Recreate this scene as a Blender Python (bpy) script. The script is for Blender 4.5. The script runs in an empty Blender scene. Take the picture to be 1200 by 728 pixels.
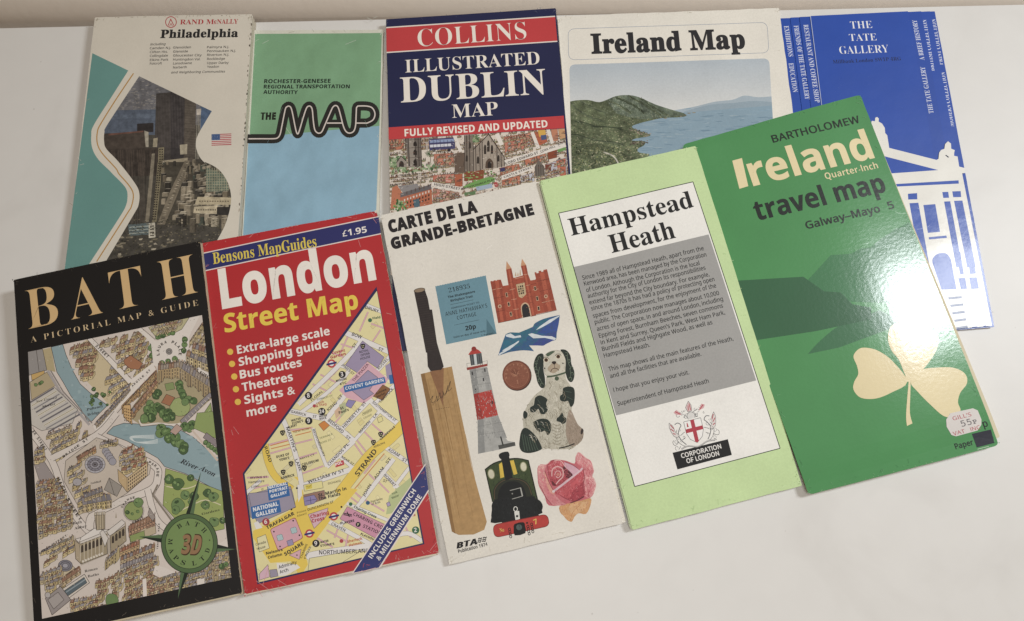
import bpy, bmesh, math, random
import numpy as np
from mathutils import Vector, Matrix
from mathutils.geometry import delaunay_2d_cdt

S = bpy.context.scene
COL = S.collection
RAD = math.radians

# ------------------------------------------------------------------ camera, world, light, exposure
CAM_H, FOC = 430.0, 890.0                      # millimetres above the table; focal length in 1200-wide photo pixels
PITCH, ROLL = RAD(13.65709536), RAD(-1.32404928)
CAM_ROT = Matrix.Rotation(PITCH, 3, 'X') @ Matrix.Rotation(ROLL, 3, 'Z')
cd = bpy.data.cameras.new('camera')
cd.sensor_width = 36.0
cd.lens = FOC / 1200 * 36
cd.clip_start, cd.clip_end = 0.01, 50
co = bpy.data.objects.new('camera', cd)
COL.objects.link(co)
co.matrix_world = Matrix.Translation((0, 0, CAM_H / 1000)) @ CAM_ROT.to_4x4()
S.camera = co

W = bpy.data.worlds.new('World')
S.world = W
W.use_nodes = True
bg = W.node_tree.nodes['Background']
bg.inputs[0].default_value = (1.0, 0.70, 0.40, 1)
bg.inputs[1].default_value = 0.135

def area(name, loc, aim, size, size_y, power, col):
    l = bpy.data.lights.new(name, 'AREA')
    l.shape = 'RECTANGLE'
    l.size, l.size_y, l.energy, l.color = size, size_y, power, col
    o = bpy.data.objects.new(name, l)
    COL.objects.link(o)
    o.location = loc
    o.rotation_euler = (Vector(aim) - Vector(loc)).to_track_quat('-Z', 'Y').to_euler()
    return o
area('window_light', (1.02, 0.42, 1.10), (0.10, 0.11, 0), 0.19, 0.32, 10.6, (0.93, 0.97, 1.0))
area('fill_light', (0.02, -0.05, 0.95), (0.04, -0.12, 0), 0.45, 0.45, 3.5, (1.0, 0.98, 0.955))  # soft overhead fill, added to even out brightness across the table

S.view_settings.view_transform = 'Standard'
S.view_settings.look = 'None'
S.view_settings.exposure = 0.17
S.view_settings.gamma = 1.0
S.view_settings.use_curve_mapping = False
S.cycles.max_bounces = 6
S.cycles.use_denoising = True

# ------------------------------------------------------------------ materials
def lin(h):
    if not isinstance(h, str):
        return h
    r = []
    for i in (0, 2, 4):
        c = int(h[i:i + 2], 16) / 255
        r.append(c / 12.92 if c <= .04045 else ((c + .055) / 1.055) ** 2.4)
    y = .25 * r[0] + .65 * r[1] + .1 * r[2]          # printing inks are a little duller than pure colour
    return tuple(y + (v - y) * .86 for v in r) + (1.0,)

class NT:
    def __init__(s, name):
        s.m = bpy.data.materials.new(name)
        s.m.use_nodes = True
        s.t = s.m.node_tree
        s.b = s.t.nodes['Principled BSDF']
    def n(s, typ, **kw):
        nd = s.t.nodes.new(typ)
        for k, v in kw.items():
            if k[0] == '_':
                nd.inputs[k[1:].replace('_', ' ')].default_value = v
            else:
                setattr(nd, k, v)
        return nd
    def l(s, a, b):
        s.t.links.new(a, b)

def ink_material(name, rough=.5, spec=.4, coat=0, coat_rough=.1, grain=.05, gscale=900, bump=.06, bscale=120,
                 wave=0, wscale=18, mottle=0.04):
    """printed paper: ink colour comes from the print itself, with paper grain, mottling and fine relief"""
    k = NT(name)
    at = k.n('ShaderNodeAttribute', attribute_name='ink')
    tc = k.n('ShaderNodeTexCoord')
    n1 = k.n('ShaderNodeTexNoise', _Scale=gscale, _Detail=8.0, _Roughness=.66)
    n2 = k.n('ShaderNodeTexNoise', _Scale=38.0, _Detail=5.0)
    k.l(tc.outputs['Object'], n1.inputs['Vector']); k.l(tc.outputs['Object'], n2.inputs['Vector'])
    r1 = k.n('ShaderNodeMapRange'); r1.inputs[1].default_value = .3; r1.inputs[2].default_value = .7
    r1.inputs[3].default_value = 1 - grain; r1.inputs[4].default_value = 1 + grain
    r2 = k.n('ShaderNodeMapRange'); r2.inputs[1].default_value = .3; r2.inputs[2].default_value = .7
    r2.inputs[3].default_value = 1 - mottle; r2.inputs[4].default_value = 1 + mottle
    k.l(n1.outputs[0], r1.inputs[0]); k.l(n2.outputs[0], r2.inputs[0])
    mu = k.n('ShaderNodeMath', operation='MULTIPLY')
    k.l(r1.outputs[0], mu.inputs[0]); k.l(r2.outputs[0], mu.inputs[1])
    vm = k.n('ShaderNodeVectorMath', operation='SCALE')
    k.l(at.outputs['Color'], vm.inputs[0]); k.l(mu.outputs[0], vm.inputs['Scale'])
    k.l(vm.outputs[0], k.b.inputs['Base Color'])
    k.b.inputs['Roughness'].default_value = rough
    k.b.inputs['Specular IOR Level'].default_value = spec
    k.b.inputs['Coat Weight'].default_value = coat
    k.b.inputs['Coat Roughness'].default_value = coat_rough
    nb = k.n('ShaderNodeTexNoise', _Scale=float(bscale), _Detail=4.0)
    k.l(tc.outputs['Object'], nb.inputs['Vector'])
    bp = k.n('ShaderNodeBump', _Strength=bump, _Distance=.0012)
    k.l(nb.outputs[0], bp.inputs['Height'])
    last = bp
    if wave:
        nw = k.n('ShaderNodeTexNoise', _Scale=float(wscale), _Detail=2.0)
        k.l(tc.outputs['Object'], nw.inputs['Vector'])
        b2 = k.n('ShaderNodeBump', _Strength=wave, _Distance=.01)
        k.l(nw.outputs[0], b2.inputs['Height']); k.l(bp.outputs[0], b2.inputs['Normal'])
        last = b2
    k.l(last.outputs[0], k.b.inputs['Normal'])
    if coat:
        k.l(last.outputs[0], k.b.inputs['Coat Normal'])
    return k.m

def plain_material(name, col, rough=.6, bump=.1, bscale=60, var=.04, spec=.3, dust=0):
    k = NT(name)
    tc = k.n('ShaderNodeTexCoord')
    n = k.n('ShaderNodeTexNoise', _Scale=float(bscale), _Detail=6.0)
    k.l(tc.outputs['Object'], n.inputs['Vector'])
    c = lin(col)
    mx = k.n('ShaderNodeMix', data_type='RGBA')
    mx.inputs[6].default_value = tuple(v * (1 - var) for v in c[:3]) + (1,)
    mx.inputs[7].default_value = tuple(min(1, v * (1 + var)) for v in c[:3]) + (1,)
    k.l(n.outputs[0], mx.inputs[0]); k.l(mx.outputs[2], k.b.inputs['Base Color'])
    if dust:
        vo = k.n('ShaderNodeTexVoronoi', _Scale=float(dust), _Randomness=1.0)
        k.l(tc.outputs['Object'], vo.inputs['Vector'])
        wn = k.n('ShaderNodeMapRange'); wn.inputs[1].default_value = .03; wn.inputs[2].default_value = .055
        wn.inputs[3].default_value = .3; wn.inputs[4].default_value = 0
        sel = k.n('ShaderNodeMath', operation='GREATER_THAN'); sel.inputs[1].default_value = .72
        sepc = k.n('ShaderNodeSeparateColor'); k.l(vo.outputs['Color'], sepc.inputs[0]); k.l(sepc.outputs[0], sel.inputs[0])
        inv = k.n('ShaderNodeMath', operation='SUBTRACT'); inv.inputs[0].default_value = 1; k.l(sel.outputs[0], inv.inputs[1])
        far = k.n('ShaderNodeMath', operation='ADD'); k.l(vo.outputs['Distance'], far.inputs[0]); k.l(inv.outputs[0], far.inputs[1])
        k.l(far.outputs[0], wn.inputs[0])
        sm = k.n('ShaderNodeTexNoise', _Scale=9.0, _Detail=4.0, _Distortion=1.5)
        k.l(tc.outputs['Object'], sm.inputs['Vector'])
        sr = k.n('ShaderNodeMapRange'); sr.inputs[1].default_value = .55; sr.inputs[2].default_value = .75
        sr.inputs[3].default_value = 0; sr.inputs[4].default_value = .10
        k.l(sm.outputs[0], sr.inputs[0])
        ad = k.n('ShaderNodeMath', operation='ADD'); k.l(wn.outputs[0], ad.inputs[0]); k.l(sr.outputs[0], ad.inputs[1])
        m2 = k.n('ShaderNodeMix', data_type='RGBA'); m2.inputs[7].default_value = lin('8d8377')
        k.l(ad.outputs[0], m2.inputs[0]); k.l(mx.outputs[2], m2.inputs[6]); k.l(m2.outputs[2], k.b.inputs['Base Color'])
    bp = k.n('ShaderNodeBump', _Strength=bump, _Distance=.001)
    k.l(n.outputs[0], bp.inputs['Height']); k.l(bp.outputs[0], k.b.inputs['Normal'])
    k.b.inputs['Roughness'].default_value = rough
    k.b.inputs['Specular IOR Level'].default_value = spec
    return k.m

# ------------------------------------------------------------------ drawing helpers (plane geometry)
class Pt(tuple):
    def __radd__(s, o):
        return list(o) + [s]

def Z(ox, oy, k):
    """a window on the sketch: (X, Y) / k + (ox, oy); takes flat lists or lists of pairs"""
    def f(*a):
        if len(a) == 2 and not isinstance(a[0], (tuple, list)):
            return Pt((a[0] / k + ox, a[1] / k + oy))
        pts = a[0] if len(a) == 1 else a
        if not isinstance(pts[0], (tuple, list)):
            pts = list(zip(pts[0::2], pts[1::2]))
        return [(x / k + ox, y / k + oy) for x, y in pts]
    f.k = k
    return f

def smooth(pts, n=5, closed=False):
    P = [np.array(p, float) for p in pts]
    N = len(P)
    out = []
    for i in range(N if closed else N - 1):
        p1, p2 = P[i], P[(i + 1) % N]
        p0 = P[(i - 1) % N] if closed or i else p1
        p3 = P[(i + 2) % N] if closed or i + 2 < N else p2
        for j in range(n):
            t = j / n
            out.append(tuple(.5 * (2 * p1 + (p2 - p0) * t + (2 * p0 - 5 * p1 + 4 * p2 - p3) * t * t
                                   + (3 * p1 - p0 - 3 * p2 + p3) * t ** 3)))
    if not closed:
        out.append(tuple(P[-1]))
    return out

def circ(c, r, n=20, ry=None, a0=0, a1=360, rot=0):
    ry = ry or r
    out = []
    full = abs(a1 - a0) >= 360
    cr, sr = math.cos(RAD(rot)), math.sin(RAD(rot))
    for i in range(n if full else n + 1):
        a = RAD(a0 + (a1 - a0) * i / n)
        x, y = r * math.cos(a), ry * math.sin(a)
        out.append((c[0] + x * cr - y * sr, c[1] + x * sr + y * cr))
    return out

def rect(x0, y0, x1, y1):
    return [(x0, y0), (x1, y0), (x1, y1), (x0, y1)]

def lerp(a, b, t):
    return (a[0] + (b[0] - a[0]) * t, a[1] + (b[1] - a[1]) * t)

def blob(c, r, rng, n=9, j=.3, ry=None):
    ry = ry or r
    return [(c[0] + r * (1 + rng.uniform(-j, j)) * math.cos(2 * math.pi * i / n),
             c[1] + ry * (1 + rng.uniform(-j, j)) * math.sin(2 * math.pi * i / n)) for i in range(n)]

def qmap(q, u, v):
    """point inside a four-cornered panel (TL, TR, BR, BL)"""
    return lerp(lerp(q[0], q[1], u), lerp(q[3], q[2], u), v)

def rrect(q, r, n=4):
    """four-cornered panel with rounded corners"""
    out = []
    for i in range(4):
        p, a, b = np.array(q[i]), np.array(q[i - 1]), np.array(q[(i + 1) % 4])
        da, db = (a - p) / np.linalg.norm(a - p), (b - p) / np.linalg.norm(b - p)
        for j in range(n + 1):
            t = j / n
            out.append(tuple((1 - t) ** 2 * (p + da * r) + 2 * t * (1 - t) * p + t * t * (p + db * r)))
    return out

def inpoly(p, poly):
    x, y = p
    c = False
    for i in range(len(poly)):
        (x0, y0), (x1, y1) = poly[i - 1], poly[i]
        if (y0 > y) != (y1 > y) and x < (x1 - x0) * (y - y0) / (y1 - y0) + x0:
            c = not c
    return c

# ------------------------------------------------------------------ lettering
FONTS = {'r': (0x1D400, 0x1D41A, 0x1D7CE), 'ri': (0x1D468, 0x1D482, None), 's': (0x1D5A0, 0x1D5BA, 0x1D7E2),
         'sb': (0x1D5D4, 0x1D5EE, 0x1D7EC), 'sbi': (0x1D63C, 0x1D656, 0x1D7EC), 'si': (0x1D608, 0x1D622, 0x1D7E2),
         'm': (0x1D670, 0x1D68A, 0x1D7F6), 'g': None}
_glyph, _font_cache = {}, {}

def styled(s, f):
    t = FONTS[f]
    if not t:
        return s
    o = ''
    for c in s:
        if c == 'I' and f in ('s', 'sb', 'sbi', 'si'): o += chr(t[1] + 11)
        elif 'A' <= c <= 'Z': o += chr(t[0] + ord(c) - 65)
        elif 'a' <= c <= 'z': o += chr(t[1] + ord(c) - 97)
        elif '0' <= c <= '9' and t[2]: o += chr(t[2] + ord(c) - 48)
        else: o += c
    return o

def raw_text(s, f, res, space=1.0):
    key = (s, f, res, space)
    if key in _glyph:
        return _glyph[key]
    c = bpy.data.curves.new('t', 'FONT')
    c.body = styled(s, f); c.size = 1; c.resolution_u = res; c.space_character = space
    o = bpy.data.objects.new('t', c)
    COL.objects.link(o)
    dg = bpy.context.evaluated_depsgraph_get()
    ev = o.evaluated_get(dg)
    me = ev.to_mesh()
    bm = bmesh.new(); bm.from_mesh(me)
    ev.to_mesh_clear()
    bpy.data.objects.remove(o); bpy.data.curves.remove(c)
    bmesh.ops.remove_doubles(bm, verts=bm.verts, dist=1e-5)
    bm.verts.index_update()
    V = np.array([(v.co.x, v.co.y) for v in bm.verts]).reshape(-1, 2)
    F = [[v.index for v in (fc.verts if fc.normal.z > 0 else reversed(fc.verts))] for fc in bm.faces]
    if s.upper() == s and 'I' in s and f in ('s', 'sb', 'sbi', 'si'):
        V[:, 1] = np.minimum(V[:, 1], cap_height(f) * 1.015)
    N = np.zeros_like(V)
    for e in bm.edges:
        if len(e.link_faces) == 1:
            fc = e.link_faces[0]
            a, b = e.verts
            d = np.array((b.co.x - a.co.x, b.co.y - a.co.y)); L = np.linalg.norm(d) or 1
            nrm = np.array((d[1], -d[0])) / L
            m = fc.calc_center_median()
            if (m.x - a.co.x) * nrm[0] + (m.y - a.co.y) * nrm[1] > 0: nrm = -nrm
            for v in (a, b): N[v.index] += nrm
    L = np.linalg.norm(N, axis=1, keepdims=True); L[L < 1e-6] = 1
    N = N / L * np.minimum(1.5, 2 / L)
    bm.free()
    _glyph[key] = (V, F, N)
    return _glyph[key]

def cap_height(f):
    if f not in _font_cache:
        _font_cache[f] = raw_text('H', f, 2)[0][:, 1].max()
    return _font_cache[f]

# ------------------------------------------------------------------ a printed leaflet, map or guide
class Leaflet:
    """frame: x, y, heading of the cover's top-left corner on the table (mm, rad); zt, zb: height of its top and bottom edge"""
    def __init__(s, name, label, cat, x, y, th, zt, zb, quad, t, bend=None, group=None):
        s.O = Vector((x, y, zt))
        s.U = Vector((math.cos(th), math.sin(th), 0))
        h = 205.0
        s.V = Vector((-math.sin(th), math.cos(th), (zt - zb) / h)).normalized()
        s.N = s.U.cross(s.V)
        s.t, s.bend = t, bend
        s.q = [s.p(a) for a in quad]
        cx = sum(a[0] for a in s.q) / 4; cy = sum(a[1] for a in s.q) / 4
        s.c = (cx, cy)
        e = bpy.data.objects.new(name, None)
        e.empty_display_size = .02
        COL.objects.link(e)
        loc = s.O + s.U * cx + s.V * cy - s.N * t
        R = Matrix((s.U, s.V, s.N)).transposed().to_4x4()
        e.matrix_world = Matrix.Translation(loc / 1000) @ R
        e['label'], e['category'] = label, cat
        if group: e['group'] = group
        s.e = e
    def p(s, a):
        """where the line of sight through a sketch point meets this cover, in cover millimetres"""
        d = CAM_ROT @ Vector(((a[0] - 600) / FOC, -(a[1] - 364) / FOC, -1))
        C = Vector((0, 0, CAM_H))
        k = (s.O - C).dot(s.N) / d.dot(s.N)
        r = C + d * k - s.O
        return (r.dot(s.U), r.dot(s.V))
    def out(s, name, V, F, mat, cols=None, grid=None, label=None, parent=None, smoothed=False):
        """V in cover millimetres with z above the cover (0 = top face)"""
        me = bpy.data.meshes.new(name)
        V = np.array(V, float)
        V = (V - np.array([s.c[0], s.c[1], -s.t])) / 1000
        me.from_pydata(V.tolist(), [], F)
        if cols is not None:
            at = me.color_attributes.new('ink', 'FLOAT_COLOR', 'CORNER')
            buf = []
            for f, c in zip(F, cols):
                buf += list(lin(c)) * len(f)
            at.data.foreach_set('color', buf)
        if s.bend:
            bm = bmesh.new(); bm.from_mesh(me)
            g = (grid or 6) / 1000
            for ax in (0, 1):
                lo = min(v.co[ax] for v in bm.verts); hi = max(v.co[ax] for v in bm.verts)
                k = math.ceil(lo / g + 1e-6)
                while k * g < hi:
                    co_ = Vector((0, 0, 0)); co_[ax] = k * g
                    no = Vector((0, 0, 0)); no[ax] = 1
                    bmesh.ops.bisect_plane(bm, geom=bm.verts[:] + bm.edges[:] + bm.faces[:], plane_co=co_, plane_no=no, dist=1e-7)
                    k += 1
            for v in bm.verts:
                w = max(0, min(1, v.co.z * 1000 / s.t)) if s.t else 1
                v.co.z += s.bend(v.co.x * 1000 + s.c[0], v.co.y * 1000 + s.c[1]) / 1000 * w
            bm.to_mesh(me); bm.free()
        if smoothed:
            me.polygons.foreach_set('use_smooth', [True] * len(me.polygons))
        me.materials.append(mat)
        o = bpy.data.objects.new(name, me)
        COL.objects.link(o)
        o.parent = parent or s.e
        if label: o['label'] = label
        return o
    def slab(s, name, mat, quad, z0, z1, col=None, r=1.2, parent=None, label=None, wob=0, seed=0, grid=None):
        """one sheet or cover: an outline with softly rounded corners and a real thickness"""
        ol = rrect(quad, r, 3)
        if wob:
            rg = random.Random(seed)
            ol2 = []
            for i in range(len(ol)):
                a, b = ol[i], ol[(i + 1) % len(ol)]
                L = math.dist(a, b); n = max(1, int(L / 6))
                for j in range(n):
                    p = lerp(a, b, j / n)
                    ol2.append((p[0] + rg.uniform(-wob, wob), p[1] + rg.uniform(-wob, wob)))
            ol = ol2
        ol = ol[::-1] if sum(ol[i - 1][0] * ol[i][1] - ol[i][0] * ol[i - 1][1] for i in range(len(ol))) < 0 else ol
        n = len(ol)
        V = [(x, y, z1) for x, y in ol] + [(x, y, z0) for x, y in ol]
        F = [list(range(n)), list(range(2 * n - 1, n - 1, -1))] + [[i, n + i, n + (i + 1) % n, (i + 1) % n] for i in range(n)]
        return s.out(name, V, F, mat, [col or 'ffffff'] * len(F), label=label, parent=parent, grid=grid)
    def sheets(s, mat, n, quad=None, col='ded8c8', seed=1, inset=.5, name='folded_sheets', top=.35):
        """the folded leaves under the cover, one mesh: thin sheets with hairline gaps and uneven edges"""
        rg = random.Random(seed)
        V, F, C = [], [], []
        q0 = quad or s.q
        cx = sum(a[0] for a in q0) / 4; cy = sum(a[1] for a in q0) / 4
        T = s.t - top
        for k in range(n):
            z1 = -top - T * k / n - .02
            z0 = -top - T * (k + .8) / n
            q = []
            for a in q0:
                L = math.dist(a, (cx, cy)); i = inset * rg.uniform(.3, 1.7)
                q.append((a[0] + (cx - a[0]) / L * i, a[1] + (cy - a[1]) / L * i))
            ol = rrect(q, 1.0, 2)[::-1]
            b = len(V); m = len(ol)
            V += [(x, y, z1) for x, y in ol] + [(x, y, z0) for x, y in ol]
            F += [[b + i for i in range(m)], [b + 2 * m - 1 - i for i in range(m)]]
            F += [[b + i, b + m + i, b + m + (i + 1) % m, b + (i + 1) % m] for i in range(m)]
            c = lin(col); f = rg.uniform(.9, 1.06)
            C += [(c[0] * f, c[1] * f, c[2] * f, 1)] * (m + 2)
        return s.out(name, V, F, mat, C)

class Art:
    """flat artwork of one printed part: shapes are cut into one plane in painter's order, lettering lies on top of it"""
    def __init__(s, m, name, mat, k=1, clip=None, label=None, z=0, parent=None):
        s.m, s.name, s.mat, s.k, s.label, s.z, s.parent = m, name, mat, k, label, z, parent
        s.P, s.T = [], []
        s.clip = [m.p(a) for a in clip] if clip else None
    def poly(s, pts, c):
        s.P.append(([s.m.p(a) for a in pts], c))
        return s
    def stroke(s, pts, w, c, closed=False, cap=True):
        """w in sketch units"""
        h = w / 2
        pts = list(pts)
        if closed: pts.append(pts[0])
        for a, b in zip(pts, pts[1:]):
            L = math.dist(a, b)
            if L < 1e-6: continue
            nx, ny = -(b[1] - a[1]) / L * h, (b[0] - a[0]) / L * h
            s.poly([(a[0] + nx, a[1] + ny), (b[0] + nx, b[1] + ny), (b[0] - nx, b[1] - ny), (a[0] - nx, a[1] - ny)], c)
        if cap and w > .5:
            for a in pts[(0 if closed or cap == 2 else 1):(len(pts) if cap == 2 else -1)]:
                s.poly(circ(a, h * .985, 10 if w > 4 else 6), c)
        return s
    def text(s, t, p0, p1=None, c='202020', f='sb', top=None, cap=None, fat=0, res=None, space=1.0, w=None, lift=0):
        """baseline from p0 to p1 (width fitted); top: a point at cap height above p0; or cap in sketch units with direction p1"""
        m = s.m
        a = np.array(m.p(p0))
        if p1 is not None:
            b = np.array(m.p(p1)); d = b - a; L = np.linalg.norm(d); d = d / L
        n = np.array((-d[1], d[0]))
        ch = cap_height(f)
        capmm = None
        if top is not None: capmm = abs(np.dot(np.array(m.p(top)) - a, n))
        elif cap is not None:
            e = np.array(m.p((p0[0], p0[1] - cap))); capmm = np.linalg.norm(e - a)
        if res is None: res = 2 if (capmm or 2) < 2.2 else (3 if (capmm or 2) < 5 else 6)
        if space == 1.0 and fat > .012: space = round(1 + fat * 1.7, 3)     # heavy letters need air between them
        V, F, N = raw_text(t, f, res, space)
        if not len(V): return s
        V = V + N * fat
        x0, x1 = V[:, 0].min(), V[:, 0].max()
        if w == 'cap':                      # natural width at that cap height, starting at p0
            sy = capmm / ch; sx = sy
        else:
            sx = L / (x1 - x0); sy = capmm / ch if capmm else sx
        X = (V[:, 0] - x0) * sx
        Y = V[:, 1] * sy
        P = a + X[:, None] * d + Y[:, None] * n
        s.T.append((P, F, c, lift))
        return s
    def arc(s, t, cpt, r, a0, a1, c, f='sb', cap=2, fat=0, inward=False):
        """letters round a circle from angle a0 to a1 (degrees, sketch axes: y down)"""
        n = len(t)
        for i, chx in enumerate(t):
            if chx == ' ': continue
            a = RAD(a0 + (a1 - a0) * i / max(1, n - 1))
            ux, uy = (-math.sin(a), math.cos(a)) if not inward else (math.sin(a), -math.cos(a))
            x, y = cpt[0] + r * math.cos(a), cpt[1] + r * math.sin(a)
            hw = cap * .42 * (1.25 if chx in 'MW' else .35 if chx in 'I.·' else .9)
            s.text(chx, (x - ux * hw, y - uy * hw), (x + ux * hw, y + uy * hw), c, f, fat=fat, cap=cap)
        return s
    def build(s, into=None):
        VV, FF, CC = [], [], []
        z = .04 * s.k + s.z
        if s.P:
            polys = list(s.P)
            if s.clip: polys = [(s.clip, None)] + polys
            vs, es = [], []
            for pts, c in polys:
                b, n = len(vs), len(pts)
                vs += [Vector(p) for p in pts]
                es += [(b + i, b + (i + 1) % n) for i in range(n)]
            r = delaunay_2d_cdt(vs, es, [], 0, 1e-4)
            rv = np.array([(v.x, v.y) for v in r[0]])
            rf = np.array(r[2])
            cen = rv[rf].mean(axis=1)
            order = np.argsort(cen[:, 0])
            cx, cy = cen[order, 0], cen[order, 1]
            top = np.full(len(rf), -1)
            inside = None
            for k, (pts, c) in enumerate(polys):
                q = np.array(pts)
                lo, hi = np.searchsorted(cx, [q[:, 0].min(), q[:, 0].max()])
                if hi <= lo: continue
                x, y = cx[lo:hi], cy[lo:hi]
                idx = np.nonzero((y >= q[:, 1].min()) & (y <= q[:, 1].max()))[0]
                if not len(idx): continue
                x, y = x[idx], y[idx]
                w = np.zeros(len(idx), int)
                for e in range(len(q)):
                    (x0, y0), (x1, y1) = q[e - 1], q[e]
                    if y0 == y1: continue
                    xi = x0 + (x1 - x0) * (y - y0) / (y1 - y0)
                    w += np.where((y0 <= y) & (y1 > y) & (xi > x), 1, 0) - np.where((y1 <= y) & (y0 > y) & (xi > x), 1, 0)
                top[lo + idx[w != 0]] = k
                if s.clip and k == 0: inside = top == 0
            for t in range(len(rf)):
                k = top[t]
                if k < 0 or polys[k][1] is None or (s.clip and not inside[t]): continue
                f = rf[order[t]]
                FF.append([int(v) for v in f]); CC.append(polys[k][1])
            used = sorted({i for f in FF for i in f}); ix = {a: i for i, a in enumerate(used)}
            VV = [(rv[i][0], rv[i][1], z) for i in used]; FF = [[ix[i] for i in f] for f in FF]
        for P, F, c, *lf in s.T:
            b = len(VV)
            zz = z + (.022 if s.P else 0) + (lf[0] if lf else 0)
            VV += [(x, y, zz) for x, y in P]
            FF += [[b + i for i in f] for f in F]
            CC += [c] * len(F)
        s.obj = s.m.out(s.name, VV, FF, s.mat, CC, label=s.label, parent=s.parent)
        if into:                                   # wear belongs to the cover itself
            bm = bmesh.new(); bm.from_mesh(into.data); bm.from_mesh(s.obj.data)
            bm.to_mesh(into.data); bm.free()
            bpy.data.objects.remove(s.obj)
            s.obj = into
        return s.obj

# ------------------------------------------------------------------ small drawings used inside the printed pictures (they draw into the current artwork `a` with the current random stream `R`)
INK = '40352f'
def shape(pts, c, ol=.45, oc=INK, sm=0):
    p = smooth(pts, sm, True) if sm else pts
    a.poly(p, c)
    if ol: a.stroke(p, ol, oc, closed=True, cap=False)
def tree(p, r):
    g = R.choice(['4f6a3c', '5d7a45', '465e38', '6b8650'])
    shape(smooth(blob(p, r, R, 8, .14), 2, True), g, .4, '2f3a26')
    for i in range(4):
        q_ = (p[0] + R.uniform(-.5, .4) * r, p[1] + R.uniform(-.6, .3) * r)
        a.poly(blob(q_, r * .25, R, 6, .3), R.choice(['7a965a', '6d8a50', '3d5331']))
ROOFS = ['8d8689', '9a9496', '7c777c', 'a5999a', '94705a', 'a07c62', '866552', '857f78', '9b8e80']
WARM = ['9a705a', 'a57e62', '8e6652', '98765e', '8d8689']
def house(p, ux, uy, roofs, wall, hgt):
    """p: near-left eaves corner; ux along the street, uy across; walls drop hgt downward"""
    p = np.array(p); ux = np.array(ux); uy = np.array(uy); dn = np.array((0, hgt))
    A, B, C, D = p, p + ux, p + ux + uy, p + uy
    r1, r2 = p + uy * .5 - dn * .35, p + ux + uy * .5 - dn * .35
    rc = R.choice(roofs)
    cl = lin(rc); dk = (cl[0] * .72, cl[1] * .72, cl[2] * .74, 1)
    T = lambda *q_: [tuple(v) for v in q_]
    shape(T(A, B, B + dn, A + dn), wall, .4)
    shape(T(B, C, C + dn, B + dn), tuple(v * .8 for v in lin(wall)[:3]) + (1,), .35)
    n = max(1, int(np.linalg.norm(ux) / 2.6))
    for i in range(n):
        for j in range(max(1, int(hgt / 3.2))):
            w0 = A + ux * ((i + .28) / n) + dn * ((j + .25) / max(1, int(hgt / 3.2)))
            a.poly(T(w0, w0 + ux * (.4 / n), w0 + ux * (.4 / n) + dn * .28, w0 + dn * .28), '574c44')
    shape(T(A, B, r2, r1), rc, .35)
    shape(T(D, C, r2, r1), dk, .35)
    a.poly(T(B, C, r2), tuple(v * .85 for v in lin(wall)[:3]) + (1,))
    for i in range(2):
        k = r1 + (r2 - r1) * R.uniform(.1, .9)
        a.poly(T(k, k + (1.1, -.1), k + (1.1, -2.2), k + (0, -2.1)), R.choice(['7a5a48', 'b59a80', '5c4c44']))
    if R.random() < .5:
        k = A + (r1 - A) * .4 + ux * R.uniform(.2, .6)
        a.poly(T(k, k + ux * .14, k + ux * .14 - (0, 1.4), k - (0, 1.4)), 'cfc3b2')
def row(p0, p1, n, dep, roofs=ROOFS, walls=('cdb884', 'bfae8c', 'd4c08e', 'bba674'), hgt=4.5):
    if not isinstance(walls, tuple): walls, hgt = ('cdb884', 'bfae8c', 'd4c08e', 'bba674'), walls
    p0, p1 = np.array(p0), np.array(p1)
    u = (p1 - p0) / n
    for i in range(n):
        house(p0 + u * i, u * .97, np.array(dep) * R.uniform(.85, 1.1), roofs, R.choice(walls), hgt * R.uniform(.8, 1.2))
def fillrows(q, nr, nc, dep, roofs=ROOFS, hgt=4.5, skip=.08, jit=1.2):
    for r_ in range(nr):
        for c_ in range(nc):
            if R.random() < skip: continue
            p = qmap(q, (c_ + .05) / nc, (r_ + .8) / nr); p2 = qmap(q, (c_ + .93) / nc, (r_ + .8) / nr)
            p = (p[0] + R.uniform(-jit, jit), p[1] + R.uniform(-jit, jit))
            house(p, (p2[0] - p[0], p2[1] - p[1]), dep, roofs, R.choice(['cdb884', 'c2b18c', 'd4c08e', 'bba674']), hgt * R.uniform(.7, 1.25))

def mix(c0, c1, t):
    c0, c1 = lin(c0), lin(c1)
    t = max(0, min(1, t))
    return tuple(c0[k] + (c1[k] - c0[k]) * t for k in range(4))

def tones(poly, cols, p0, p1, n, L=3, w=.8, ang=None, spread=.5, jit=.22, curve=0):
    """brushwork inside an outline: many short strokes whose ink runs through cols from p0 to p1"""
    xs = [p[0] for p in poly]; ys = [p[1] for p in poly]
    d = (p1[0] - p0[0], p1[1] - p0[1]); dd = d[0] ** 2 + d[1] ** 2
    for i in range(n):
        x, y = R.uniform(min(xs), max(xs)), R.uniform(min(ys), max(ys))
        if not inpoly((x, y), poly): continue
        t = ((x - p0[0]) * d[0] + (y - p0[1]) * d[1]) / dd + R.gauss(0, jit)
        t = max(0, min(.999, t)) * (len(cols) - 1)
        c = mix(cols[int(t)], cols[int(t) + 1], t - int(t))
        an = (R.uniform(0, 6.28) if ang is None else RAD(ang) + R.gauss(0, spread))
        l = L * R.uniform(.4, 1.2)
        q = (x + l * math.cos(an), y + l * math.sin(an))
        if not inpoly(q, poly): continue
        ww = w * R.uniform(.5, 1.3)
        nx, ny = -math.sin(an) * ww, math.cos(an) * ww
        m_ = ((x + q[0]) / 2 + nx * curve, (y + q[1]) / 2 + ny * curve)
        a.poly([(x, y), (m_[0] + nx * .5, m_[1] + ny * .5), q, (m_[0] - nx * .5, m_[1] - ny * .5)], c)

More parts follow.
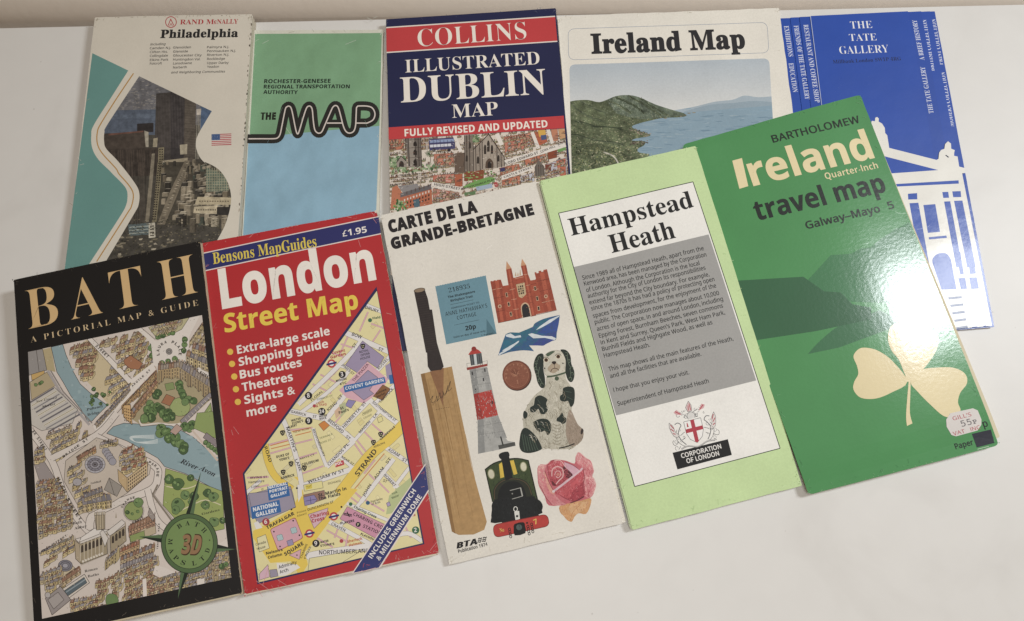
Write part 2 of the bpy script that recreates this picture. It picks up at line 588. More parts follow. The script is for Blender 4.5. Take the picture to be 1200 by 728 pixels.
def scuffs(m, cv, mat, n, cols, seed, k=5):
    """faint handling marks and fold cracks in the cover itself"""
    global a, R
    a, R = Art(m, 'scuffs', mat, k), random.Random(seed)
    def P(u, v):
        q = qmap(m.q, u, v); return q
    def add(pts, w, c):
        for (x0, y0), (x1, y1) in zip(pts, pts[1:]):
            L = math.dist((x0, y0), (x1, y1)) or 1
            nx, ny = -(y1 - y0) / L * w / 2, (x1 - x0) / L * w / 2
            a.P.append(([(x0 + nx, y0 + ny), (x1 + nx, y1 + ny), (x1 - nx, y1 - ny), (x0 - nx, y0 - ny)], c))
    for i in range(n):
        u, v = R.random(), R.random()
        if True:
            if R.random() < .5: u = R.choice([.012, .985]) + R.uniform(-.008, .008)
            else: v = R.choice([.008, .99]) + R.uniform(-.004, .004)
        x, y = P(u, v); t = R.uniform(0, 3.14); L = R.uniform(.4, 3.2)
        pts = [(x + L * j / 3 * math.cos(t) + R.uniform(-.15, .15), y + L * j / 3 * math.sin(t) + R.uniform(-.15, .15)) for j in range(4)]
        add(pts, R.uniform(.06, .2), R.choice(cols))
    for q_ in m.q:                                   # rubbed corners
        for i in range(7):
            c_ = (sum(p[0] for p in m.q) / 4, sum(p[1] for p in m.q) / 4)
            p = lerp(q_, c_, R.uniform(.008, .03))
            a.P.append((blob((p[0] + R.uniform(-1.2, 1.2), p[1] + R.uniform(-1.2, 1.2)), R.uniform(.12, .4), R, 6, .4), R.choice(cols)))
    a.build(cv)

def structure(name, V, F, mat):
    me = bpy.data.meshes.new(name)
    me.from_pydata(V, [], F)
    me.materials.append(mat)
    o = bpy.data.objects.new(name, me)
    COL.objects.link(o)
    o['kind'] = 'structure'
    return o

def box(x0, y0, z0, x1, y1, z1):
    V = [(x0, y0, z0), (x1, y0, z0), (x1, y1, z0), (x0, y1, z0), (x0, y0, z1), (x1, y0, z1), (x1, y1, z1), (x0, y1, z1)]
    return V, [(0, 3, 2, 1), (4, 5, 6, 7), (0, 1, 5, 4), (1, 2, 6, 5), (2, 3, 7, 6), (3, 0, 4, 7)]

# ------------------------------------------------------------------ the table and the ledge behind it
V, F = box(-.62, -.55, -.03, .62, .299, 0)
structure('table', V, F, plain_material('white_table', 'dcdad6', .42, .08, 55, .03, .35, dust=75))
prof = [(.303, -.08), (.303, -.014), (.3045, -.007), (.308, -.001), (.314, .003), (.325, .006), (.9, .03), (.9, -.08)]
V = [(x, y - x * .009 + .0005, z) for x in (-1.2, 1.2) for y, z in prof]
n = len(prof)
F = [list(range(n)), list(range(2 * n - 1, n - 1, -1))] + [[(i + 1) % n, i, n + i, n + (i + 1) % n] for i in range(n)]
o = structure('ledge', V, F, plain_material('beige_ledge', 'd6cabc', .8, .25, 140, .03))
o.data.polygons.foreach_set('use_smooth', [4 <= i <= 6 for i in range(len(F))])
V, F = box(-1.2, -1.2, -.76, 1.2, .31, -.74)
structure('floor', V, F, plain_material('dark_floor', '5b5148', .7, .2, 30, .1))

sheet_mat = ink_material('bare_paper', .75, .2, grain=.05, mottle=.05)
matt_ink = ink_material('uncoated_print', .65, .25, grain=.06, bump=.12, mottle=.04)
rugged_ink = ink_material('rugged_photographic_print', .6, .25, grain=.62, gscale=210, mottle=.22, bump=.04)
photo_ink = ink_material('photographic_print', .55, .3, grain=.34, gscale=330, mottle=.12, bump=.05)
soft_photo_ink = ink_material('soft_photographic_print', .6, .25, grain=.13, gscale=360, mottle=.06, bump=.08)
crinkled_ink = ink_material('crinkled_print', .5, .35, grain=.04, bump=.08, mottle=.07, wave=.35, wscale=34)
satin_ink = ink_material('coated_print', .5, .3, grain=.03, bump=.05, bscale=80, wave=.06)
gloss_ink = ink_material('glossy_print', .55, .3, coat=.66, coat_rough=.16, grain=.025, bump=.035, bscale=500, wave=.012, wscale=24)

# ================================================================== street guide of Philadelphia
m = Leaflet('street_guide', 'off white city guide with teal band and downtown tower photo on its cover', 'map',
            -261.157, 301.506, .0024, 8, 8, [(111, 20.5), (296, 17), (271, 405), (66, 410)], 8,
            bend=lambda x, y: .5 * math.sin(x / 34) * math.exp(y / 60))
m.sheets(sheet_mat, 9, col='cfc6b2', seed=3, inset=.6)
cv = m.slab('cover', satin_ink, m.q, -.35, 0, 'd6cfc0', r=1.0, wob=.12, seed=2)
scuffs(m, cv, satin_ink, 60, ['b3a994', 'e4ddcf', 'a0957f'], 304)
g4, g5, g1 = Z(100, 80, 6), Z(100, 190, 6), Z(0, 0, 4)
a = Art(m, 'teal_band', satin_ink, 1)
edge = smooth(g4(303, 18, 180, 210, 60, 400, 42, 470, 48, 560, 90, 640, 170, 720) + g5(190, 82, 255, 147, 288, 190, 297, 235, 288, 300, 240, 390, 30, 712))
a.poly([(108.3, 62.5)] + edge + [(92, 330), (74, 330)], '649690')
a.build()
a = Art(m, 'gold_line', satin_ink, 1)
a.stroke(smooth(g4(340, 38, 220, 215, 110, 390, 85, 450, 85, 530, 120, 600, 215, 705) + g5(238, 85, 310, 168, 338, 230, 325, 310, 290, 370, 80, 700)), 1.3, 'b98a3c')
a.build()
ph = (g4(380, 58, 890, 303) + smooth(g4(890, 303, 800, 455, 778, 520, 785, 580, 815, 640, 870, 690) + g5(840, 0, 935, 50, 1000, 140, 1025, 240, 1015, 340, 980, 450, 930, 545))
      + g5(900, 640, 120, 760) + smooth(g5(150, 690, 340, 370, 375, 300, 380, 220, 350, 150, 235, 0) + g4(150, 570, 133, 520, 135, 450, 160, 390, 380, 58)))
a = Art(m, 'cover_photo', photo_ink, 1, clip=ph)
R = random.Random(7)
a.poly(rect(90, 80, 290, 340), '4b4740')
a.poly(g4(100, 40, 920, 40, 920, 420, 100, 300), '6d6c70')
for i in range(260):
    x, y = R.uniform(200, 520), R.uniform(60, 290)
    a.poly(g4(x, y, x + R.uniform(5, 26), y - 1, x + R.uniform(5, 26), y + 5, x, y + 4), R.choice(['7e7c7c', '8a857f', '5d5e63', '66666b', '94908a']))
a.poly(g4(120, 300, 500, 290, 500, 470, 120, 470), '566070')
a.poly(g4(120, 330, 500, 322, 500, 350, 120, 360), '5e6979')
a.poly(g4(810, 270, 900, 300, 810, 470), '4f6480')
a.poly(g4(500, 180, 600, 170, 600, 760, 480, 760), '47423f')
a.poly(g4(600, 165, 700, 200, 690, 760, 600, 760), '3b3738')
a.poly(g4(700, 200, 780, 240, 765, 760, 690, 760), '564e46')
for i in range(26):
    y = 215 + i * 18
    a.poly(g4(702, y, 778, y + 8, 778, y + 13, 702, y + 6), '5d554b')
for i in range(18):
    x = 506 + i * 11
    a.poly(g4(x, 190, x + 3, 190, x - 4, 560, x - 7, 560), '524c4b')
a.poly(g4(365, 392, 480, 385, 480, 450, 365, 452), '332f30')
a.poly(g4(130, 460, 420, 448, 430, 560, 130, 575), '4b423b')
a.poly(g4(160, 462, 410, 440, 410, 450, 165, 474), '6b4b40')
a.poly(g4(415, 440, 445, 450, 445, 555, 425, 555), 'a29b8a')
a.poly(g4(480, 495, 510, 490, 505, 555, 475, 555), '9a9078')
a.poly(g4(782, 290, 816, 285, 812, 330, 784, 330), 'b5aca0')
for x in (786, 797, 808): a.poly(g4(x, 330, x + 4, 330, x - 8, 640, x - 14, 640), '8d8779')
a.poly(g4(150, 570, 520, 560, 500, 760, 300, 760), '433b35')
for i in range(22):
    x = 170 + i * 15
    a.poly(g4(x, 575, x + 4, 575, x + 14, 760, x + 9, 760), R.choice(['524840', '35302c', '574c43']))
for i in range(14):
    x = 250 + i * 13
    a.poly(g5(x, 0, x + 4, 0, x + 4 + (i - 6) * 1.5, 440, x + (i - 6) * 1.5, 440), R.choice(['574d44', '37312d', '51473f']))
a.poly(g4(468, 602, 490, 600, 478, 760, 455, 760), '857c6a')
a.poly(g5(462, 0, 486, 0, 448, 420, 420, 425), '857c6a')
a.poly(g4(515, 560, 555, 556, 545, 760, 510, 760), '82795f')
a.poly(g5(510, 0, 552, 0, 500, 420, 470, 425), '82795f')
for i in range(26):
    y = 568 + i * 17 - 110 * 6 * 0
    if y < 740:
        for x in (521, 537): a.poly(g4(x, y, x + 10, y, x + 9, y + 10, x - 1, y + 10), '3a332c')
for i in range(24):
    y = 5 + i * 17; x = 520 - i * 1.9
    for k in (0, 15): a.poly(g5(x + k - 6, y, x + k + 4, y, x + k + 3, y + 10, x + k - 7, y + 10), '3a332c')
a.poly(g4(555, 650, 720, 630, 720, 760, 555, 760), '9b9078')
a.poly(g4(665, 540, 718, 535, 716, 605, 668, 608), 'a79d86')
a.poly(g5(545, 0, 1040, 0, 1040, 440, 500, 440), '4a453b')
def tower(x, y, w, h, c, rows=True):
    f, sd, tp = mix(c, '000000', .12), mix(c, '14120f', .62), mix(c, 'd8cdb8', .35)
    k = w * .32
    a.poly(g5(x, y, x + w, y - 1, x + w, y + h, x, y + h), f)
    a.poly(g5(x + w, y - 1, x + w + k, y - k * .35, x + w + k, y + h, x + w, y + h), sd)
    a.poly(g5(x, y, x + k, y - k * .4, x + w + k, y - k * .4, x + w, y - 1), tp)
    n, r_ = max(2, int(w / 7)), max(1, int(h / 8))
    for i_ in range(n):
        for j_ in range(r_):
            u, v = x + w * (i_ + .25) / n, y + h * (j_ + .3) / r_
            a.poly(g5(u, v, u + w * .45 / n, v, u + w * .45 / n, v + h * .45 / r_, u, v + h * .45 / r_), mix(c, '1c1a17', R.uniform(.45, .8)))
T_ = ['a89b84', '968a74', '857963', 'b3a890', '786d5b', '9c907a', '6d6455']
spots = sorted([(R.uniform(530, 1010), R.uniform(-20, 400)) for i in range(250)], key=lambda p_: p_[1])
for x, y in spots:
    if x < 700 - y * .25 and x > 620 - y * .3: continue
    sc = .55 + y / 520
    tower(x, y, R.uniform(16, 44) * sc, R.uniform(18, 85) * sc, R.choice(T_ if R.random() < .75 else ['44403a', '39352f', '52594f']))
a.poly(g5(700, -10, 735, -10, 660, 200, 560, 440, 505, 440, 600, 200), '786e5d')
for i in range(90):
    t_ = R.random(); x, y = lerp((715, 0), (535, 430), t_)
    a.poly(g5(x + R.uniform(-8, 8) - 20 * t_, y, x + R.uniform(0, 14), y, x + R.uniform(0, 14), y + 4, x - 4, y + 4), R.choice(['5a5348', 'b0a590', '3c3831', 'a39880']))
a.poly(g5(850, 40, 985, 90, 1010, 200, 850, 210), '5a6a5c')
for i in range(9):
    x = 855 + i * 17
    a.poly(g5(x, 40, x + 6, 40, x + 6, 205, x, 205), '8c8b74')
for i in range(8): a.poly(g5(850, 60 + i * 19, 1010, 60 + i * 19, 1010, 66 + i * 19, 850, 66 + i * 19), '8c8b74')
a.poly(g5(790, 245, 1030, 250, 1030, 300, 770, 300), 'b3a688')
a.poly(g5(765, 315, 930, 305, 930, 365, 760, 360), 'b9ac8f')
for i in range(12):
    a.poly(g5(780 + i * 12, 330, 786 + i * 12, 330, 786 + i * 12, 342, 780 + i * 12, 342), '534a3c')
    a.poly(g5(800 + i * 18, 272, 812 + i * 18, 272, 812 + i * 18, 280, 800 + i * 18, 280), '6d624e')
a.poly(g5(925, 318, 1030, 315, 1030, 375, 925, 372), '33302d')
a.poly(g5(300, 440, 450, 428, 446, 510, 310, 520), '5d6a6c')
for i in range(3): a.poly(g5(310, 456 + i * 22, 445, 446 + i * 22, 445, 454 + i * 22, 310, 464 + i * 22), '9aa39c')
a.poly(g5(446, 432, 490, 425, 494, 530, 446, 535), 'bdb7a5')
for i in range(4): a.poly(g5(455, 448 + i * 22, 484, 446 + i * 22, 484, 454 + i * 22, 455, 456 + i * 22), '4c463c')
for i in range(900):
    x, y = R.uniform(180, 980), R.uniform(400, 700)
    w_ = R.uniform(3, 16)
    a.poly(g5(x, y, x + w_, y - R.uniform(0, 2), x + w_ * .9, y + R.uniform(2, 6), x + 2, y + R.uniform(2, 6)), R.choice(['33352a', '42412f', '2a2b24', '55503d', '6b634d', '3a3a2e', '4a473a', '807660']))
for i in range(40):
    x, y = R.uniform(200, 620), R.uniform(520, 690)
    a.poly(g5(x, y, x + R.uniform(10, 40), y - 4, x + R.uniform(10, 40), y + 9, x, y + 10), R.choice(['a99f8a', '8d846f', '746b58']))
a.build()
a = Art(m, 'publisher_line', satin_ink, 1)
a.stroke(circ(g1(803, 106), 6.3, 24), .9, 'b8323a', closed=True, cap=False)
a.stroke([g1(790, 122), g1(802, 92), g1(816, 122)], .9, 'b8323a')
a.stroke([g1(796, 126), g1(803, 112), g1(810, 126)], .6, 'b8323a')
a.text('RAND M', g1(845, 117), g1(1003, 115), 'b8323a', 'r', top=g1(845, 95))
a.text('c', g1(1004, 110), g1(1016, 110), 'b8323a', 'r', fat=.01)
a.stroke([g1(1004, 113), g1(1016, 113)], .5, 'b8323a')
a.text('NALLY', g1(1018, 114), g1(1116, 112), 'b8323a', 'r', top=g1(1018, 93))
a.build()
a = Art(m, 'title_lettering', satin_ink, 1)
a.text('Philadelphia', g1(752, 180), g1(1116, 174), '2b2a2c', 'r', top=g1(752, 143), fat=.022)
a.build()
a = Art(m, 'town_list', satin_ink, 1)
for x, rows in ((705, [('Including', 215, 778, 'si')]), (703, [('Camden N.J.', 233, 802), ('Clifton Hts.', 251, 787), ('Collingdale', 269, 788), ('Elkins Park', 288, 790), ('Folcroft', 305, 760)]),
                (812, [('Glenolden', 230, 896), ('Glenside', 249, 882), ('Gloucester City', 267, 946), ('Huntingdon Val.', 286, 940), ('Lansdowne', 304, 900), ('Narberth', 323, 876)]),
                (971, [('Palmyra N.J.', 228, 1074), ('Pennsauken N.J.', 246, 1106), ('Riverton N.J.', 264, 1074), ('Rockledge', 283, 1055), ('Upper Darby', 302, 1072), ('Yeadon', 320, 1027)])):
    for r_ in rows:
        a.text(r_[0], g1(x, r_[1]), g1(r_[2], r_[1] - 2), '45413f', r_[3] if len(r_) > 3 else 's', cap=2.6, fat=.012)
a.text('and Neighboring Communities', g1(803, 346), g1(1056, 341), '45413f', 'si', cap=2.6, fat=.012)
a.build()
a = Art(m, 'printed_flag', satin_ink, 1)
fq = g4(888, 465, 1027, 460, 1027, 540, 888, 545)
for i in range(13):
    a.poly([qmap(fq, 0, i / 13), qmap(fq, 1, i / 13), qmap(fq, 1, (i + 1) / 13), qmap(fq, 0, (i + 1) / 13)], 'b9404a' if i % 2 == 0 else 'dcd3c8')
a.poly([qmap(fq, 0, 0), qmap(fq, .43, 0), qmap(fq, .43, 7 / 13), qmap(fq, 0, 7 / 13)], '3d5a8a')
for i in range(5):
    for j in range(4): a.poly(circ(qmap(fq, .05 + .085 * i, .07 + .13 * j), .25, 5), 'c8cad0')
a.build()
a = Art(m, 'edge_wear', sheet_mat, 2)
for i in range(46):
    t = R.random() ** 1.3
    p = lerp((295.6, 18), (279.5, 270), t)
    a.poly(blob((p[0] - R.uniform(-.2, 1.1), p[1]), R.uniform(.25, .8), R, 6, .5, R.uniform(.5, 2)), R.choice(['6a5f52', '4a443c', '8a7f6e', 'b5ab9a']))
for i in range(16):
    p = lerp((112, 21), (296, 17.6), R.random())
    a.poly(blob((p[0], p[1] + .5), R.uniform(.4, 1.4), R, 6, .5, .4), R.choice(['a59b88', '8a7f6e']))
a.build(cv)

# ================================================================== bus authority map
m = Leaflet('transit_map', 'thin green and blue transit leaflet titled the map in black and white outline', 'map',
            -159.696, 290.371, .003, 2.5, 2.5, [(297.3, 35.6), (449.5, 35.2), (440, 424), (275, 428)], 2.5,
            bend=lambda x, y: .35 * math.sin(x / 13 + .6) * math.sin(y / 31) + .5 * math.exp(-(81 - max(x, 0)) / 14))
m.sheets(sheet_mat, 4, col='d8d3c4', seed=5, inset=.5, top=.3)
cv = m.slab('cover', crinkled_ink, m.q, -.3, 0, 'd6d6c6', r=.9, wob=.15, seed=4)
scuffs(m, cv, crinkled_ink, 60, ['e8e8dc', 'bfc0b0'], 303)
z2 = Z(300, 0, 4); z6 = Z(280, 0, 2.6)
a = Art(m, 'colour_panel', crinkled_ink, 1)
a.poly([(299, 39.8), (447.6, 39.2), (444.8, 150), (292, 166)], '7aa980')
a.poly([(444.8, 148), (438, 330), (282, 330), (291.2, 162), (330, 158)], '8ab4cb')
cp = a.build()
a = Art(m, 'map_lettering', matt_ink, 2)
zm = Z(288, 80, 7.06)
pth = smooth(zm(22, 584, 120, 583, 225, 583, 262, 576, 283, 548, 296, 490, 325, 345, 338, 320, 357, 313, 374, 328, 388, 380, 414, 510, 430, 545, 446, 510, 474, 415, 500, 338, 516, 317, 536, 317, 551, 345, 559, 430, 570, 505, 588, 533, 610, 540, 632, 526, 655, 475, 700, 372, 722, 326, 745, 312, 766, 328, 785, 390, 805, 470, 822, 514, 845, 537, 873, 538, 897, 520, 910, 475, 914, 400), 3) + [zm(917, 330)] + smooth(zm(928, 316, 1000, 316, 1048, 332, 1070, 380, 1054, 430, 1005, 457), 4) + [zm(917, 457)]
a.stroke(pth, 10.9, '2c2b28', cap=2)
a.stroke(zm(690, 462, 790, 462), 9.5, '2c2b28', cap=2)
a.stroke(pth, 1.45, 'd8cdc4')
a.stroke(zm(672, 457, 803, 457), 1.45, 'd8cdc4')
a.build()
a = Art(m, 'authority_name', matt_ink, 2)
a.text('ROCHESTER-GENESEE', z2(37, 389), z2(350, 390), '25302a', 'sb', top=z2(37, 371), fat=.015)
a.text('REGIONAL TRANSPORTATION', z2(35, 414), z2(440, 416), '25302a', 'sb', top=z2(35, 397), fat=.015)
a.text('AUTHORITY', z2(33, 439), z2(195, 441), '25302a', 'sb', top=z2(33, 422), fat=.015)
a.text('THE', z2(19, 560), z2(92, 559), '25281f', 'sb', top=z2(19, 529), fat=.045)
a.build()
a = Art(m, 'crease_marks', matt_ink, 3)
R = random.Random(11)
for p, q_ in (((520, 85), (545, 96)), ((550, 88), (570, 80)), ((575, 292), (600, 286)), ((30, 205), (60, 190)), ((420, 210), (470, 190)), ((140, 600), (170, 640))):
    a.stroke([z2(*p), z2(*q_)], .35, 'c9d2c4', cap=False)
for i in range(34):
    x, y = R.uniform(302, 440), R.uniform(45, 250)
    L = R.uniform(2, 9); t = R.uniform(0, 3.1)
    a.stroke([(x, y), (x + L * math.cos(t), y + L * math.sin(t))], .16, '8fbfa2' if y < 150 else '9cc4d6', cap=False)
a.build(cp)

# ================================================================== illustrated Dublin map
m = Leaflet('city_map', 'navy and red folded map of Dublin with drawn churches along its lower cover', 'map',
            -76.073, 295.261, .0416, 6, 6, [(452.3, 22.8), (651.3, 9.7), (686, 398), (462, 412)], 6)
m.sheets(sheet_mat, 8, col='d5cdbd', seed=8, inset=.4)
cv = m.slab('cover', satin_ink, m.q, -.4, 0, '262a50', r=.7, wob=.06, seed=6)
scuffs(m, cv, satin_ink, 60, ['4a4e70', '6a6c86', '3a3e62'], 301)
zd = Z(450, 130, 5.217); z3 = Z(600, 0, 4)
a = Art(m, 'red_banner', satin_ink, 1)
a.poly([(452.6, 31.8), (650.5, 18.6), (653.2, 49.2), (453, 62.4)], 'e6ddd2')
a.poly([(452.6, 33.2), (650.6, 20), (653.1, 47.9), (453, 61)], 'c8383c')
a.build()
a = Art(m, 'title_lettering', satin_ink, 2)
a.text('COLLINS', z6(546, 143), z6(877, 119), 'eee6da', 'r', top=z6(546, 90), fat=-.012)
a.text('ILLUSTRATED', z6(507, 222), z6(917, 196), 'eee6da', 'r', top=z6(507, 183), fat=-.006)
a.text('DUBLIN', z6(493, 313), z6(938, 286), 'eee6da', 'r', top=z6(491, 237))
a.text('MAP', z6(650, 360), z6(790, 351), 'eee6da', 'r', top=z6(650, 319), fat=-.005)
a.build()
a = Art(m, 'red_strip', satin_ink, 1)
a.poly(z2(621, 598, 622, 655) + z3(246.5, 601, 242.5, 543), 'c8383c')
a.text('FULLY REVISED AND UPDATED', z6(505, 416), z6(941, 388), 'f0e8dc', 'sb', top=z6(505, 394), fat=.006)
a.build()
a = Art(m, 'street_illustration', satin_ink, 1, clip=z2(624, 656, 632, 1290) + z3(420, 1250, 275, 950, 247, 603))
R = random.Random(21)
DK, BR, ST = '3b302b', 'b9694c', '8d8478'
a.poly(rect(440, 140, 700, 420), 'd9cdbf')
fillrows(zd(10, 170, 1125, 95, 1128, 440, 10, 640), 17, 46, (.8, -1.3), ['b98f7a', 'c9b6a2', 'b07862', 'c4a896', 'd6c8b4', 'a5a0a0', '9fae86'], 1.2, .3, .7)
def blk(pts, c, n=0, lines=None):
    p = zd(pts)
    a.poly(p, c); a.stroke(p, .35, '6b4a3e', closed=True, cap=False)
    for i in range(n):
        u, v = R.random(), R.random()
        o = qmap(p, u * .9, v * .9) if len(p) == 4 else p[0]
        a.poly([(o[0], o[1]), (o[0] + R.uniform(2, 7), o[1] - .4), (o[0] + R.uniform(2, 7), o[1] + .5), (o[0], o[1] + .6)], lines or R.choice(['8f4b38', 'd7a58c', '54443d', '7c6258']))
blk((20, 180, 120, 165, 120, 235, 20, 245), 'bd7358', 8)
blk((215, 160, 270, 155, 270, 235, 220, 240), 'b3a89e', 4)
blk((305, 265, 425, 258, 425, 330, 310, 335), 'c07860', 10)
blk((300, 395, 430, 385, 430, 440, 300, 440), 'c6735e', 26, 'e0a898')
blk((735, 160, 920, 130, 940, 205, 740, 270), 'c27a62', 40)
blk((920, 130, 985, 120, 1000, 190, 945, 215), 'b9613f', 6)
a.poly(zd(940, 120, 985, 112, 990, 150, 950, 160), 'd9a93a'); a.poly(zd(958, 150, 992, 146, 994, 175, 962, 180), '4b5a86')
blk((1020, 110, 1060, 105, 1065, 180, 1030, 190), 'c4805f', 6)
blk((1065, 110, 1110, 105, 1110, 165, 1075, 175), 'c99a6a', 4)
a.poly(zd(1060, 215, 1110, 205, 1112, 240, 1064, 255), '6a9a4e')
blk((998, 240, 1055, 228, 1058, 285, 1005, 298), '8a4427', 4)
blk((860, 300, 985, 262, 995, 300, 870, 345), 'c07355', 8)
blk((705, 350, 825, 325, 835, 375, 715, 405), 'c07355', 8)
blk((720, 425, 830, 395, 835, 460, 725, 470), 'c07355', 6)
blk((985, 330, 1115, 285, 1118, 380, 990, 410), 'b7b7c0', 6)
blk((1050, 310, 1110, 290, 1112, 400, 1075, 395), 'c26a4e', 4)
a.poly(zd(985, 330, 1020, 325, 1022, 360, 990, 372), '7c4030')
blk((835, 400, 915, 380, 920, 430, 840, 440), 'b9bcc6', 4)
blk((300, 475, 460, 500, 455, 560, 300, 560), 'bc7a66', 46, 'dfc0b4')
blk((430, 390, 480, 385, 480, 460, 435, 470), 'b5603f', 5)
a.poly(zd(490, 370, 610, 360, 610, 420, 490, 430), '8a4a2c')
for i in range(50):
    x, y = R.uniform(490, 680), R.uniform(368, 455)
    a.poly(blob(zd(x, y), R.uniform(.6, 2), R, 6, .3, R.uniform(.4, 1)), R.choice(['6da04e', '4f8340', '8dba6a', '7c4a2e', '9a5a38', '85b264']))
a.poly(smooth(zd(490, 460, 560, 430, 640, 405, 680, 420, 600, 462, 500, 470), 3, True), '6da04e')
for i in range(90):
    x, y = R.uniform(30, 130), R.uniform(280, 345)
    a.poly(blob(zd(x, y), R.uniform(.8, 2.2), R, 7), R.choice(['66825a', '8aa274', '526e48', '9db088']))
for i in range(90):
    x = R.uniform(50, 330); y = 372 - (x - 50) * .12 + R.uniform(-18, 18)
    a.poly(blob(zd(x, y), R.uniform(.7, 2), R, 7), R.choice(['66825a', '8aa274', '46603e', '9db088', '70543c']))
for i in range(7):
    t = i * .45 - 1.3 + 3.14
    a.stroke([zd(283, 262), zd(283 + 30 * math.cos(t), 262 + 22 * math.sin(t))], .8, '3f5c36')
a.stroke([zd(283, 262), zd(285, 320)], .7, '5b4a35')
for q_, nr, nc in ((zd(20, 182, 120, 168, 120, 235, 20, 245), 3, 6), (zd(305, 268, 425, 260, 425, 330, 310, 335), 3, 7), (zd(735, 165, 920, 135, 935, 205, 740, 265), 4, 10), (zd(860, 305, 985, 265, 995, 300, 870, 342), 2, 7), (zd(705, 355, 825, 328, 835, 372, 715, 402), 2, 7),
                   (zd(300, 480, 455, 502, 452, 560, 300, 558), 4, 8), (zd(835, 402, 915, 382, 920, 430, 840, 440), 2, 5), (zd(985, 335, 1115, 290, 1118, 375, 990, 405), 4, 7), (zd(215, 165, 268, 160, 268, 232, 220, 238), 3, 3), (zd(720, 428, 830, 398, 835, 455, 725, 466), 2, 6), (zd(300, 398, 428, 390, 428, 436, 300, 438), 2, 7)):
    fillrows(q_, nr, nc, (.8, -1.4), ['b07862', 'a56a55', 'bb8670', 'b0b0b4', '997263', 'c7a08c'], 1.3, .25, .5)
# church tower on the left
a.poly(zd(128, 150, 225, 150, 232, 345, 150, 345), '6f665e')
a.poly(zd(150, 150, 185, 150, 190, 345, 160, 345), '958b80')
for x in (130, 148, 188, 208, 224): a.stroke([zd(x, 150), zd(x + 8, 345)], .7, DK)
for y, h in ((190, 26), (240, 30), (300, 36)):
    a.poly(smooth(zd(180, y + h, 180, y + 8, 190, y - 4, 200, y + 8, 202, y + h), 3), '2f2824')
    a.stroke([zd(150, y - 12), zd(228, y - 16)], .4, DK)
a.poly(zd(75, 315, 105, 275, 140, 312, 140, 345, 80, 345), '9a8f84'); a.stroke(zd(75, 318, 105, 276, 142, 315), .8, DK)
a.poly(smooth(zd(92, 343, 94, 318, 106, 306, 120, 318, 122, 343), 3), '3a322d')
# bus
a.poly(rrect(zd(272, 172, 432, 162, 436, 232, 278, 242), 1.2), '4a4870')
a.poly(zd(280, 180, 428, 171, 428, 187, 281, 196), '8fa0c6'); a.poly(zd(281, 208, 410, 200, 410, 216, 282, 224), 'd4d6de')
for i in range(6): a.stroke([zd(300 + i * 22, 178), zd(302 + i * 22, 226)], .5, '3b3960')
for x in (305, 398): a.poly(circ(zd(x, 240), 2.1, 10), '2a2736')
# cathedral
a.poly(zd(430, 260, 500, 255, 500, 380, 432, 378), '6c5a4c')
a.poly(zd(490, 150, 545, 145, 550, 370, 492, 372), '83776b')
a.poly(zd(545, 235, 640, 140, 700, 230, 735, 285, 735, 340, 545, 370), '9a8d7f')
a.poly(zd(600, 200, 635, 145, 680, 215, 690, 350, 600, 362), 'a99c8d')
for x, y0, y1 in ((492, 150, 372), (505, 150, 370), (522, 146, 370), (545, 146, 370), (600, 190, 362), (690, 220, 350), (715, 255, 345), (735, 280, 340), (560, 225, 366), (585, 205, 364)):
    a.stroke([zd(x, y0), zd(x + 3, y1)], .8, DK)
for i in range(40):
    x, y = R.uniform(436, 730), R.uniform(170, 362)
    a.stroke([zd(x, y), zd(x + R.uniform(-2, 2), y + R.uniform(8, 26))], .35, R.choice([DK, '5c5048', '746659']))
a.stroke(zd(545, 238, 640, 142, 700, 232, 738, 288), 1, DK)
for x, y, w, h in ((618, 235, 14, 60), (638, 215, 16, 70), (660, 235, 14, 55), (575, 300, 14, 45), (700, 290, 12, 40), (525, 210, 12, 40), (506, 290, 12, 40)):
    a.poly(smooth(zd(x - w / 2, y + h / 2, x - w / 2, y - h / 4, x, y - h / 2, x + w / 2, y - h / 4, x + w / 2, y + h / 2), 2), '3a322d')
a.poly(smooth(zd(622, 352, 622, 315, 645, 290, 668, 315, 668, 350), 3), '5c4a3d'); a.poly(smooth(zd(634, 350, 634, 322, 645, 308, 656, 322, 656, 349), 3), '2e2622')
for i in range(30): a.poly(blob(zd(R.uniform(545, 585), R.uniform(150, 190)), R.uniform(.6, 1.6), R, 6), R.choice(['66825a', '8aa274', '526e48']))
# castle block on the right
a.poly(zd(920, 345, 940, 310, 945, 290, 955, 312, 980, 340, 985, 395, 925, 402), '6e655c')
for x in (928, 945, 958, 972): a.stroke([zd(x, 330), zd(x + 2, 398)], .6, DK)
a.stroke(zd(930, 420, 1000, 408), .8, DK)
# red-brick terrace
a.poly(zd(50, 470, 80, 455, 110, 500, 100, 590, 40, 600), 'bf7452')
a.poly(zd(85, 460, 205, 445, 215, 480, 130, 520), '8e8a8a')
a.poly(zd(95, 525, 290, 455, 296, 572, 110, 605), 'bb6a48')
a.poly(zd(100, 505, 285, 450, 292, 478, 100, 530), '6a6668')
for i in range(9):
    for j in range(3):
        x, y = 122 + i * 18.5, 540 - i * 6.5 + j * 24 - j * 1
        a.poly(zd(x, y, x + 8, y - 2, x + 8, y + 11, x, y + 13), '3a2e2a' if j else 'd8cfc4')
for i in range(6): a.stroke([zd(140 + i * 26, 512 - i * 9), zd(140 + i * 26, 492 - i * 9)], .9, '5a4038')
a.poly(zd(180, 545, 215, 535, 220, 585, 185, 592), '4d6a78')
for i in range(60): a.poly(blob(zd(R.gauss(95, 22), R.gauss(580, 18)), R.uniform(.6, 1.7), R, 6), R.choice(['4f8340', '7da75c', '38602f', '9db088']))
a.poly(zd(490, 500, 560, 490, 560, 512, 492, 520), '5f7d52')
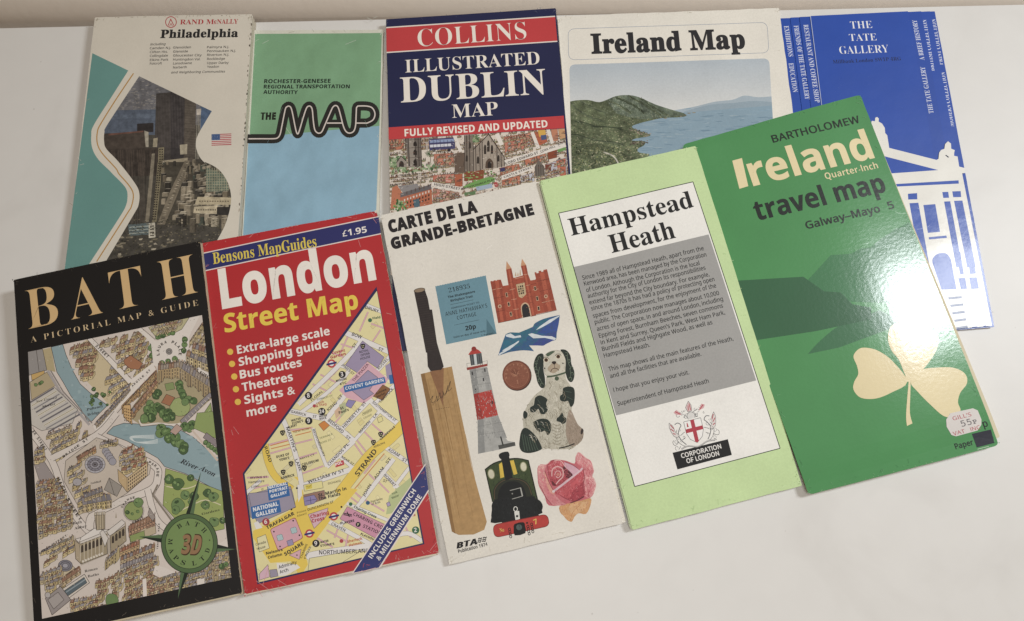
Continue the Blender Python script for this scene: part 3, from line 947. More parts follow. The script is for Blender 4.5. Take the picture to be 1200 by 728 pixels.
a.poly(zd(560, 465, 660, 445, 665, 470, 570, 490), '9db0c4')
a.poly(zd(668, 440, 690, 432, 700, 460, 680, 468), 'b04a4a'); a.poly(zd(708, 352, 738, 345, 740, 368, 712, 374), '3f3c66')
for p_, w in ((zd(290, 450, 470, 482), 6), (zd(740, 318, 1110, 205), 6), (zd(720, 410, 910, 345), 5), (zd(430, 150, 470, 250), 4), (zd(905, 130, 945, 230), 4), (zd(1000, 105, 1030, 200), 4), (zd(690, 140, 720, 210), 5)):
    a.stroke(p_, w, 'e2dad0', cap=False)
for i in range(620):
    x, y = R.uniform(30, 1110), R.uniform(150, 600)
    a.stroke([zd(x, y), zd(x + R.uniform(3, 16), y + R.uniform(-5, 5))], .3, R.choice([DK, DK, '5a4036', 'eadfd2', '8a5b48']), cap=False)
for s_, p0, p1, cp in (('COOK', (40, 270), (104, 265), 2.6), ('STREET', (316, 262), (392, 256), 2.3), ('HIGH STREET', (306, 456), (464, 486), 3.0), ('LORD EDWARD ST', (748, 330), (945, 262), 3.0),
                       ('CASTLE STREET', (735, 412), (905, 350), 2.3), ('CORK HILL', (960, 256), (1050, 222), 2.6), ('ST AUDOENS CHURCH', (42, 402), (250, 388), 2), ('OLYMPIA', (1065, 212), (1110, 196), 2.3), ('CORNMARKET', (42, 462), (180, 440), 2.2),
                       ('CHRISTCHURCH PLACE', (482, 484), (690, 420), 2.1), ('ESSEX STREET', (745, 175), (880, 148), 2.2)):
    a.text(s_, zd(*p0), zd(*p1), '302824', 'sb', cap=cp, fat=-.004)
for i in range(7):
    a.text('from the city wall to the old quay'[i:i + 22], zd(45, 412 + i % 3 * 12), zd(265, 398 + i % 3 * 12), '5a4a42', 's', cap=1.3)
a.build()

# ================================================================== wide map of Ireland with the bay photo
m = Leaflet('country_map', 'wide cream map of Ireland with rocky bay photo behind the green maps', 'map',
            35.252, 296.039, .0234, 2.5, 2.5, [(653.3, 19.3), (912.8, 9.3), (969, 425), (686, 438)], 2.5,
            bend=lambda x, y: .3 * math.sin(x / 21) * math.sin(y / 40 + .5))
m.sheets(sheet_mat, 4, col='d9d3c4', seed=9, inset=.5, top=.3)
cv = m.slab('cover', matt_ink, m.q, -.3, 0, 'e6e1d5', r=.9, wob=.2, seed=9)
scuffs(m, cv, matt_ink, 70, ['f2eee4', 'cfc8b8', 'd8d2c4'], 302)
zi = Z(650, 0, 3.31)
a = Art(m, 'title_frame', matt_ink, 1)
a.stroke(rrect(zi(52, 113, 824, 87, 831, 205, 54, 233), 8, 6), .45, '8f9cb0', closed=True, cap=False)
a.build()
a = Art(m, 'title_lettering', matt_ink, 1)
a.text('Ireland Map', zi(143, 207), zi(741, 186), '2e2d30', 'r', top=zi(142, 134), fat=.028)
a.build()
pq = zi(57, 251, 832, 227, 852, 560, 68, 760)
CLIP = rrect(pq, 7, 5)
a = Art(m, 'cover_photo', matt_ink, 1, clip=CLIP)
R = random.Random(31)
for i in range(26):
    f = i / 25
    y0, y1 = 190 + i * 10, 202 + i * 10
    a.poly(zi(40, y0 + 24, 880, y0, 880, y1 + 60, 40, y1 + 70), mix('aebac4', 'dcdcd8', f ** 1.3))
a.poly(smooth(zi(440, 432, 540, 415, 620, 396, 690, 388, 735, 372, 790, 378, 870, 372), 4) + zi(880, 470, 440, 470), 'a3b3be')
a.poly(smooth(zi(500, 434, 600, 408, 700, 400, 780, 392, 870, 400), 4) + zi(880, 470, 500, 470), '91a5b2')
a.poly(zi(300, 452, 480, 440, 870, 408, 880, 700, 300, 760), '86a1b2')
for i in range(240):
    x, y = R.uniform(310, 860), R.uniform(420, 640)
    f = R.uniform(8, 50)
    a.poly(zi(x, y, x + f, y - 1.5, x + f * 1.3, y + .4, x + f * .4, y + R.uniform(1.5, 4)), R.choice(['7c98ab', '7592a5', '8ca5b4', '97adb9', '708ca0'] if y > 440 else ['7f9eb2', '8aa6b8']))
a.build()
a = Art(m, 'photo_headland', rugged_ink, 2, clip=CLIP)
hill = smooth(zi(40, 400, 80, 390, 130, 388, 170, 396, 200, 388, 240, 372, 290, 369, 330, 378, 390, 405, 450, 425, 510, 446, 490, 455, 420, 458, 370, 468, 330, 478, 300, 490, 320, 505, 370, 522, 360, 530, 320, 536, 300, 545, 350, 548, 345, 565, 320, 578, 330, 592, 370, 602, 300, 640, 230, 700, 60, 760), 3)
a.poly(hill, '5c6648')
far = smooth(zi(200, 390, 240, 372, 290, 369, 330, 378, 390, 405, 450, 425, 510, 446, 420, 456, 330, 462, 240, 440), 3)
a.poly(far, '5f6c5a')
for i in range(3200):
    x, y = R.uniform(50, 500), 0
    y = R.uniform(375, 700)
    pt = zi(x, y)
    if not inpoly(pt, hill): continue
    d = (y - 370) / 330
    r = (.3 + 1.0 * d) * R.uniform(.5, 1.3)
    if y < 450 and x > 190: cs = ['66735c', '586650', '717c62', '505d4a', '6d7660']
    else: cs = ['5b6446', '79805e', '4a533c', '8b8c6a', '687050', '9a9878', '3f4733', 'aaa688', '807f5a']
    a.poly(blob(pt, r, R, 6, .45, r * .6), R.choice(cs))
tones(far, ['8b9482', '77836f', '66725f'], zi(290, 372), zi(420, 452), 900, 2.6, .7, 62, .35, .3)
for q_ in ((205, 392, 250, 408, 300, 440), (240, 378, 290, 400, 350, 440), (290, 372, 340, 400, 410, 445), (330, 380, 380, 415, 440, 446), (100, 392, 150, 420, 210, 440), (60, 395, 110, 440, 190, 470), (80, 470, 160, 490, 260, 500), (60, 520, 150, 540, 270, 560)):
    for k in range(5): a.stroke([(p_[0] + R.uniform(-2, 2), p_[1] + R.uniform(-1.5, 1.5)) for p_ in smooth(zi(*q_), 3)], R.uniform(.4, 1.2), R.choice(['465139', '525c45', '3c4632', '5f684f']), cap=False)
tones(hill, ['8a9176', '6f7a5c', '5a6444', '4a5438'], zi(240, 380), zi(150, 640), 900, 3.2, .8, 35, .8, .35)
tones(zi(60, 560, 260, 560, 300, 640, 230, 700, 60, 720), ['2f3822', '6d7440', '8f8f5e', '3a4428'], zi(60, 560), zi(260, 700), 500, 3, 1.2, None, .8, .6)
for i in range(90):
    t = R.random()
    x, y = lerp((300, 500), (370, 522), t) if R.random() < .5 else lerp((300, 556), (360, 548), t)
    a.poly(blob(zi(x + R.uniform(-16, 4), y + R.uniform(-5, 8)), R.uniform(.5, 1.5), R, 6, .4, R.uniform(.3, .8)), R.choice(['8a7d6b', '5a5044', '3f3a33', 'a2947f', '6d6354']))
for x, y in ((505, 447), (520, 440), (540, 438), (490, 452), (430, 459)):
    a.poly(blob(zi(x, y), 2.2, R, 7, .3, .6), '8d8672')
a.stroke(smooth(zi(190, 590, 225, 604, 245, 630, 250, 660), 4), 1.6, 'b7b3a4')
a.build()

# ================================================================== blue gallery leaflet
m = Leaflet('gallery_leaflet', 'blue gallery leaflet with white columned facade and stepped index tabs', 'leaflet',
            175.2, 291.8, .0266, 3, 3, [(914.5, 20.7), (1096.3, 12.2), (1166.5, 383), (962, 398)], 3)
z4 = Z(900, 0, 4); z7 = Z(1020, 130, 7.5); z8 = Z(1040, 220, 8.57); z9 = Z(1060, 300, 8.09)
BL, WH, NV = '164bb0', 'e4e2da', '1c3570'
gl_ink = ink_material('satin_blue_print', .5, .3, coat=.3, coat_rough=.17, grain=.02, bump=.05, bscale=200, wave=.06, wscale=24)
def loc(*p): return [m.p(a) for a in p]
m.sheets(sheet_mat, 3, quad=loc((916, 22), (1095, 14), (1165, 381), (963, 395)), col='d9d6d2', seed=12, inset=.3, top=1.3)
m.slab('lower_leaf', gl_ink, m.q, -1.25, -.95, '164aae', r=.5, wob=.07, seed=20)
m.slab('middle_leaf', gl_ink, loc((926.5, 20), (1091, 12.6), (1158, 382), (975, 397)), -.93, -.65, '164bb0', r=.5, wob=.05, seed=21)
m.slab('upper_leaf', gl_ink, loc((937, 19.6), (1080, 13), (1146, 383), (986, 396)), -.63, -.35, '1549ac', r=.5, wob=.05, seed=22)
m.slab('front_leaf', gl_ink, loc((949.5, 18.8), (1064, 13.3), (1130, 384), (1000, 395)), -.33, 0, BL, r=.4, wob=.05, seed=23)
a = Art(m, 'leaf_edge', gl_ink, 1)
a.stroke([z4(199, 76), z4(252, 495)], .7, 'b9c4e4', cap=False)
a.build()
a = Art(m, 'title_lettering', gl_ink, 1)
for t_, p0, p1, tp in (('THE', (388, 135), (490, 132), (386, 101)), ('TATE', (383, 193), (511, 190), (384, 160)), ('GALLERY', (337, 254), (568, 246), (336, 218))):
    a.text(t_, z4(*p0), z4(*p1), 'e9ebf0', 'r', top=z4(*tp), fat=-.012)
a.text('Millbank London SW1P 4RG', z4(306, 299), z4(625, 283), '1b2858', 'r', cap=4.2, fat=-.006)
a.build()
for nm, z, rows in (('index_tab_text', -.95, [('EXHIBITIONS', (77, 118), (99, 262)), ('EDUCATION', (99, 293), (120, 430)), ('MODERN COLLECTION', (876, 590), (832, 335)), ('PRINT COLLECTION', (824, 300), (788, 86))]),
                    ('index_tab_text', -.65, [('FRIENDS OF THE TATE GALLERY', (122, 118), (176, 465)), ('BRITISH COLLECTION', (783, 330), (744, 90))]),
                    ('index_tab_text', -.35, [('RESTAURANT AND COFFEE SHOP', (167, 115), (222, 480)), ('THE TATE GALLERY', (778, 530), (736, 312)), ('A BRIEF HISTORY', (735, 280), (698, 92))])):
    for t_, p0, p1 in rows:
        a = Art(m, nm, gl_ink, 1, z=z)
        # cap height of an upright column of text is set across the tab
        A, B = np.array(m.p(z4(*p0))), np.array(m.p(z4(*p1)))
        L = np.linalg.norm(B - A); d = (B - A) / L; n = np.array((-d[1], d[0]))
        V_, F_, N_ = raw_text(t_, 'r', 2)
        V_ = V_ + N_ * -.002
        x0, x1 = V_[:, 0].min(), V_[:, 0].max()
        a.T.append((A + ((V_[:, 0] - x0) * L / (x1 - x0))[:, None] * d + (V_[:, 1] * 2.95 / cap_height('r'))[:, None] * n, F_, 'd3daee'))
        a.build()
a = Art(m, 'gallery_facade', gl_ink, 1, clip=[(1000, 100), (1114, 100), (1166, 381.5), (1000, 396)])
a.poly(z7(-60, 420, 0, 130, 12, 88, 40, 92, 42, 62, 58, 54, 74, 68, 72, 95, 102, 112, 126, 150, 130, 196, 148, 216, 165, 326, 582, 432, 598, 422, 604, 368, 620, 345, 650, 334, 656, 292, 682, 268, 708, 288, 710, 333, 742, 346, 736, 368, 735, 395, 766, 402, 780, 490, 832, 504, 836, 546, 806, 550) + z9(830, 668, 480, 700) + [z7(-100, 1900)], WH)
a.poly(z7(60, 380, 145, 405, 597, 521, 200, 549, 60, 556), BL)
a.poly(z7(180, 646, 775, 611, 777, 640, 190, 668), BL)
a.poly(z7(655, 390, 668, 388, 690, 405, 684, 414), '2b2f45')
for q_ in ((205, 62, 297, 55, 300, 118, 208, 120), (550, 45, 610, 42, 618, 102, 560, 104), (650, 38, 735, 35, 740, 95, 660, 97), (220, 157, 310, 152, 420, 780, 330, 780),
           (568, 140, 630, 137, 752, 800, 690, 800), (668, 133, 752, 130, 886, 800, 800, 800), (360, 175, 480, 166, 528, 445, 405, 455)):
    a.poly(z8(*q_), BL)
a.poly(rrect(z8(413, 498, 592, 481, 598, 505, 417, 521), .8), BL)
a.poly(z9(482, -40, 528, -40, 562, 170, 528, 178), BL); a.poly(z9(600, -40, 640, -40, 678, 168, 618, 172), BL)
a.poly(z9(508, 211, 575, 208, 592, 312, 535, 318), BL); a.poly(z9(612, 205, 685, 203, 705, 310, 632, 315), BL)
a.poly(smooth(z9(262, 60, 268, 22, 300, -12, 345, -28, 395, -22, 425, 8, 442, 45), 4) + z9(492, 316, 350, 321), BL)
for i in range(5): a.poly(z9(*[v for p_ in ((412 + i * 19, 392 + i * 71), (540 + i * 14, 380 + i * 70), (546 + i * 14, 402 + i * 70), (418 + i * 19, 414 + i * 71)) for v in p_]), NV)
a.poly(z9(640, 672, 690, 668, 690, 676, 640, 680), BL); a.poly(z9(745, 662, 775, 659, 775, 670, 745, 672), BL)
for x in (650, 745): a.stroke([z9(x - 30, 330), z9(x + 20, 655)], .5, 'cfcec8', cap=False)
fac = a.build()
a = Art(m, 'scuff_marks', gl_ink, 2)
R = random.Random(77)
for p_, q_ in (((298, 205), (318, 212)), ((300, 420), (350, 412)), ((395, 400), (425, 380)), ((850, 340), (860, 370)), ((880, 520), (905, 548))):
    a.stroke([z8(*p_), z8(*q_)], .5, '8fa2dc', cap=False)
for i in range(26):
    x, y = R.uniform(960, 1080), R.uniform(20, 150)
    a.poly(blob((x, y), R.uniform(.15, .35), R, 5), '5d78c6')
a.build(fac)

# ================================================================== green Ireland travel map
m = Leaflet('travel_map', 'glossy dark green travel map with a pale shamrock and a price sticker', 'map',
            106.487, 205.239, .2386, 7.5, 5.5, [(799, 171), (1009, 110), (1172.5, 521.5), (948, 580)], 5,
            bend=lambda x, y: .9 * math.sin(math.pi * min(1, max(0, x / 113))) - 1.0 * math.exp(-((113 - x) / 22) ** 2) + .35 * math.sin(y / 37) + 1.6 * math.exp(-(x * x + y * y) / 500) - .5 * math.exp(-((y + 214) / 10) ** 2))
m.sheets(sheet_mat, 6, quad=[m.p(p_) for p_ in ((800, 172), (1009.5, 112), (1175, 513), (950, 578.5))], col='d3c7a8', seed=15, inset=.4)
GN = '3c8e49'
cv = m.slab('cover', gloss_ink, m.q, -.35, 0, GN, r=2.6, wob=.08, seed=30)
scuffs(m, cv, gloss_ink, 80, ['5aa064', '6fae78', '357a44'], 305)
g5 = Z(800, 100, 1.455); h1 = Z(900, 182, 4); h2 = Z(900, 364, 4)
a = Art(m, 'hill_scene', gloss_ink, 1, clip=[(803, 173), (1007.5, 112), (1170, 520), (950, 577)])
a.poly(h1(100, 672, 205, 565, 292, 470, 385, 464, 432, 440, 480, 432, 520, 400, 600, 345, 690, 300, 860, 700, 420, 690), '2f7845')
a.poly(smooth(h2(185, 205, 215, 170, 262, 125, 320, 80, 390, 50, 520, 0), 3) + h2(640, 60, 480, 120, 330, 175), '2c6e42')
a.poly(g5(80, 336, 95, 333, 205, 327, 240, 352, 268, 354, 288, 374, 320, 380, 320, 400, 225, 420, 130, 434, 90, 445), '24613a')
a.build()
a = Art(m, 'shamrock', gloss_ink, 2)
CR = 'e3d2a0'
a.poly(smooth(h2(655, 328, 610, 235, 575, 190, 558, 135, 570, 80, 610, 58, 645, 70, 690, 92, 760, 88, 798, 118, 795, 170, 765, 225, 715, 285), 4, True), CR)
a.poly(smooth(h2(648, 335, 575, 385, 500, 414, 430, 410, 396, 372, 400, 335, 418, 300, 412, 260, 396, 215, 425, 180, 470, 178, 520, 195, 580, 240), 4, True), CR)
a.poly(smooth(h2(664, 335, 715, 280, 790, 268, 870, 268, 925, 295, 935, 340, 902, 385, 890, 430, 902, 470, 870, 498, 820, 495, 760, 445, 700, 385), 4, True), CR)
a.poly(smooth(h2(655, 328, 646, 430, 642, 500, 646, 542), 4) + smooth(h2(672, 530, 660, 480, 662, 400, 664, 330), 4), CR)
a.poly(circ(h2(655, 318), 4.5, 10), CR)
a.build()
a = Art(m, 'title_lettering', gloss_ink, 2)
a.text('BARTHOLOMEW', z4(22, 672), z4(437, 571), '0d1b15', 's', top=z4(18, 638), fat=.02)
a.poly(g5(84, 129.5, 100.5, 125, 111.5, 172.5, 96.5, 177), 'e6d5a2')
a.text('reland', g5(120, 172), g5(329, 122), 'e6d5a2', 'sb', top=g5(110, 124), fat=.012)
a.text('Quarter-Inch', h1(270, 115), h1(522, 57), 'e6d5a2', 'sb', top=h1(264, 85), fat=-.01)
a.text('travel map', g5(127, 231), g5(350, 180), '0d1b16', 'sb', fat=.01, top=g5(117, 199))
a.text('Galway–Mayo', h1(180, 348), h1(531, 263), '0d1b16', 's', top=h1(173, 314), fat=.025)
a.text('5', h1(571, 251), h1(599, 244), '0d1b16', 's', top=h1(564, 217), fat=.025)
a.build()
a = Art(m, 'paper_mark', gloss_ink, 2)
a.text('Paper', h2(880, 650), h2(968, 628), '15231e', 's', cap=6.2, fat=.03)
a.poly(h2(958, 578, 1050, 557, 1068, 620, 982, 642), '1d2030')
a.text('p', h2(1016, 547), h2(1038, 541), '15231e', 's', cap=8, fat=.02)
a.build()
st_ink = ink_material('sticker_paper', .55, .3, grain=.04)
stq = h2(852, 482, 962, 458, 985, 468, 1003, 510, 1003, 535, 985, 562, 880, 590, 858, 584, 834, 545, 832, 512)
sp = [m.p(p_) for p_ in stq]
V_ = [(x, y, .16) for x, y in sp[::-1]] + [(x, y, .05) for x, y in sp[::-1]]
n_ = len(sp)
st = m.out('price_sticker', V_, [list(range(n_)), list(range(2 * n_ - 1, n_ - 1, -1))] + [[i, n_ + i, n_ + (i + 1) % n_, (i + 1) % n_] for i in range(n_)], st_ink, ['d6d0cb'] * (n_ + 2),
           label='small pale price sticker near the corner')
a = Art(m, 'sticker_print', st_ink, 3, z=.06, parent=None)
a.text("GILL'S", h2(866, 516), h2(956, 494), 'b8505a', 's', cap=4.4, fat=.006)
a.text('55', h2(908, 545), h2(958, 533), '6b6468', 'm', cap=6.4, fat=.006)
a.text('P', h2(965, 532), h2(984, 526), '6b6468', 'm', cap=4.4, fat=.02)
a.text('VAT', h2(868, 587), h2(925, 573), 'b8505a', 's', cap=4.4, fat=.006)
a.text('INC', h2(953, 566), h2(1000, 554), 'b8505a', 's', cap=4.4, fat=.006)
a.build().parent = st
a = Art(m, 'edge_wear', gloss_ink, 2)
a.stroke([h2(806, 38), h2(842, 39)], .8, '1d3a2a', cap=False)
a.stroke(h1(600, 262, 625, 272, 650, 268), .8, '8fc09a', cap=False)
a.stroke(h2(985, 650, 1040, 636), .7, 'b9cdb4', cap=False)
for i in range(30):
    p_ = lerp((950, 578.6), (1171, 521), R.random())
    a.poly(blob((p_[0], p_[1] - .6), R.uniform(.2, .8), R, 6, .4, .3), R.choice(['9fb897', '6f9a73', '4f8a5c']))
for i in range(16):
    p_ = lerp((1010, 112), (1171, 518), R.random())
    a.poly(blob((p_[0] - .5, p_[1]), R.uniform(.2, .45), R, 6, .4, .9), R.choice(['7fae86', '5f9a6c']))
a.build(cv)

# ================================================================== pale green Hampstead leaflet
m = Leaflet('heath_leaflet', 'light green leaflet with white panel of grey boxed text and red cross crest', 'leaflet',
            17.258, 179.810, .2166, 11, 4.5, [(631.3, 212.8), (815, 171), (940.3, 569.3), (739.3, 621.7)], 3,
            bend=lambda x, y: .4 * math.sin(x / 16) * math.sin(y / 45) + .9 * math.exp(-(x / 14) ** 2) * math.exp(-(y / 60) ** 2) - .4 * math.exp(-((y + 203) / 10) ** 2))
m.sheets(sheet_mat, 5, col='b9c79c', seed=18, inset=.5, top=.3)
cv = m.slab('cover', matt_ink, [m.p(p_) for p_ in ((633, 212.4), (815, 171), (940.3, 569.3), (741.4, 621.1))], -.3, 0, 'c2dc9c', r=.8, wob=.1, seed=33)
scuffs(m, cv, matt_ink, 70, ['d2e4b4', 'a9c488', 'b4cc92'], 306)
z7_ = Z(600, 182, 4); z11 = Z(600, 364, 4)
WQ = [(654.5, 250.3), (812, 213.3), (914.3, 525.5), (743.7, 570.3)]
a = Art(m, 'text_panel', matt_ink, 1)
a.poly(WQ, 'eceae4')
a.poly([(672, 313.2), (830.2, 275), (886.2, 446), (722, 487)], 'a1a09d')
a.stroke(WQ, .9, '26302a', closed=True, cap=False)
a.build()
a = Art(m, 'title_lettering', matt_ink, 2)
a.text('Hampstead', z7_(279, 378), z7_(853, 243), '262626', 'r', top=z7_(262, 300), fat=.004)
a.text('Heath', z7_(469, 458), z7_(769, 387), '262626', 'r', top=z7_(444, 377), fat=.004)
a.build()
a = Art(m, 'body_text', matt_ink, 2)
for t_, x0, y0, x1, y1 in (('Since 1989 all of Hampstead Heath, apart from the', 683, 328.2, 825, 293.3), ('Kenwood area, has been managed by the Corporation', 685, 335, 828, 300.7),
        ('of London. Although the Corporation is the local', 687.5, 342.5, 820, 310.8), ('authority for the City of London its responsibilities', 689.2, 349.5, 827, 316.2),
        ('extend far beyond the City boundary. For example,', 691.2, 357, 831.5, 323.8), ('since the 1870s it has had a policy of protecting open', 693.3, 364, 837.5, 329.5),
        ('spaces from development, for the enjoyment of the', 695.5, 372.7, 839.5, 337), ('public. The Corporation now manages about 10,000', 697.5, 380, 843, 345.7),
        ('acres of open space, in and around London, including', 700, 388, 847.5, 352.5), ('Epping Forest, Burnham Beeches, seven commons', 702.5, 396, 847.5, 360.5),
        ("in Kent and Surrey, Queen's Park, West Ham Park,", 704.5, 403.8, 849.7, 368.5), ('Bunhill Fields and Highgate Wood, as well as', 706.2, 411.6, 835, 380),
        ('Hampstead Heath.', 708.2, 419.2, 762, 406.3), ('This map shows all the main features of the Heath,', 713.7, 435.2, 859.5, 399),
        ('and all the facilities that are available.', 715.5, 443.3, 822, 417), ('I hope that you enjoy your visit.', 719.5, 459.7, 808, 438.5),
        ('Superintendent of Hampstead Heath', 724.2, 475.7, 831, 448.5)):
    a.text(t_, (x0, y0), (x1, y1), '2e2e2e', 's', cap=5.0, fat=.012, res=2)
a.build()
a = Art(m, 'city_crest', matt_ink, 2)
R = random.Random(41)
IK, RD = '4a4a4c', 'b63a48'
ux, uy = (np.array(z11(1012, 603)) - np.array(z11(752, 668))) / 260 * 4
def cz(x, y):
    """crest drawn upright round its shield: x right, y down, in fourths of a sketch unit"""
    c0 = z11(855, 562); k = .25
    return (c0[0] + (x * .970 + y * .235) * k, c0[1] + (-x * .245 + y * .985) * k)
sh = [cz(*p_) for p_ in ((-40, -50), (42, -50), (42, 5), (30, 35), (0, 58), (-28, 36), (-40, 5))]
a.poly(sh, 'eeece8'); a.stroke(sh, .5, IK, closed=True, cap=False)
a.poly([cz(*p_) for p_ in ((-9, -50), (9, -50), (9, 52), (0, 58), (-9, 52))], RD)
a.poly([cz(*p_) for p_ in ((-40, -14), (42, -14), (42, 4), (-40, 4))], RD)
a.poly([cz(*p_) for p_ in ((-28, -42), (-24, -42), (-22, -22), (-30, -22))], RD)
def curl(x, y, r, t0, turns, n=14):
    return [cz(x + r * (1 - i / n * .75) * math.cos(t0 + turns * i / n), y + r * (1 - i / n * .75) * math.sin(t0 + turns * i / n)) for i in range(n + 1)]
for sx in (-1, 1):
    # dragon supporter: body, neck, wing, tail, legs
    a.stroke(smooth([cz(sx * x, y) for x, y in ((52, 55), (70, 30), (78, 0), (66, -25), (56, -38), (68, -52), (84, -48))], 4), .9, '6b6b6e')
    a.stroke(smooth([cz(sx * x, y) for x, y in ((60, 62), (82, 40), (92, 8), (80, -22))], 4), .5, IK)
    a.poly([cz(sx * x, y) for x, y in ((74, 5), (88, -12), (94, -44), (108, -62), (112, -40), (108, -18), (100, 4), (86, 14))], 'dcd6d2')
    a.stroke([cz(sx * x, y) for x, y in ((74, 5), (88, -12), (94, -44), (108, -62), (112, -40), (108, -18), (100, 4), (86, 14))], .4, IK, closed=True, cap=False)
    for q_ in ((92, -30, 104, -52), (94, -18, 108, -34), (90, -4, 102, -10)):
        a.stroke([cz(sx * q_[0], q_[1]), cz(sx * q_[2], q_[3])], 1, RD)
    a.stroke(smooth([cz(sx * x, y) for x, y in ((88, 40), (106, 46), (112, 30), (104, 22))], 4), .5, IK)
    for q_ in ((66, 30, 50, 22), (70, 8, 46, -4), (62, 58, 44, 66), (80, 56, 92, 68)):
        a.stroke([cz(sx * q_[0], q_[1]), cz(sx * q_[2], q_[3])], .55, IK)
    for i in range(7): a.stroke(curl(sx * R.uniform(50, 100), R.uniform(-40, 60), R.uniform(5, 12), R.uniform(0, 6), R.choice([-5, 5])), .35, R.choice([IK, '77777a']), cap=False)
    # mantling beside the helm
    for i in range(9): a.stroke(curl(sx * R.uniform(14, 66), R.uniform(-104, -62), R.uniform(5, 13), R.uniform(0, 6), R.choice([-5, 5])), .4, R.choice([IK, '6a6a6d']), cap=False)
    a.poly([cz(sx * x, y) for x, y in ((40, -84), (60, -112), (76, -104), (66, -90))], 'd6a3a6'); a.stroke([cz(sx * 46, -88), cz(sx * 68, -106)], 1, RD)
a.poly(smooth([cz(*p_) for p_ in ((-16, -56), (-18, -76), (0, -88), (18, -76), (16, -56))], 3), 'd8d6d2')
a.stroke(smooth([cz(*p_) for p_ in ((-16, -56), (-18, -76), (0, -88), (18, -76), (16, -56))], 3), .5, IK)
a.poly([cz(*p_) for p_ in ((-10, -90), (-16, -112), (-6, -126), (4, -138), (12, -118), (10, -92))], 'd9c0be')
a.stroke([cz(*p_) for p_ in ((-10, -90), (-16, -112), (-6, -126), (4, -138), (12, -118), (10, -92))], .45, IK, closed=True, cap=False)
for q_ in ((-6, -96, -2, -120), (5, -96, 4, -126)): a.stroke([cz(q_[0], q_[1]), cz(q_[2], q_[3])], .9, RD)
a.stroke(smooth([cz(*p_) for p_ in ((-80, 68), (-46, 62), (0, 76), (46, 62), (84, 66))], 4), 1.5, 'b9b7b4'); a.stroke(smooth([cz(*p_) for p_ in ((-80, 72), (-46, 66), (0, 80), (46, 66), (84, 70))], 4), .35, IK)
a.build()
a = Art(m, 'corporation_plate', matt_ink, 2)
a.poly(z11(752, 667, 1012, 603, 1031, 677, 775, 745), '242424')
a.text('CORPORATION', z11(795, 692), z11(983, 645), 'e6e4de', 's', cap=5.2, fat=.025)
a.text('OF LONDON', z11(820, 716), z11(973, 678), 'e6e4de', 's', cap=5.2, fat=.025)
a.build()

# ================================================================== pictorial map of Bath
m = Leaflet('pictorial_map', 'thick black guide with gold title and drawn aerial view of Bath', 'map',
            -286.956, 127.699, .1779, 15, 8, [(16.2, 328), (234.3, 282.6), (283.8, 697.3), (40.7, 750)], 8)
m.sheets(sheet_mat, 11, col='cdbf9f', seed=44, inset=.25)
cv = m.slab('cover', satin_ink, [m.p(p_) for p_ in ((16.2, 328), (234.1, 282.6), (283.2, 695), (40.6, 747.2))], -.5, 0, '1c1a1a', r=.6, wob=.06, seed=45)
scuffs(m, cv, satin_ink, 90, ['3a3634', '4c4640', '2e2b2a', '6a6054'], 307)
t5, t6 = Z(0, 182, 4), Z(0, 364, 4)
ZA, ZB, ZC = Z(25, 360, 5), Z(25, 480, 5), Z(35, 583, 5)
GO = 'd2ae74'
a = Art(m, 'title_lettering', satin_ink, 1)
for ch, p0, p1 in (('B', (33.2, 386.6), (69.3, 378.7)), ('A', (83.5, 375.6), (121, 367.3)), ('T', (132, 365), (170, 356.7)), ('H', (190, 352.5), (232.3, 343.2))):
    a.text(ch, p0, p1, GO, 'r', cap=47, fat=-.012, res=8)
a.build()
a = Art(m, 'subtitle_lettering', satin_ink, 1)
a.text('A PICTORIAL MAP & GUIDE', (36.3, 401.6), (232.6, 357.9), 'd3b98c', 'r', cap=6.9, fat=-.016, space=1.45)
a.build()
WIN = [(32.6, 412.4), (236.7, 369.4), (271.2, 677), (49.4, 725.2)]
a = Art(m, 'aerial_illustration', satin_ink, 1, clip=WIN)
R = random.Random(101)
a.poly(rect(10, 350, 300, 760), 'd3c7bd')
# gardens, river
WATER = '8aa3a9'
shape(ZA(380, 430, 300, 250, 400, 180, 520, 320, 640, 440, 520, 580), 'c9b892', 0)
a.poly(ZA(120, 250, 175, 235, 200, 380, 150, 370), 'b5a57c')
shape(ZA(175, 234, 243, 218, 262, 280, 300, 370, 345, 450, 400, 500, 505, 576, 440, 640, 415, 668, 390, 670, 350, 600, 290, 520, 245, 440, 208, 380), WATER, .6)
for i in range(40):
    x, y = R.uniform(200, 420), R.uniform(260, 640)
    a.poly(blob(ZA(x, y), R.uniform(1, 3.4), R, 7, .4, R.uniform(.8, 2.4)), R.choice(['97aeb2', '7f999f', '8fa8ae'])) if 175 + (y - 234) * .42 < x < 235 + (y - 234) * .55 else None
river2 = ZB(500, 140, 540, 100, 600, 80, 690, 85, 700, 100, 800, 90, 880, 95, 950, 130, 1010, 165, 1090, 235, 1180, 330, 1200, 500, 1060, 428, 960, 375, 840, 335, 800, 285, 720, 240, 620, 185)
shape(river2, WATER, .6)
for i in range(60):
    p = ZB(R.uniform(520, 1170), R.uniform(90, 440))
    if inpoly(p, river2): a.poly(blob(p, R.uniform(1, 4.5), R, 7, .4, R.uniform(.6, 1.8)), R.choice(['97aeb2', '7f999f', '90a9af', '82a0a8']))
for k in range(4):
    a.stroke(smooth(ZB(800, 196 - k * 7, 740, 200 - k * 4, 670, 190, 636 + k * 5, 170, 650, 156 + k * 3, 720, 152 + k * 5, 780, 150 + k * 7), 3), .7, 'c8d2d2', cap=False)
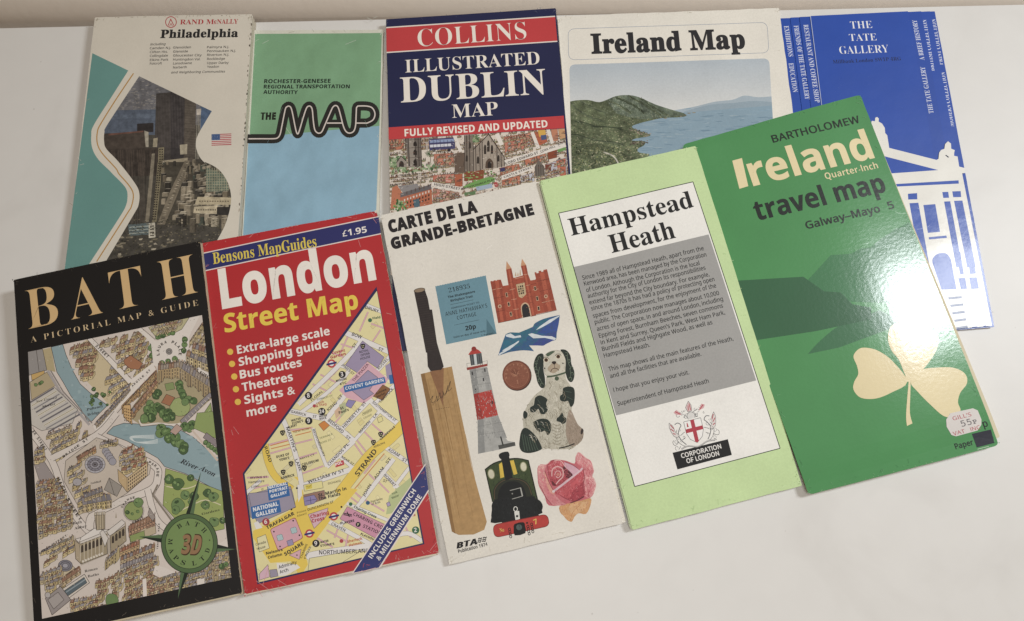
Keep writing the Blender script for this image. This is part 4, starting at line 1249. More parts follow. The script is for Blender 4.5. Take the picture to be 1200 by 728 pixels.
# upper town blocks
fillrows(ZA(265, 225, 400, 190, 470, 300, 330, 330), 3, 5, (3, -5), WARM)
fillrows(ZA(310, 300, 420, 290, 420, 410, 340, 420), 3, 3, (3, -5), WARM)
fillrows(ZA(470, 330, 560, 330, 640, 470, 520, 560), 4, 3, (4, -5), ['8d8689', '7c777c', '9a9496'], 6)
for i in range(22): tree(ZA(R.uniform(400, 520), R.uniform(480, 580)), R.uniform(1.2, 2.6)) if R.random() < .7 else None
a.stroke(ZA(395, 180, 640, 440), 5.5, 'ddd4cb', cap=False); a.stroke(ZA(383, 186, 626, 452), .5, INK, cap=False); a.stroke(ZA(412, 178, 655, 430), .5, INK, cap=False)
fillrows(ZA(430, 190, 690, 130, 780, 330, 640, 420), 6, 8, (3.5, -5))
shape(ZA(600, 310, 640, 282, 712, 330, 690, 366, 640, 362, 605, 335), 'a5704e', .5)
for p_ in ((770, 215), (775, 250), (765, 285), (760, 240)): tree(ZA(*p_), 3.6)
a.stroke(ZA(690, 128, 770, 200, 785, 330, 640, 440), 4.5, 'ddd4cb'); a.stroke(ZA(705, 122, 785, 190), .5, INK, cap=False)
# the round junction
a.poly(ZA(740, 190, 800, 200, 920, 140, 990, 60, 1045, 50, 985, 170, 970, 300, 1110, 400, 1110, 430, 930, 320, 780, 350, 790, 260), 'ddd4cb')
shape(ZA(745, 120, 800, 100, 985, 60, 940, 130, 870, 165, 800, 190), 'b9b287', .5)
for p_ in ((800, 175), (830, 165), (865, 150), (885, 150)): tree(ZA(*p_), 3.2)
fillrows(ZA(730, 110, 960, 62, 900, 130, 800, 160), 2, 8, (2, -3), hgt=3)
for p_ in ((958, 190), (956, 220), (952, 255), (825, 330), (860, 318), (900, 305)): tree(ZA(*p_), 3.4)
shape(circ(ZA(866, 260), 3.6, 14), '8f8a86', .5); a.stroke(circ(ZA(866, 260), 1.8, 12), .5, INK, closed=True)
row(ZA(985, 200), ZA(1060, 90), 5, (5, 2), hgt=8); row(ZA(1000, 255), ZA(1075, 150), 5, (5, 2), hgt=8)
row(ZA(965, 285), ZA(1100, 340), 6, (3, -7), hgt=8); row(ZA(1000, 240), ZA(1090, 270), 5, (3, -7), ['94705a', '8d8689'], 6)
# crescent terraces and the green behind
a.poly(ZA(640, 600, 800, 380, 920, 360, 1110, 480, 1110, 540, 960, 680, 700, 690, 620, 640), 'a99c78')
row(ZA(800, 370), ZA(925, 352), 8, (1, -6), ['98765e', '9b8e80'], ('d0b580', 'c8ab78'), 13)
row(ZA(925, 352), ZA(1105, 470), 12, (4, -7), ['9b8e80', '8d8689'], ('cdb68a', 'c2aa7c'), 13)
row(ZA(590, 575), ZA(795, 375), 13, (-3.5, -4), WARM, ('cfae78', 'c79f6a', 'b98f62'), 9)
row(ZA(640, 640), ZA(800, 440), 10, (-3, -4), WARM, ('cfae78', 'b98f62'), 6)
shape(ZA(596, 575, 640, 572, 650, 690, 600, 645), 'cfa86e', .6)
for i in range(4):
    for j in range(5): a.poly(ZA(604 + i * 11, 590 + j * 17 + i * 3, 610 + i * 11, 591 + j * 17 + i * 3, 610 + i * 11, 600 + j * 17 + i * 3, 604 + i * 11, 599 + j * 17 + i * 3), '6a5138')
shape(circ(ZA(930, 585), 12, 18, 11), '9aa868', .5)
shape(ZA(820, 560, 850, 510, 900, 530, 870, 580), 'a5704e', .5); shape(ZA(840, 450, 890, 440, 900, 480, 850, 490), '83935a', .4)
for p_ in ((925, 450), (930, 475), (940, 500), (948, 520), (980, 540), (790, 520), (800, 505), (960, 555), (1010, 550)): tree(ZA(*p_), 4.6)
for p_ in ((755, 570), (740, 600), (770, 615), (800, 585), (820, 600), (830, 625), (860, 620), (880, 640), (735, 640), (760, 650), (720, 655), (850, 650)): tree(ZA(*p_), 5.2)
a.stroke(smooth(ZA(690, 660, 710, 690, 800, 680, 890, 690, 930, 680), 3), 1.4, 'ddd4cb')
shape(ZA(1030, 680, 1110, 560, 1135, 720, 1050, 725), '8a9c58', .5); a.stroke(ZA(1045, 690, 1105, 600), .3, 'c9d0a8')
shape(ZA(930, 665, 1105, 500, 1120, 520, 950, 690), '8d8689', .5)
for i in range(9): a.stroke([ZA(940 + i * 19, 672 - i * 18), ZA(952 + i * 19, 684 - i * 18)], .6, 'c9bfae', cap=False)
for p_ in ((820, 110), (815, 140), (850, 130), (865, 170), (900, 190), (930, 200), (955, 215), (905, 160), (950, 235), (985, 110), (1000, 90), (960, 100)): tree(ZB(*p_), 5.5)
shape(ZB(870, 130, 910, 85, 945, 110, 905, 150), 'b79a8c', .5)
shape(ZB(1010, 110, 1030, 20, 1140, 10, 1140, 170), '8a9c58', .4); a.stroke(ZB(1000, 120, 1150, 300), 2.4, 'c9b8a8')
shape(ZB(1065, 165, 1085, 135, 1150, 185, 1150, 225), '8d8184', .5)
for k in range(5): tree(ZB(1080 + k * 18, 195 + k * 14), 3)
# the long bridge
a.poly(ZA(440, 730, 420, 700, 640, 460, 780, 345, 790, 365, 660, 500), 'ddd4cb')
row(ZA(440, 700), ZA(640, 480), 16, (-3, -2.5), ['8d8689', '7c777c', '968a80'], ('c9b48c', 'bfae93'), 2.6)
a.stroke(ZA(470, 725, 660, 510, 790, 372), .6, INK, cap=False)
# market block beside the river
shape(ZA(38, 262, 125, 245, 150, 370, 45, 400), '97928f', .5); a.stroke(ZA(88, 252, 105, 385), .5, INK)
shape(ZA(58, 395, 135, 372, 138, 410, 62, 428), 'c9a55e', .5)
shape(ZA(50, 440, 150, 380, 200, 460, 60, 545), 'b3a27e', .5)
for x, y in ((85, 455), (110, 448), (120, 440)): tree(ZA(x, y), 2)
a.stroke(ZA(155, 372, 230, 500, 400, 690), 3.2, 'a9a2a0'); a.stroke(ZA(172, 372, 245, 495, 415, 680), 1.5, '867f7c')
shape(ZA(50, 560, 195, 470, 330, 600, 300, 680, 120, 725, 60, 690), 'c3bdb4', .5)
for k in range(10):
    p0, p1 = ZA(50 + k * 12, 560 + k * 19), ZA(190 + k * 17, 475 + k * 17)
    a.stroke([p0, p1], 2.0, ['7f7b80', 'd6cdb6', 'a7a3a3'][k % 3], cap=False); a.stroke([p0, p1], .4, INK, cap=False)
fillrows(ZB(130, 130, 330, 70, 400, 170, 200, 290), 4, 7, (2.5, -4), ['8d8689', '9b8e80', '7c777c'], 5)
# streets
for pts, w in ((ZB(50, 120, 180, 300, 250, 500, 330, 640, 400, 720), 7.5), (ZB(180, 285, 440, 150, 560, 20), 7), (ZB(440, 160, 620, 250, 780, 330, 800, 390, 760, 470, 560, 545), 8), (ZB(560, 545, 420, 620, 400, 700), 9), (ZB(740, 470, 790, 640, 880, 720), 7)):
    p = smooth(pts, 4)
    a.stroke(p, w + 1.1, INK); a.stroke(p, w, 'd9cfc6')
# guildhall island
shape(ZB(260, 300, 440, 165, 560, 200, 760, 330, 750, 380, 620, 490, 540, 540, 400, 610, 330, 560, 250, 420), 'c6b9aa', .5)
fillrows(ZB(250, 330, 330, 290, 430, 560, 340, 600), 6, 2, (3, -4), ['8d8689', '9a9496', '857f78'], 5, .05)
row(ZB(330, 300), ZB(440, 232), 5, (-2, -4), ['9a705a', '866552'], ('c79f6a', 'cdb68a'), 4)
row(ZB(460, 210), ZB(560, 190), 4, (2, -4), hgt=4)
for r_ in (12, 9, 6, 3): shape(circ(ZB(432, 322), r_, 18, r_ * .85), ['8b8893', 'a09da6', '85828d', 'b0adb3'][r_ // 3 - 1], .5)
for k in range(12): a.stroke([ZB(432, 322), ZB(432 + 56 * math.cos(k * .524), 322 + 47 * math.sin(k * .524))], .35, INK, cap=False)
for k in range(5): shape(circ(ZB(495 + k * 10, 245 + k * 15), 4.5, 10), '9d9aa3', .4)
shape(circ(ZB(328, 425), 5.5, 12, 4.5), 'aaa5a8', .5)
row(ZB(580, 260), ZB(650, 225), 3, (3, -3), ['a3694e', '9a705a'], ('d0c0a0',), 8)
fillrows(ZB(560, 250, 700, 220, 730, 330, 590, 370), 4, 5, (3, -4), ['9a705a', 'a3694e', '9a9496'], 5, 0)
shape(ZB(565, 350, 620, 400, 620, 485, 570, 420), 'c2a678', .5); shape(ZB(620, 400, 740, 310, 738, 390, 620, 485), 'cbb186', .5)
for i in range(10):
    for j in range(4): a.poly(ZB(626 + i * 11, 405 - i * 8 + j * 19, 632 + i * 11, 401 - i * 8 + j * 19, 632 + i * 11, 412 - i * 8 + j * 19, 626 + i * 11, 416 - i * 8 + j * 19), '4b3f38')
shape(ZB(485, 470, 515, 400, 590, 450, 560, 510), '9b938a', .5); a.stroke(ZB(515, 402, 545, 500), .5, INK)
row(ZB(360, 560), ZB(530, 530), 6, (-3, -9), ['7c777c', '8d8689'], ('cdb87e', 'c9b48c'), 8); row(ZB(370, 520), ZB(480, 480), 5, (-2, -6), ['7c777c', '857f78'], ('b9a57f',), 5)
# left bank of houses
shape(ZB(75, 320, 135, 305, 195, 400, 110, 430), '9c9290', .5)
fillrows(ZB(70, 215, 120, 215, 130, 300, 80, 310), 3, 2, (3, -3))
fillrows(ZB(85, 420, 200, 400, 290, 600, 100, 640), 8, 6, (3, -4), WARM + ROOFS[:3], 4.5)
fillrows(ZB(90, 600, 290, 560, 290, 690, 100, 740), 5, 7, (3, -4), ROOFS, 4.5)
# garden by the river
shape(ZB(845, 345, 960, 380, 1050, 430, 1180, 480, 1190, 700, 1100, 720, 900, 640, 830, 560), '96a558', .5)
a.stroke(smooth(ZB(850, 450, 950, 465, 1030, 440, 1040, 400), 3), 1.2, 'cfc7a2'); a.stroke(smooth(ZB(900, 610, 1000, 560, 1080, 530, 1170, 560), 3), 1.2, 'cfc7a2')
for x, y, r_ in ((865, 410, 5.5), (918, 435, 7), (993, 400, 4), (960, 500, 5.5), (915, 560, 8), (1010, 510, 5.5), (1090, 490, 5), (1125, 510, 6), (1080, 560, 5), (1000, 540, 4.5), (1130, 660, 6), (1180, 650, 4), (905, 590, 5)): tree(ZB(x, y), r_)
a.stroke(ZB(800, 440, 770, 500, 880, 650), 2.2, '857a6c', cap=False); a.stroke(ZB(810, 440, 780, 500, 890, 645), .4, INK, cap=False)
# the green with trees
shape(circ(ZC(608, 80), 11, 20), '8a9a58', .6); a.stroke(circ(ZC(608, 80), 12.2, 20), .4, INK, closed=True, cap=False)
tree(ZC(635, 28), 5.6); tree(ZC(572, 88), 2.4); tree(ZC(632, 82), 1.8); tree(ZC(600, 96), 1.6)
# abbey
a.poly(ZC(250, 250, 300, 400, 560, 290, 540, 230), 'b5a99a')
fillrows(ZC(60, 300, 240, 220, 260, 300, 80, 400), 3, 5, (3, -4), ROOFS, 4.5)
shape(ZC(265, 245, 300, 235, 470, 185, 500, 205, 300, 275), 'd6cec6', .6)
shape(ZC(300, 235, 380, 180, 420, 190, 470, 190, 290, 262), 'e0d9d2', .5)
shape(ZC(262, 250, 292, 275, 300, 390, 268, 360), 'b09f84', .6); shape(ZC(292, 275, 450, 215, 455, 330, 300, 390), 'a39478', .6)
shape(ZC(450, 200, 540, 130, 560, 150, 470, 230), 'd6cec6', .5); shape(ZC(470, 225, 560, 165, 565, 255, 475, 325), 'a39478', .6)
for k in range(7):
    x, y = 300 + k * 22, 282 - k * 8.5
    a.poly(smooth(ZC(x, y + 42, x, y + 8, x + 7, y - 4, x + 14, y + 4, x + 14, y + 38), 2), '4a4038'); a.stroke(ZC(x - 4, y - 16, x - 3, y + 92), .7, 'd0c4b0', cap=False)
for k in range(4):
    x, y = 480 + k * 20, 228 - k * 14
    a.poly(smooth(ZC(x, y + 42, x, y + 8, x + 7, y - 4, x + 14, y + 4, x + 14, y + 38), 2), '4a4038')
for k in range(8): a.poly(circ(ZC(312 + k * 16, 375 - k * 6.5), 1.5, 8), 'd9d0c2')
shape(ZC(380, 105, 440, 100, 440, 185, 390, 192), 'b5a68a', .6); shape(ZC(378, 105, 385, 88, 440, 84, 442, 102), 'cfc4b2', .5)
for x in (390, 405, 420, 433): a.stroke(ZC(x, 90, x + 1, 185), .5, INK, cap=False)
for x in (380, 395, 425, 441): a.poly(ZC(x - 3, 104, x, 74, x + 3, 104), 'a8987c')
shape(ZC(410, 205, 430, 190, 460, 240, 440, 290), 'd6cec6', .5)
for p_ in ((265, 245), (294, 272), (452, 215), (505, 110), (560, 160)): a.poly(ZC(p_[0] - 4, p_[1] + 10, p_[0], p_[1] - 24, p_[0] + 4, p_[1] + 10), '9b8c72')
# terraces on the right and lower town
shape(ZC(575, 180, 730, 100, 740, 210, 590, 270), 'b9a98c', .5); row(ZC(580, 195), ZC(735, 125), 9, (-1, -6), WARM, ('b98f72', 'c79f7a'), 7)
shape(ZC(585, 225, 670, 195, 675, 240, 590, 262), '8a9a58', .4); shape(ZC(690, 100, 702, 60, 735, 115, 720, 140), '9a8f88', .5)
row(ZC(510, 330), ZC(640, 275), 8, (1, -5), ['a3694e', '9a705a'], ('c9a878',), 6); row(ZC(530, 372), ZC(730, 292), 11, (1, -5), ['94705a', '8d8689'], ('c9b48c', 'c2a678'), 6)
row(ZC(440, 380), ZC(510, 320), 4, (3, -4), ROOFS, hgt=10)
row(ZC(530, 420), ZC(720, 350), 11, (1, -6), ['8d8689', '9a9496'], ('c9c0b0', 'bfb39c'), 7)
shape(ZC(160, 410, 205, 370, 250, 400, 290, 440, 190, 510), 'c3b496', .5)
for r_ in (8.5, 6, 3.4): shape(circ(ZC(208, 400), r_, 14, r_ * .8), ['8f8d98', 'a4a2ab', '807e89'][int(r_ // 3) % 3], .5)
fillrows(ZC(50, 440, 170, 400, 200, 520, 60, 560), 4, 5, (3, -4), ['8d8689', '9b8e80', '9a9496'], 5)
row(ZC(190, 500), ZC(300, 425), 4, (-2, -5), ['94705a'], ('bda782',), 5)
shape(ZC(185, 540, 320, 450, 350, 500, 215, 600), 'd2c9bd', .6); shape(ZC(200, 548, 318, 468, 335, 500, 220, 580), '5c6a72', .5); a.stroke(ZC(212, 556, 326, 480), 1.4, '8e9aa0', cap=False)
shape(ZC(90, 590, 180, 520, 240, 600, 130, 690), '9b9290', .6); shape(circ(ZC(105, 572), 3.4, 12), 'b5afac', .5); shape(ZC(105, 600, 165, 555, 200, 600, 140, 655), 'a8a09c', .5)
fillrows(ZC(380, 490, 490, 450, 510, 580, 400, 600), 4, 4, (3, -4), ['9a705a', '866552', '8d6a55'], 5)
fillrows(ZC(480, 440, 740, 340, 760, 480, 540, 600), 5, 10, (2.5, -4), WARM + ['9a9496'], 5)
fillrows(ZC(230, 600, 400, 560, 440, 650, 240, 690), 3, 7, (3, -4), WARM + ROOFS[:4], 4.5)
fillrows(ZC(560, 560, 740, 500, 760, 600, 580, 640), 4, 8, (2.5, -4), WARM, 5)
fillrows(ZC(720, 460, 900, 430, 920, 540, 740, 580), 4, 8, (2.5, -4), ROOFS, 5)
fillrows(ZC(1040, 330, 1180, 280, 1190, 480, 1000, 490), 6, 8, (2.5, -4), ['9b8e80', '8d8689', 'a89878'], 5)
fillrows(ZC(900, 440, 1060, 400, 1070, 500, 920, 540), 4, 8, (2.5, -4), ['8d8689', '9a9496'], 5)
for x in (660, 980, 1000): a.poly(ZC(x, 480, x + 22, 474, x + 26, 580, x + 4, 586), 'ddd4cb')
tree(ZC(480, 605), 8); tree(ZC(1125, 405), 4); tree(ZC(1150, 392), 3)
a.poly(ZC(735, 400, 790, 410, 850, 440, 760, 470, 720, 450), 'd9cfc6'); a.poly(ZC(1110, 270, 1180, 230, 1185, 280, 1120, 300), 'd9cfc6')
for i in range(500):
    u, v = R.random(), R.random()
    p = qmap(WIN, u, v)
    if inpoly(p, river2): continue
    a.stroke([p, (p[0] + R.uniform(-1.6, 1.6), p[1] + R.uniform(-1.6, 1.6))], .28, R.choice([INK, '6a5c50', 'e2d9cc']), cap=False)
def along(t_, pts, c, f, cap, fat=0, gap=1.0):
    """one letter at a time along a bent street"""
    pts = smooth(pts, 6) if len(pts) > 2 else [lerp(pts[0], pts[1], i / 12) for i in range(13)]
    d = [0]
    for q0, q1 in zip(pts, pts[1:]): d.append(d[-1] + math.dist(q0, q1))
    n = len(t_)
    for i, ch in enumerate(t_):
        if ch == ' ': continue
        s_ = d[-1] * (i + .5) / n; hw = d[-1] / n * .36 * gap
        def at(v):
            v = max(0, min(d[-1], v))
            k = max(j for j in range(len(d)) if d[j] <= v + 1e-9); k = min(k, len(pts) - 2)
            return lerp(pts[k], pts[k + 1], (v - d[k]) / max(1e-9, d[k + 1] - d[k]))
        k_ = .35 if ch == 'I' else 1
        a.text(ch, at(s_ - hw * k_), at(s_ + hw * k_), c, f, cap=cap, fat=fat + .02)
along('STREET', ZA(432, 228, 505, 300), '3a322d', 'sb', 3, -.01); along('LAURA PLACE', [ZA(866 + 58 * math.cos(RAD(t_)), 265 + 55 * math.sin(RAD(t_))) for t_ in range(160, 381, 20)], '3a322d', 'sb', 3.3, -.01)
along('JOHNSTONE STREET', ZA(945, 318, 1105, 420), '3a322d', 'sb', 2.2, -.01); along('ARGYLE ST', ZA(650, 470, 760, 370), '3a322d', 'sb', 2.4, -.01)
along('HIGH STREET', ZB(205, 400, 245, 480, 285, 570, 345, 655), '3a322d', 'sb', 3.4, -.01); along('BRIDGE ST', ZB(245, 285, 395, 175), '3a322d', 'sb', 2.8, -.01)
along('ER STREET', ZB(62, 128, 140, 245), '3a322d', 'sb', 3, -.01); along('GRAND', ZB(478, 188, 560, 218), '3a322d', 'sb', 3, -.01); along('PARADE', ZB(742, 312, 790, 345, 790, 395), '3a322d', 'sb', 3, -.01)
along('ORANGE', ZB(592, 580, 625, 535, 668, 520), '3a322d', 'sb', 2.6, -.01); along('GROVE', ZB(648, 668, 690, 655, 718, 628), '3a322d', 'sb', 2.4, -.01)
along('TERRACE WALK', ZC(752, 305, 762, 150), '3a322d', 'sb', 1.9, -.01); along('CHEAP STREET', ZC(55, 335, 220, 225), '3a322d', 'sb', 2.2, -.01)
for t_, p0, p1, cp in (('Pulteney', ZA(385, 608), ZA(480, 585), 2.9), ('Bridge', ZA(388, 638), ZA(460, 622), 2.9), ('Bath', ZC(252, 160), ZC(305, 150), 3.2), ('Abbey', ZC(262, 190), ZC(335, 174), 3.2), ('Roman', ZC(322, 440), ZC(398, 422), 2.9), ('Baths', ZC(340, 470), ZC(405, 455), 2.9),
                       ('Gardens', ZC(1008, 104), ZC(1112, 78), 2.6), ('Guildhall', ZB(408, 438), ZB(468, 425), 2.2)):
    a.text(t_, p0, p1, '2c2624', 'r', cap=cp, fat=0)
for t_, p0, p1 in (('New Covered', (85, 560), (210, 535)), ('Market', (120, 590), (200, 572))):
    a.text(t_, ZA(*p0), ZA(*p1), '332c29', 'ri', cap=2.4)
a.text('River', ZB(928, 312), ZB(1030, 355), '2b2b30', 'ri', cap=5.6, fat=.004); a.text('Avon', ZB(1038, 350), ZB(1130, 395), '2b2b30', 'ri', cap=5.6, fat=.004)
a.build()
a = Art(m, 'compass_emblem', satin_ink, 2)
cc = ZC(935, 270)
for tip, base in ((ZC(1003, -150), 270), (ZC(1205, 303), 10), (ZC(868, 594), 100), (ZC(640, 230), 190)):
    b0, b1 = circ(cc, 31, 2, 31 * 1.06, base - 9, base + 9)[0], circ(cc, 31, 2, 31 * 1.06, base - 9, base + 9)[2]
    mid = lerp(b0, b1, .5)
    a.poly([b0, tip, mid], '232b22'); a.poly([mid, tip, b1], '56704a')
a.poly(circ(cc, 33.4, 48, 35.2), '22281f'); a.poly(circ(cc, 32.6, 48, 34.4), '506a40'); a.poly(circ(cc, 28.4, 48, 30), '22281f'); a.poly(circ(cc, 27.8, 48, 29.4), '748f50')
for ch, an in (('B', -128), ('A', -102), ('T', -74), ('H', -46), ('M', -182), ('A', -208), ('P', -232), ('S', -257), ('L', -290), ('T', -318), ('D', -346)):
    r_ = 22.5; an = an + 6
    x, y = cc[0] + r_ * math.cos(RAD(an)), cc[1] + r_ * 1.06 * math.sin(RAD(an))
    top = -130 < an < -30
    ux, uy = (-math.sin(RAD(an)), math.cos(RAD(an))) if top else (math.sin(RAD(an)), -math.cos(RAD(an)))
    ox, oy = (math.cos(RAD(an)), math.sin(RAD(an)))
    hw = 2.6 if ch != 'M' else 3.3
    off = -2.6 if top else 2.6
    x, y = x + ox * off, y + oy * off
    a.text(ch, (x - ux * hw, y - uy * hw), (x + ux * hw, y + uy * hw), '20261c', 'r', cap=5.4)
for an in (-160, 0):
    a.poly(circ((cc[0] + 24 * math.cos(RAD(an - 9)), cc[1] + 25 * math.sin(RAD(an - 9))), .8, 8), '22281f')
a.text('3D', ZC(886, 330), ZC(1003, 334), '4a3520', 'sbi', cap=22, fat=.05); a.text('3D', ZC(884, 328), ZC(999, 332), '94704c', 'sbi', cap=21.5, fat=.012, lift=.012)
a.build()
a = Art(m, 'edge_wear', sheet_mat, 2)
for i in range(40):
    p_ = lerp((234.2, 283.5), (283.2, 694), R.random())
    a.poly(blob((p_[0] - .3, p_[1]), R.uniform(.12, .35), R, 5, .4, R.uniform(.4, 1.4)), R.choice(['5c5148', '8a7c68', '443c36']))
for i in range(26):
    p_ = lerp((17, 328.4), (234, 283.2), R.random())
    a.poly(blob((p_[0], p_[1] + .3), R.uniform(.3, 1), R, 5, .4, .2), R.choice(['4c443d', '6a5d50']))
a.poly(blob((233.4, 284.2), .9, R, 7), 'a89878')
a.build(cv)

# ================================================================== London street map
m = Leaflet('street_map', 'red London street map with yellow headline, worn corners and blue sash', 'map',
            -180.327, 145.988, .1817, 11, 6, [(235.3, 285.3), (441.3, 247), (514.8, 650.3), (286.4, 699.2)], 6,
            bend=lambda x, y: .3 * math.sin(x / 24) * math.cos(y / 50) - .7 * math.exp(-((y + 198) / 9) ** 2))
m.sheets(sheet_mat, 8, col='d9cdb6', seed=51, inset=.35)
cv = m.slab('cover', satin_ink, [m.p(p_) for p_ in ((235.3, 285.3), (441.3, 247), (514.4, 648), (286.1, 696.8))], -.35, 0, 'b91d24', r=1.8, wob=.15, seed=52)
scuffs(m, cv, satin_ink, 130, ['d27070', 'c84c50', 'e0a8a0', '98202a'], 308)
t5, t6, L4 = Z(0, 182, 4), Z(300, 182, 4), Z(230, 240, 1.549)
L1, L2, L3, Q2 = Z(280, 340, 5.4545), Z(280, 460, 5.4545), Z(280, 570, 5.4545), Z(300, 546, 4)
RDW = 'e3d6cf'
a = Art(m, 'publisher_band', satin_ink, 1)
a.poly([(236.8, 296.6), (443.4, 253.2), (446.6, 274.4), (239.6, 318.2)], RDW)
a.poly([(236.9, 297.8), (443.6, 254.4), (446.4, 273.2), (239.4, 317)], '2c2f6b')
a.text('Bensons MapGuides', L4(31, 108), L4(219, 76), 'dcc52f', 'r', top=L4(28, 88), fat=.002)
a.text('£1.95', L4(266, 58), L4(310, 50), 'e8e2da', 'sb', cap=7.4)
a.build()
a = Art(m, 'title_lettering', satin_ink, 1)
a.text('London', L4(47, 188), L4(327, 134), 'ece5db', 'sb', top=L4(35, 120), fat=.022)
a.text('Street Map', L4(52, 232), L4(295, 188), 'e8c81e', 'sb', top=L4(46, 200), fat=.014)
a.build()
a = Art(m, 'bullet_list', satin_ink, 1)
for t_, p0, p1 in (('Extra-large scale', (75, 271), (243, 236)), ('Shopping guide', (78, 293), (240, 259)), ('Bus routes', (80, 316), (192, 293)), ('Theatres', (84, 339), (176, 319)), ('Sights &', (88, 362), (180, 343)), ('more', (92, 385), (146, 374))):
    a.text(t_, L4(*p0), L4(*p1), 'e9e0d8', 'sb', top=L4(p0[0] - 3, p0[1] - 14.5), fat=.008)
for p_ in ((61.5, 267), (65, 289), (69, 312), (72, 335), (75.5, 358)): a.poly(circ(L4(*p_), 3.7, 16), 'e2b92c')
a.build()
MAP = [(441.6, 341), (495.3, 636.6), (303, 682.6), (286.6, 555.6)]
a = Art(m, 'map_border', satin_ink, 1)
a.poly([(441.2, 336), (497.4, 637.8), (301.2, 685.2), (284.4, 554.8)], '2b2756')
a.build()
a = Art(m, 'street_plan', satin_ink, 2, clip=MAP)
R = random.Random(61)
YB, WS, PK, PU, YR, OR, LN = 'e2d79a', 'e2dedb', 'd9a9b2', '9a8db0', 'e6c638', 'd0813c', '7d7068'
a.poly(rect(270, 320, 520, 700), YB)
for i in range(120):
    x, y = R.uniform(286, 500), R.uniform(340, 690)
    t_ = RAD(R.choice([38, 40, 42, -48, -50, 130])); l_ = R.uniform(3, 12)
    q_ = [(x, y), (x + l_ * math.cos(t_), y - l_ * math.sin(t_)), (x + l_ * math.cos(t_) + 4 * math.sin(t_), y - l_ * math.sin(t_) + 4 * math.cos(t_)), (x + 4 * math.sin(t_), y + 4 * math.cos(t_))]
    a.poly(q_, R.choice(['e6dca2', 'ddd08c', 'e4dcb0', 'd8cfa0'])); a.stroke(q_, .28, 'a3957c', closed=True, cap=False)
def st(z, pts, w, c=WS):
    p = smooth(z(*pts), 4) if len(pts) > 4 else z(*pts)
    a.stroke(p, w + .7, LN); STREETS.append((p, w, c))
STREETS = []
def lane(z, pts, w=1.7, c=PK): a.stroke(z(*pts), w + .35, 'a08a7c', cap=False); a.stroke(z(*pts), w, c, cap=False)
for z, pts in ((L1, (825, 140, 770, 265)), (L1, (905, 255, 855, 330)), (L1, (700, 290, 640, 420)), (L1, (650, 345, 730, 370)), (L1, (540, 600, 640, 500)), (L1, (470, 600, 590, 660)), (L1, (520, 540, 620, 590)),
               (L1, (590, 400, 700, 440)), (L1, (845, 215, 930, 245)), (L2, (330, 240, 470, 225)), (L2, (350, 330, 470, 300)), (L2, (190, 335, 320, 300)), (L2, (200, 390, 340, 350)), (L2, (380, 420, 500, 385)), (L2, (400, 520, 540, 470)), (L2, (50, 545, 190, 540)),
               (L2, (70, 620, 190, 590)), (L2, (680, 120, 600, 210)), (L2, (750, 300, 830, 400)), (L2, (800, 250, 880, 330)), (L2, (850, 200, 930, 270)), (L2, (740, 330, 790, 400)), (L2, (870, 430, 800, 520)), (L2, (830, 520, 890, 580)),
               (L2, (720, 620, 800, 690)), (L2, (880, 560, 960, 640)), (L3, (560, 280, 700, 360)), (L3, (640, 250, 610, 330)), (L3, (700, 300, 680, 390)), (L3, (480, 320, 600, 390)), (L3, (760, 60, 930, 160)), (L3, (700, 60, 780, 120)), (L3, (1060, 250, 1100, 330))):
    lane(z, pts)
for z, pts in ((L2, (200, 340, 330, 305)), (L2, (205, 360, 330, 330)), (L2, (340, 250, 460, 225)), (L2, (360, 275, 460, 250)), (L2, (640, 600, 830, 390)), (L2, (720, 640, 930, 390)), (L2, (880, 350, 1030, 215)), (L2, (580, 150, 660, 60))):
    a.stroke(z(*pts), 1.1, OR, cap=False)
st(L1, (760, 75, 930, 145), 4.4); st(L1, (640, 255, 960, 395), 6); st(L1, (880, 520, 980, 410), 5); st(L1, (780, 330, 720, 400, 560, 560, 380, 730), 5.2)
st(L1, (640, 480, 700, 520, 560, 660, 400, 780), 4.2); st(L2, (310, 115, 420, 140, 540, 165), 6.2); st(L2, (560, 170, 700, -10), 5.6); st(L2, (540, 165, 640, 230, 740, 315), 6)
st(L2, (655, 235, 840, 45), 5); st(L2, (830, 40, 900, 110, 1010, 195), 5.6); st(L2, (740, 305, 900, 120), 3.8); st(L2, (860, 80, 1000, -50), 4.4); st(L2, (735, 310, 560, 475), 5.6); st(L2, (410, 595, 560, 545, 750, 480), 6)
st(L2, (270, 150, 310, 240, 370, 430, 405, 620), 5.6); st(L3, (385, -10, 395, 130), 5); st(L2, (475, 230, 500, 320, 560, 475), 3.8); st(L2, (640, 405, 760, 510), 3.8); st(L2, (930, 345, 1100, 460), 5)
st(L2, (990, 425, 780, 700), 5); st(L2, (905, 495, 1020, 610), 4.4); st(L2, (1090, 480, 990, 610), 4); st(L3, (440, 450, 520, 432, 840, 385), 8.5); st(L3, (575, 225, 860, 380), 5); st(L3, (690, 110, 960, 220), 3.6); st(L3, (780, 100, 640, 260), 4)
st(L3, (960, 330, 1080, 300, 1170, 350), 5); st(L2, (140, 560, 50, 640), 4)
st(L2, (165, 330, 185, 440, 235, 540, 340, 620), 8, YR); st(L2, (1060, 200, 960, 300, 830, 410, 640, 650), 12.5, YR)
a.poly(L3(90, 285, 210, 225, 330, 150, 385, 60, 395, -20, 350, -60, 380, -60, 440, 140, 600, 100, 700, 10, 760, 20, 640, 160, 580, 200, 470, 370, 420, 420, 440, 500, 390, 580, 330, 480, 200, 490, 90, 330), YR)
for p, w, c in STREETS: a.stroke(p, w, c)
a.poly(L3(400, 60, 440, 150, 600, 105, 700, 15, 720, 60, 620, 170, 470, 370, 380, 420, 340, 180), YR)
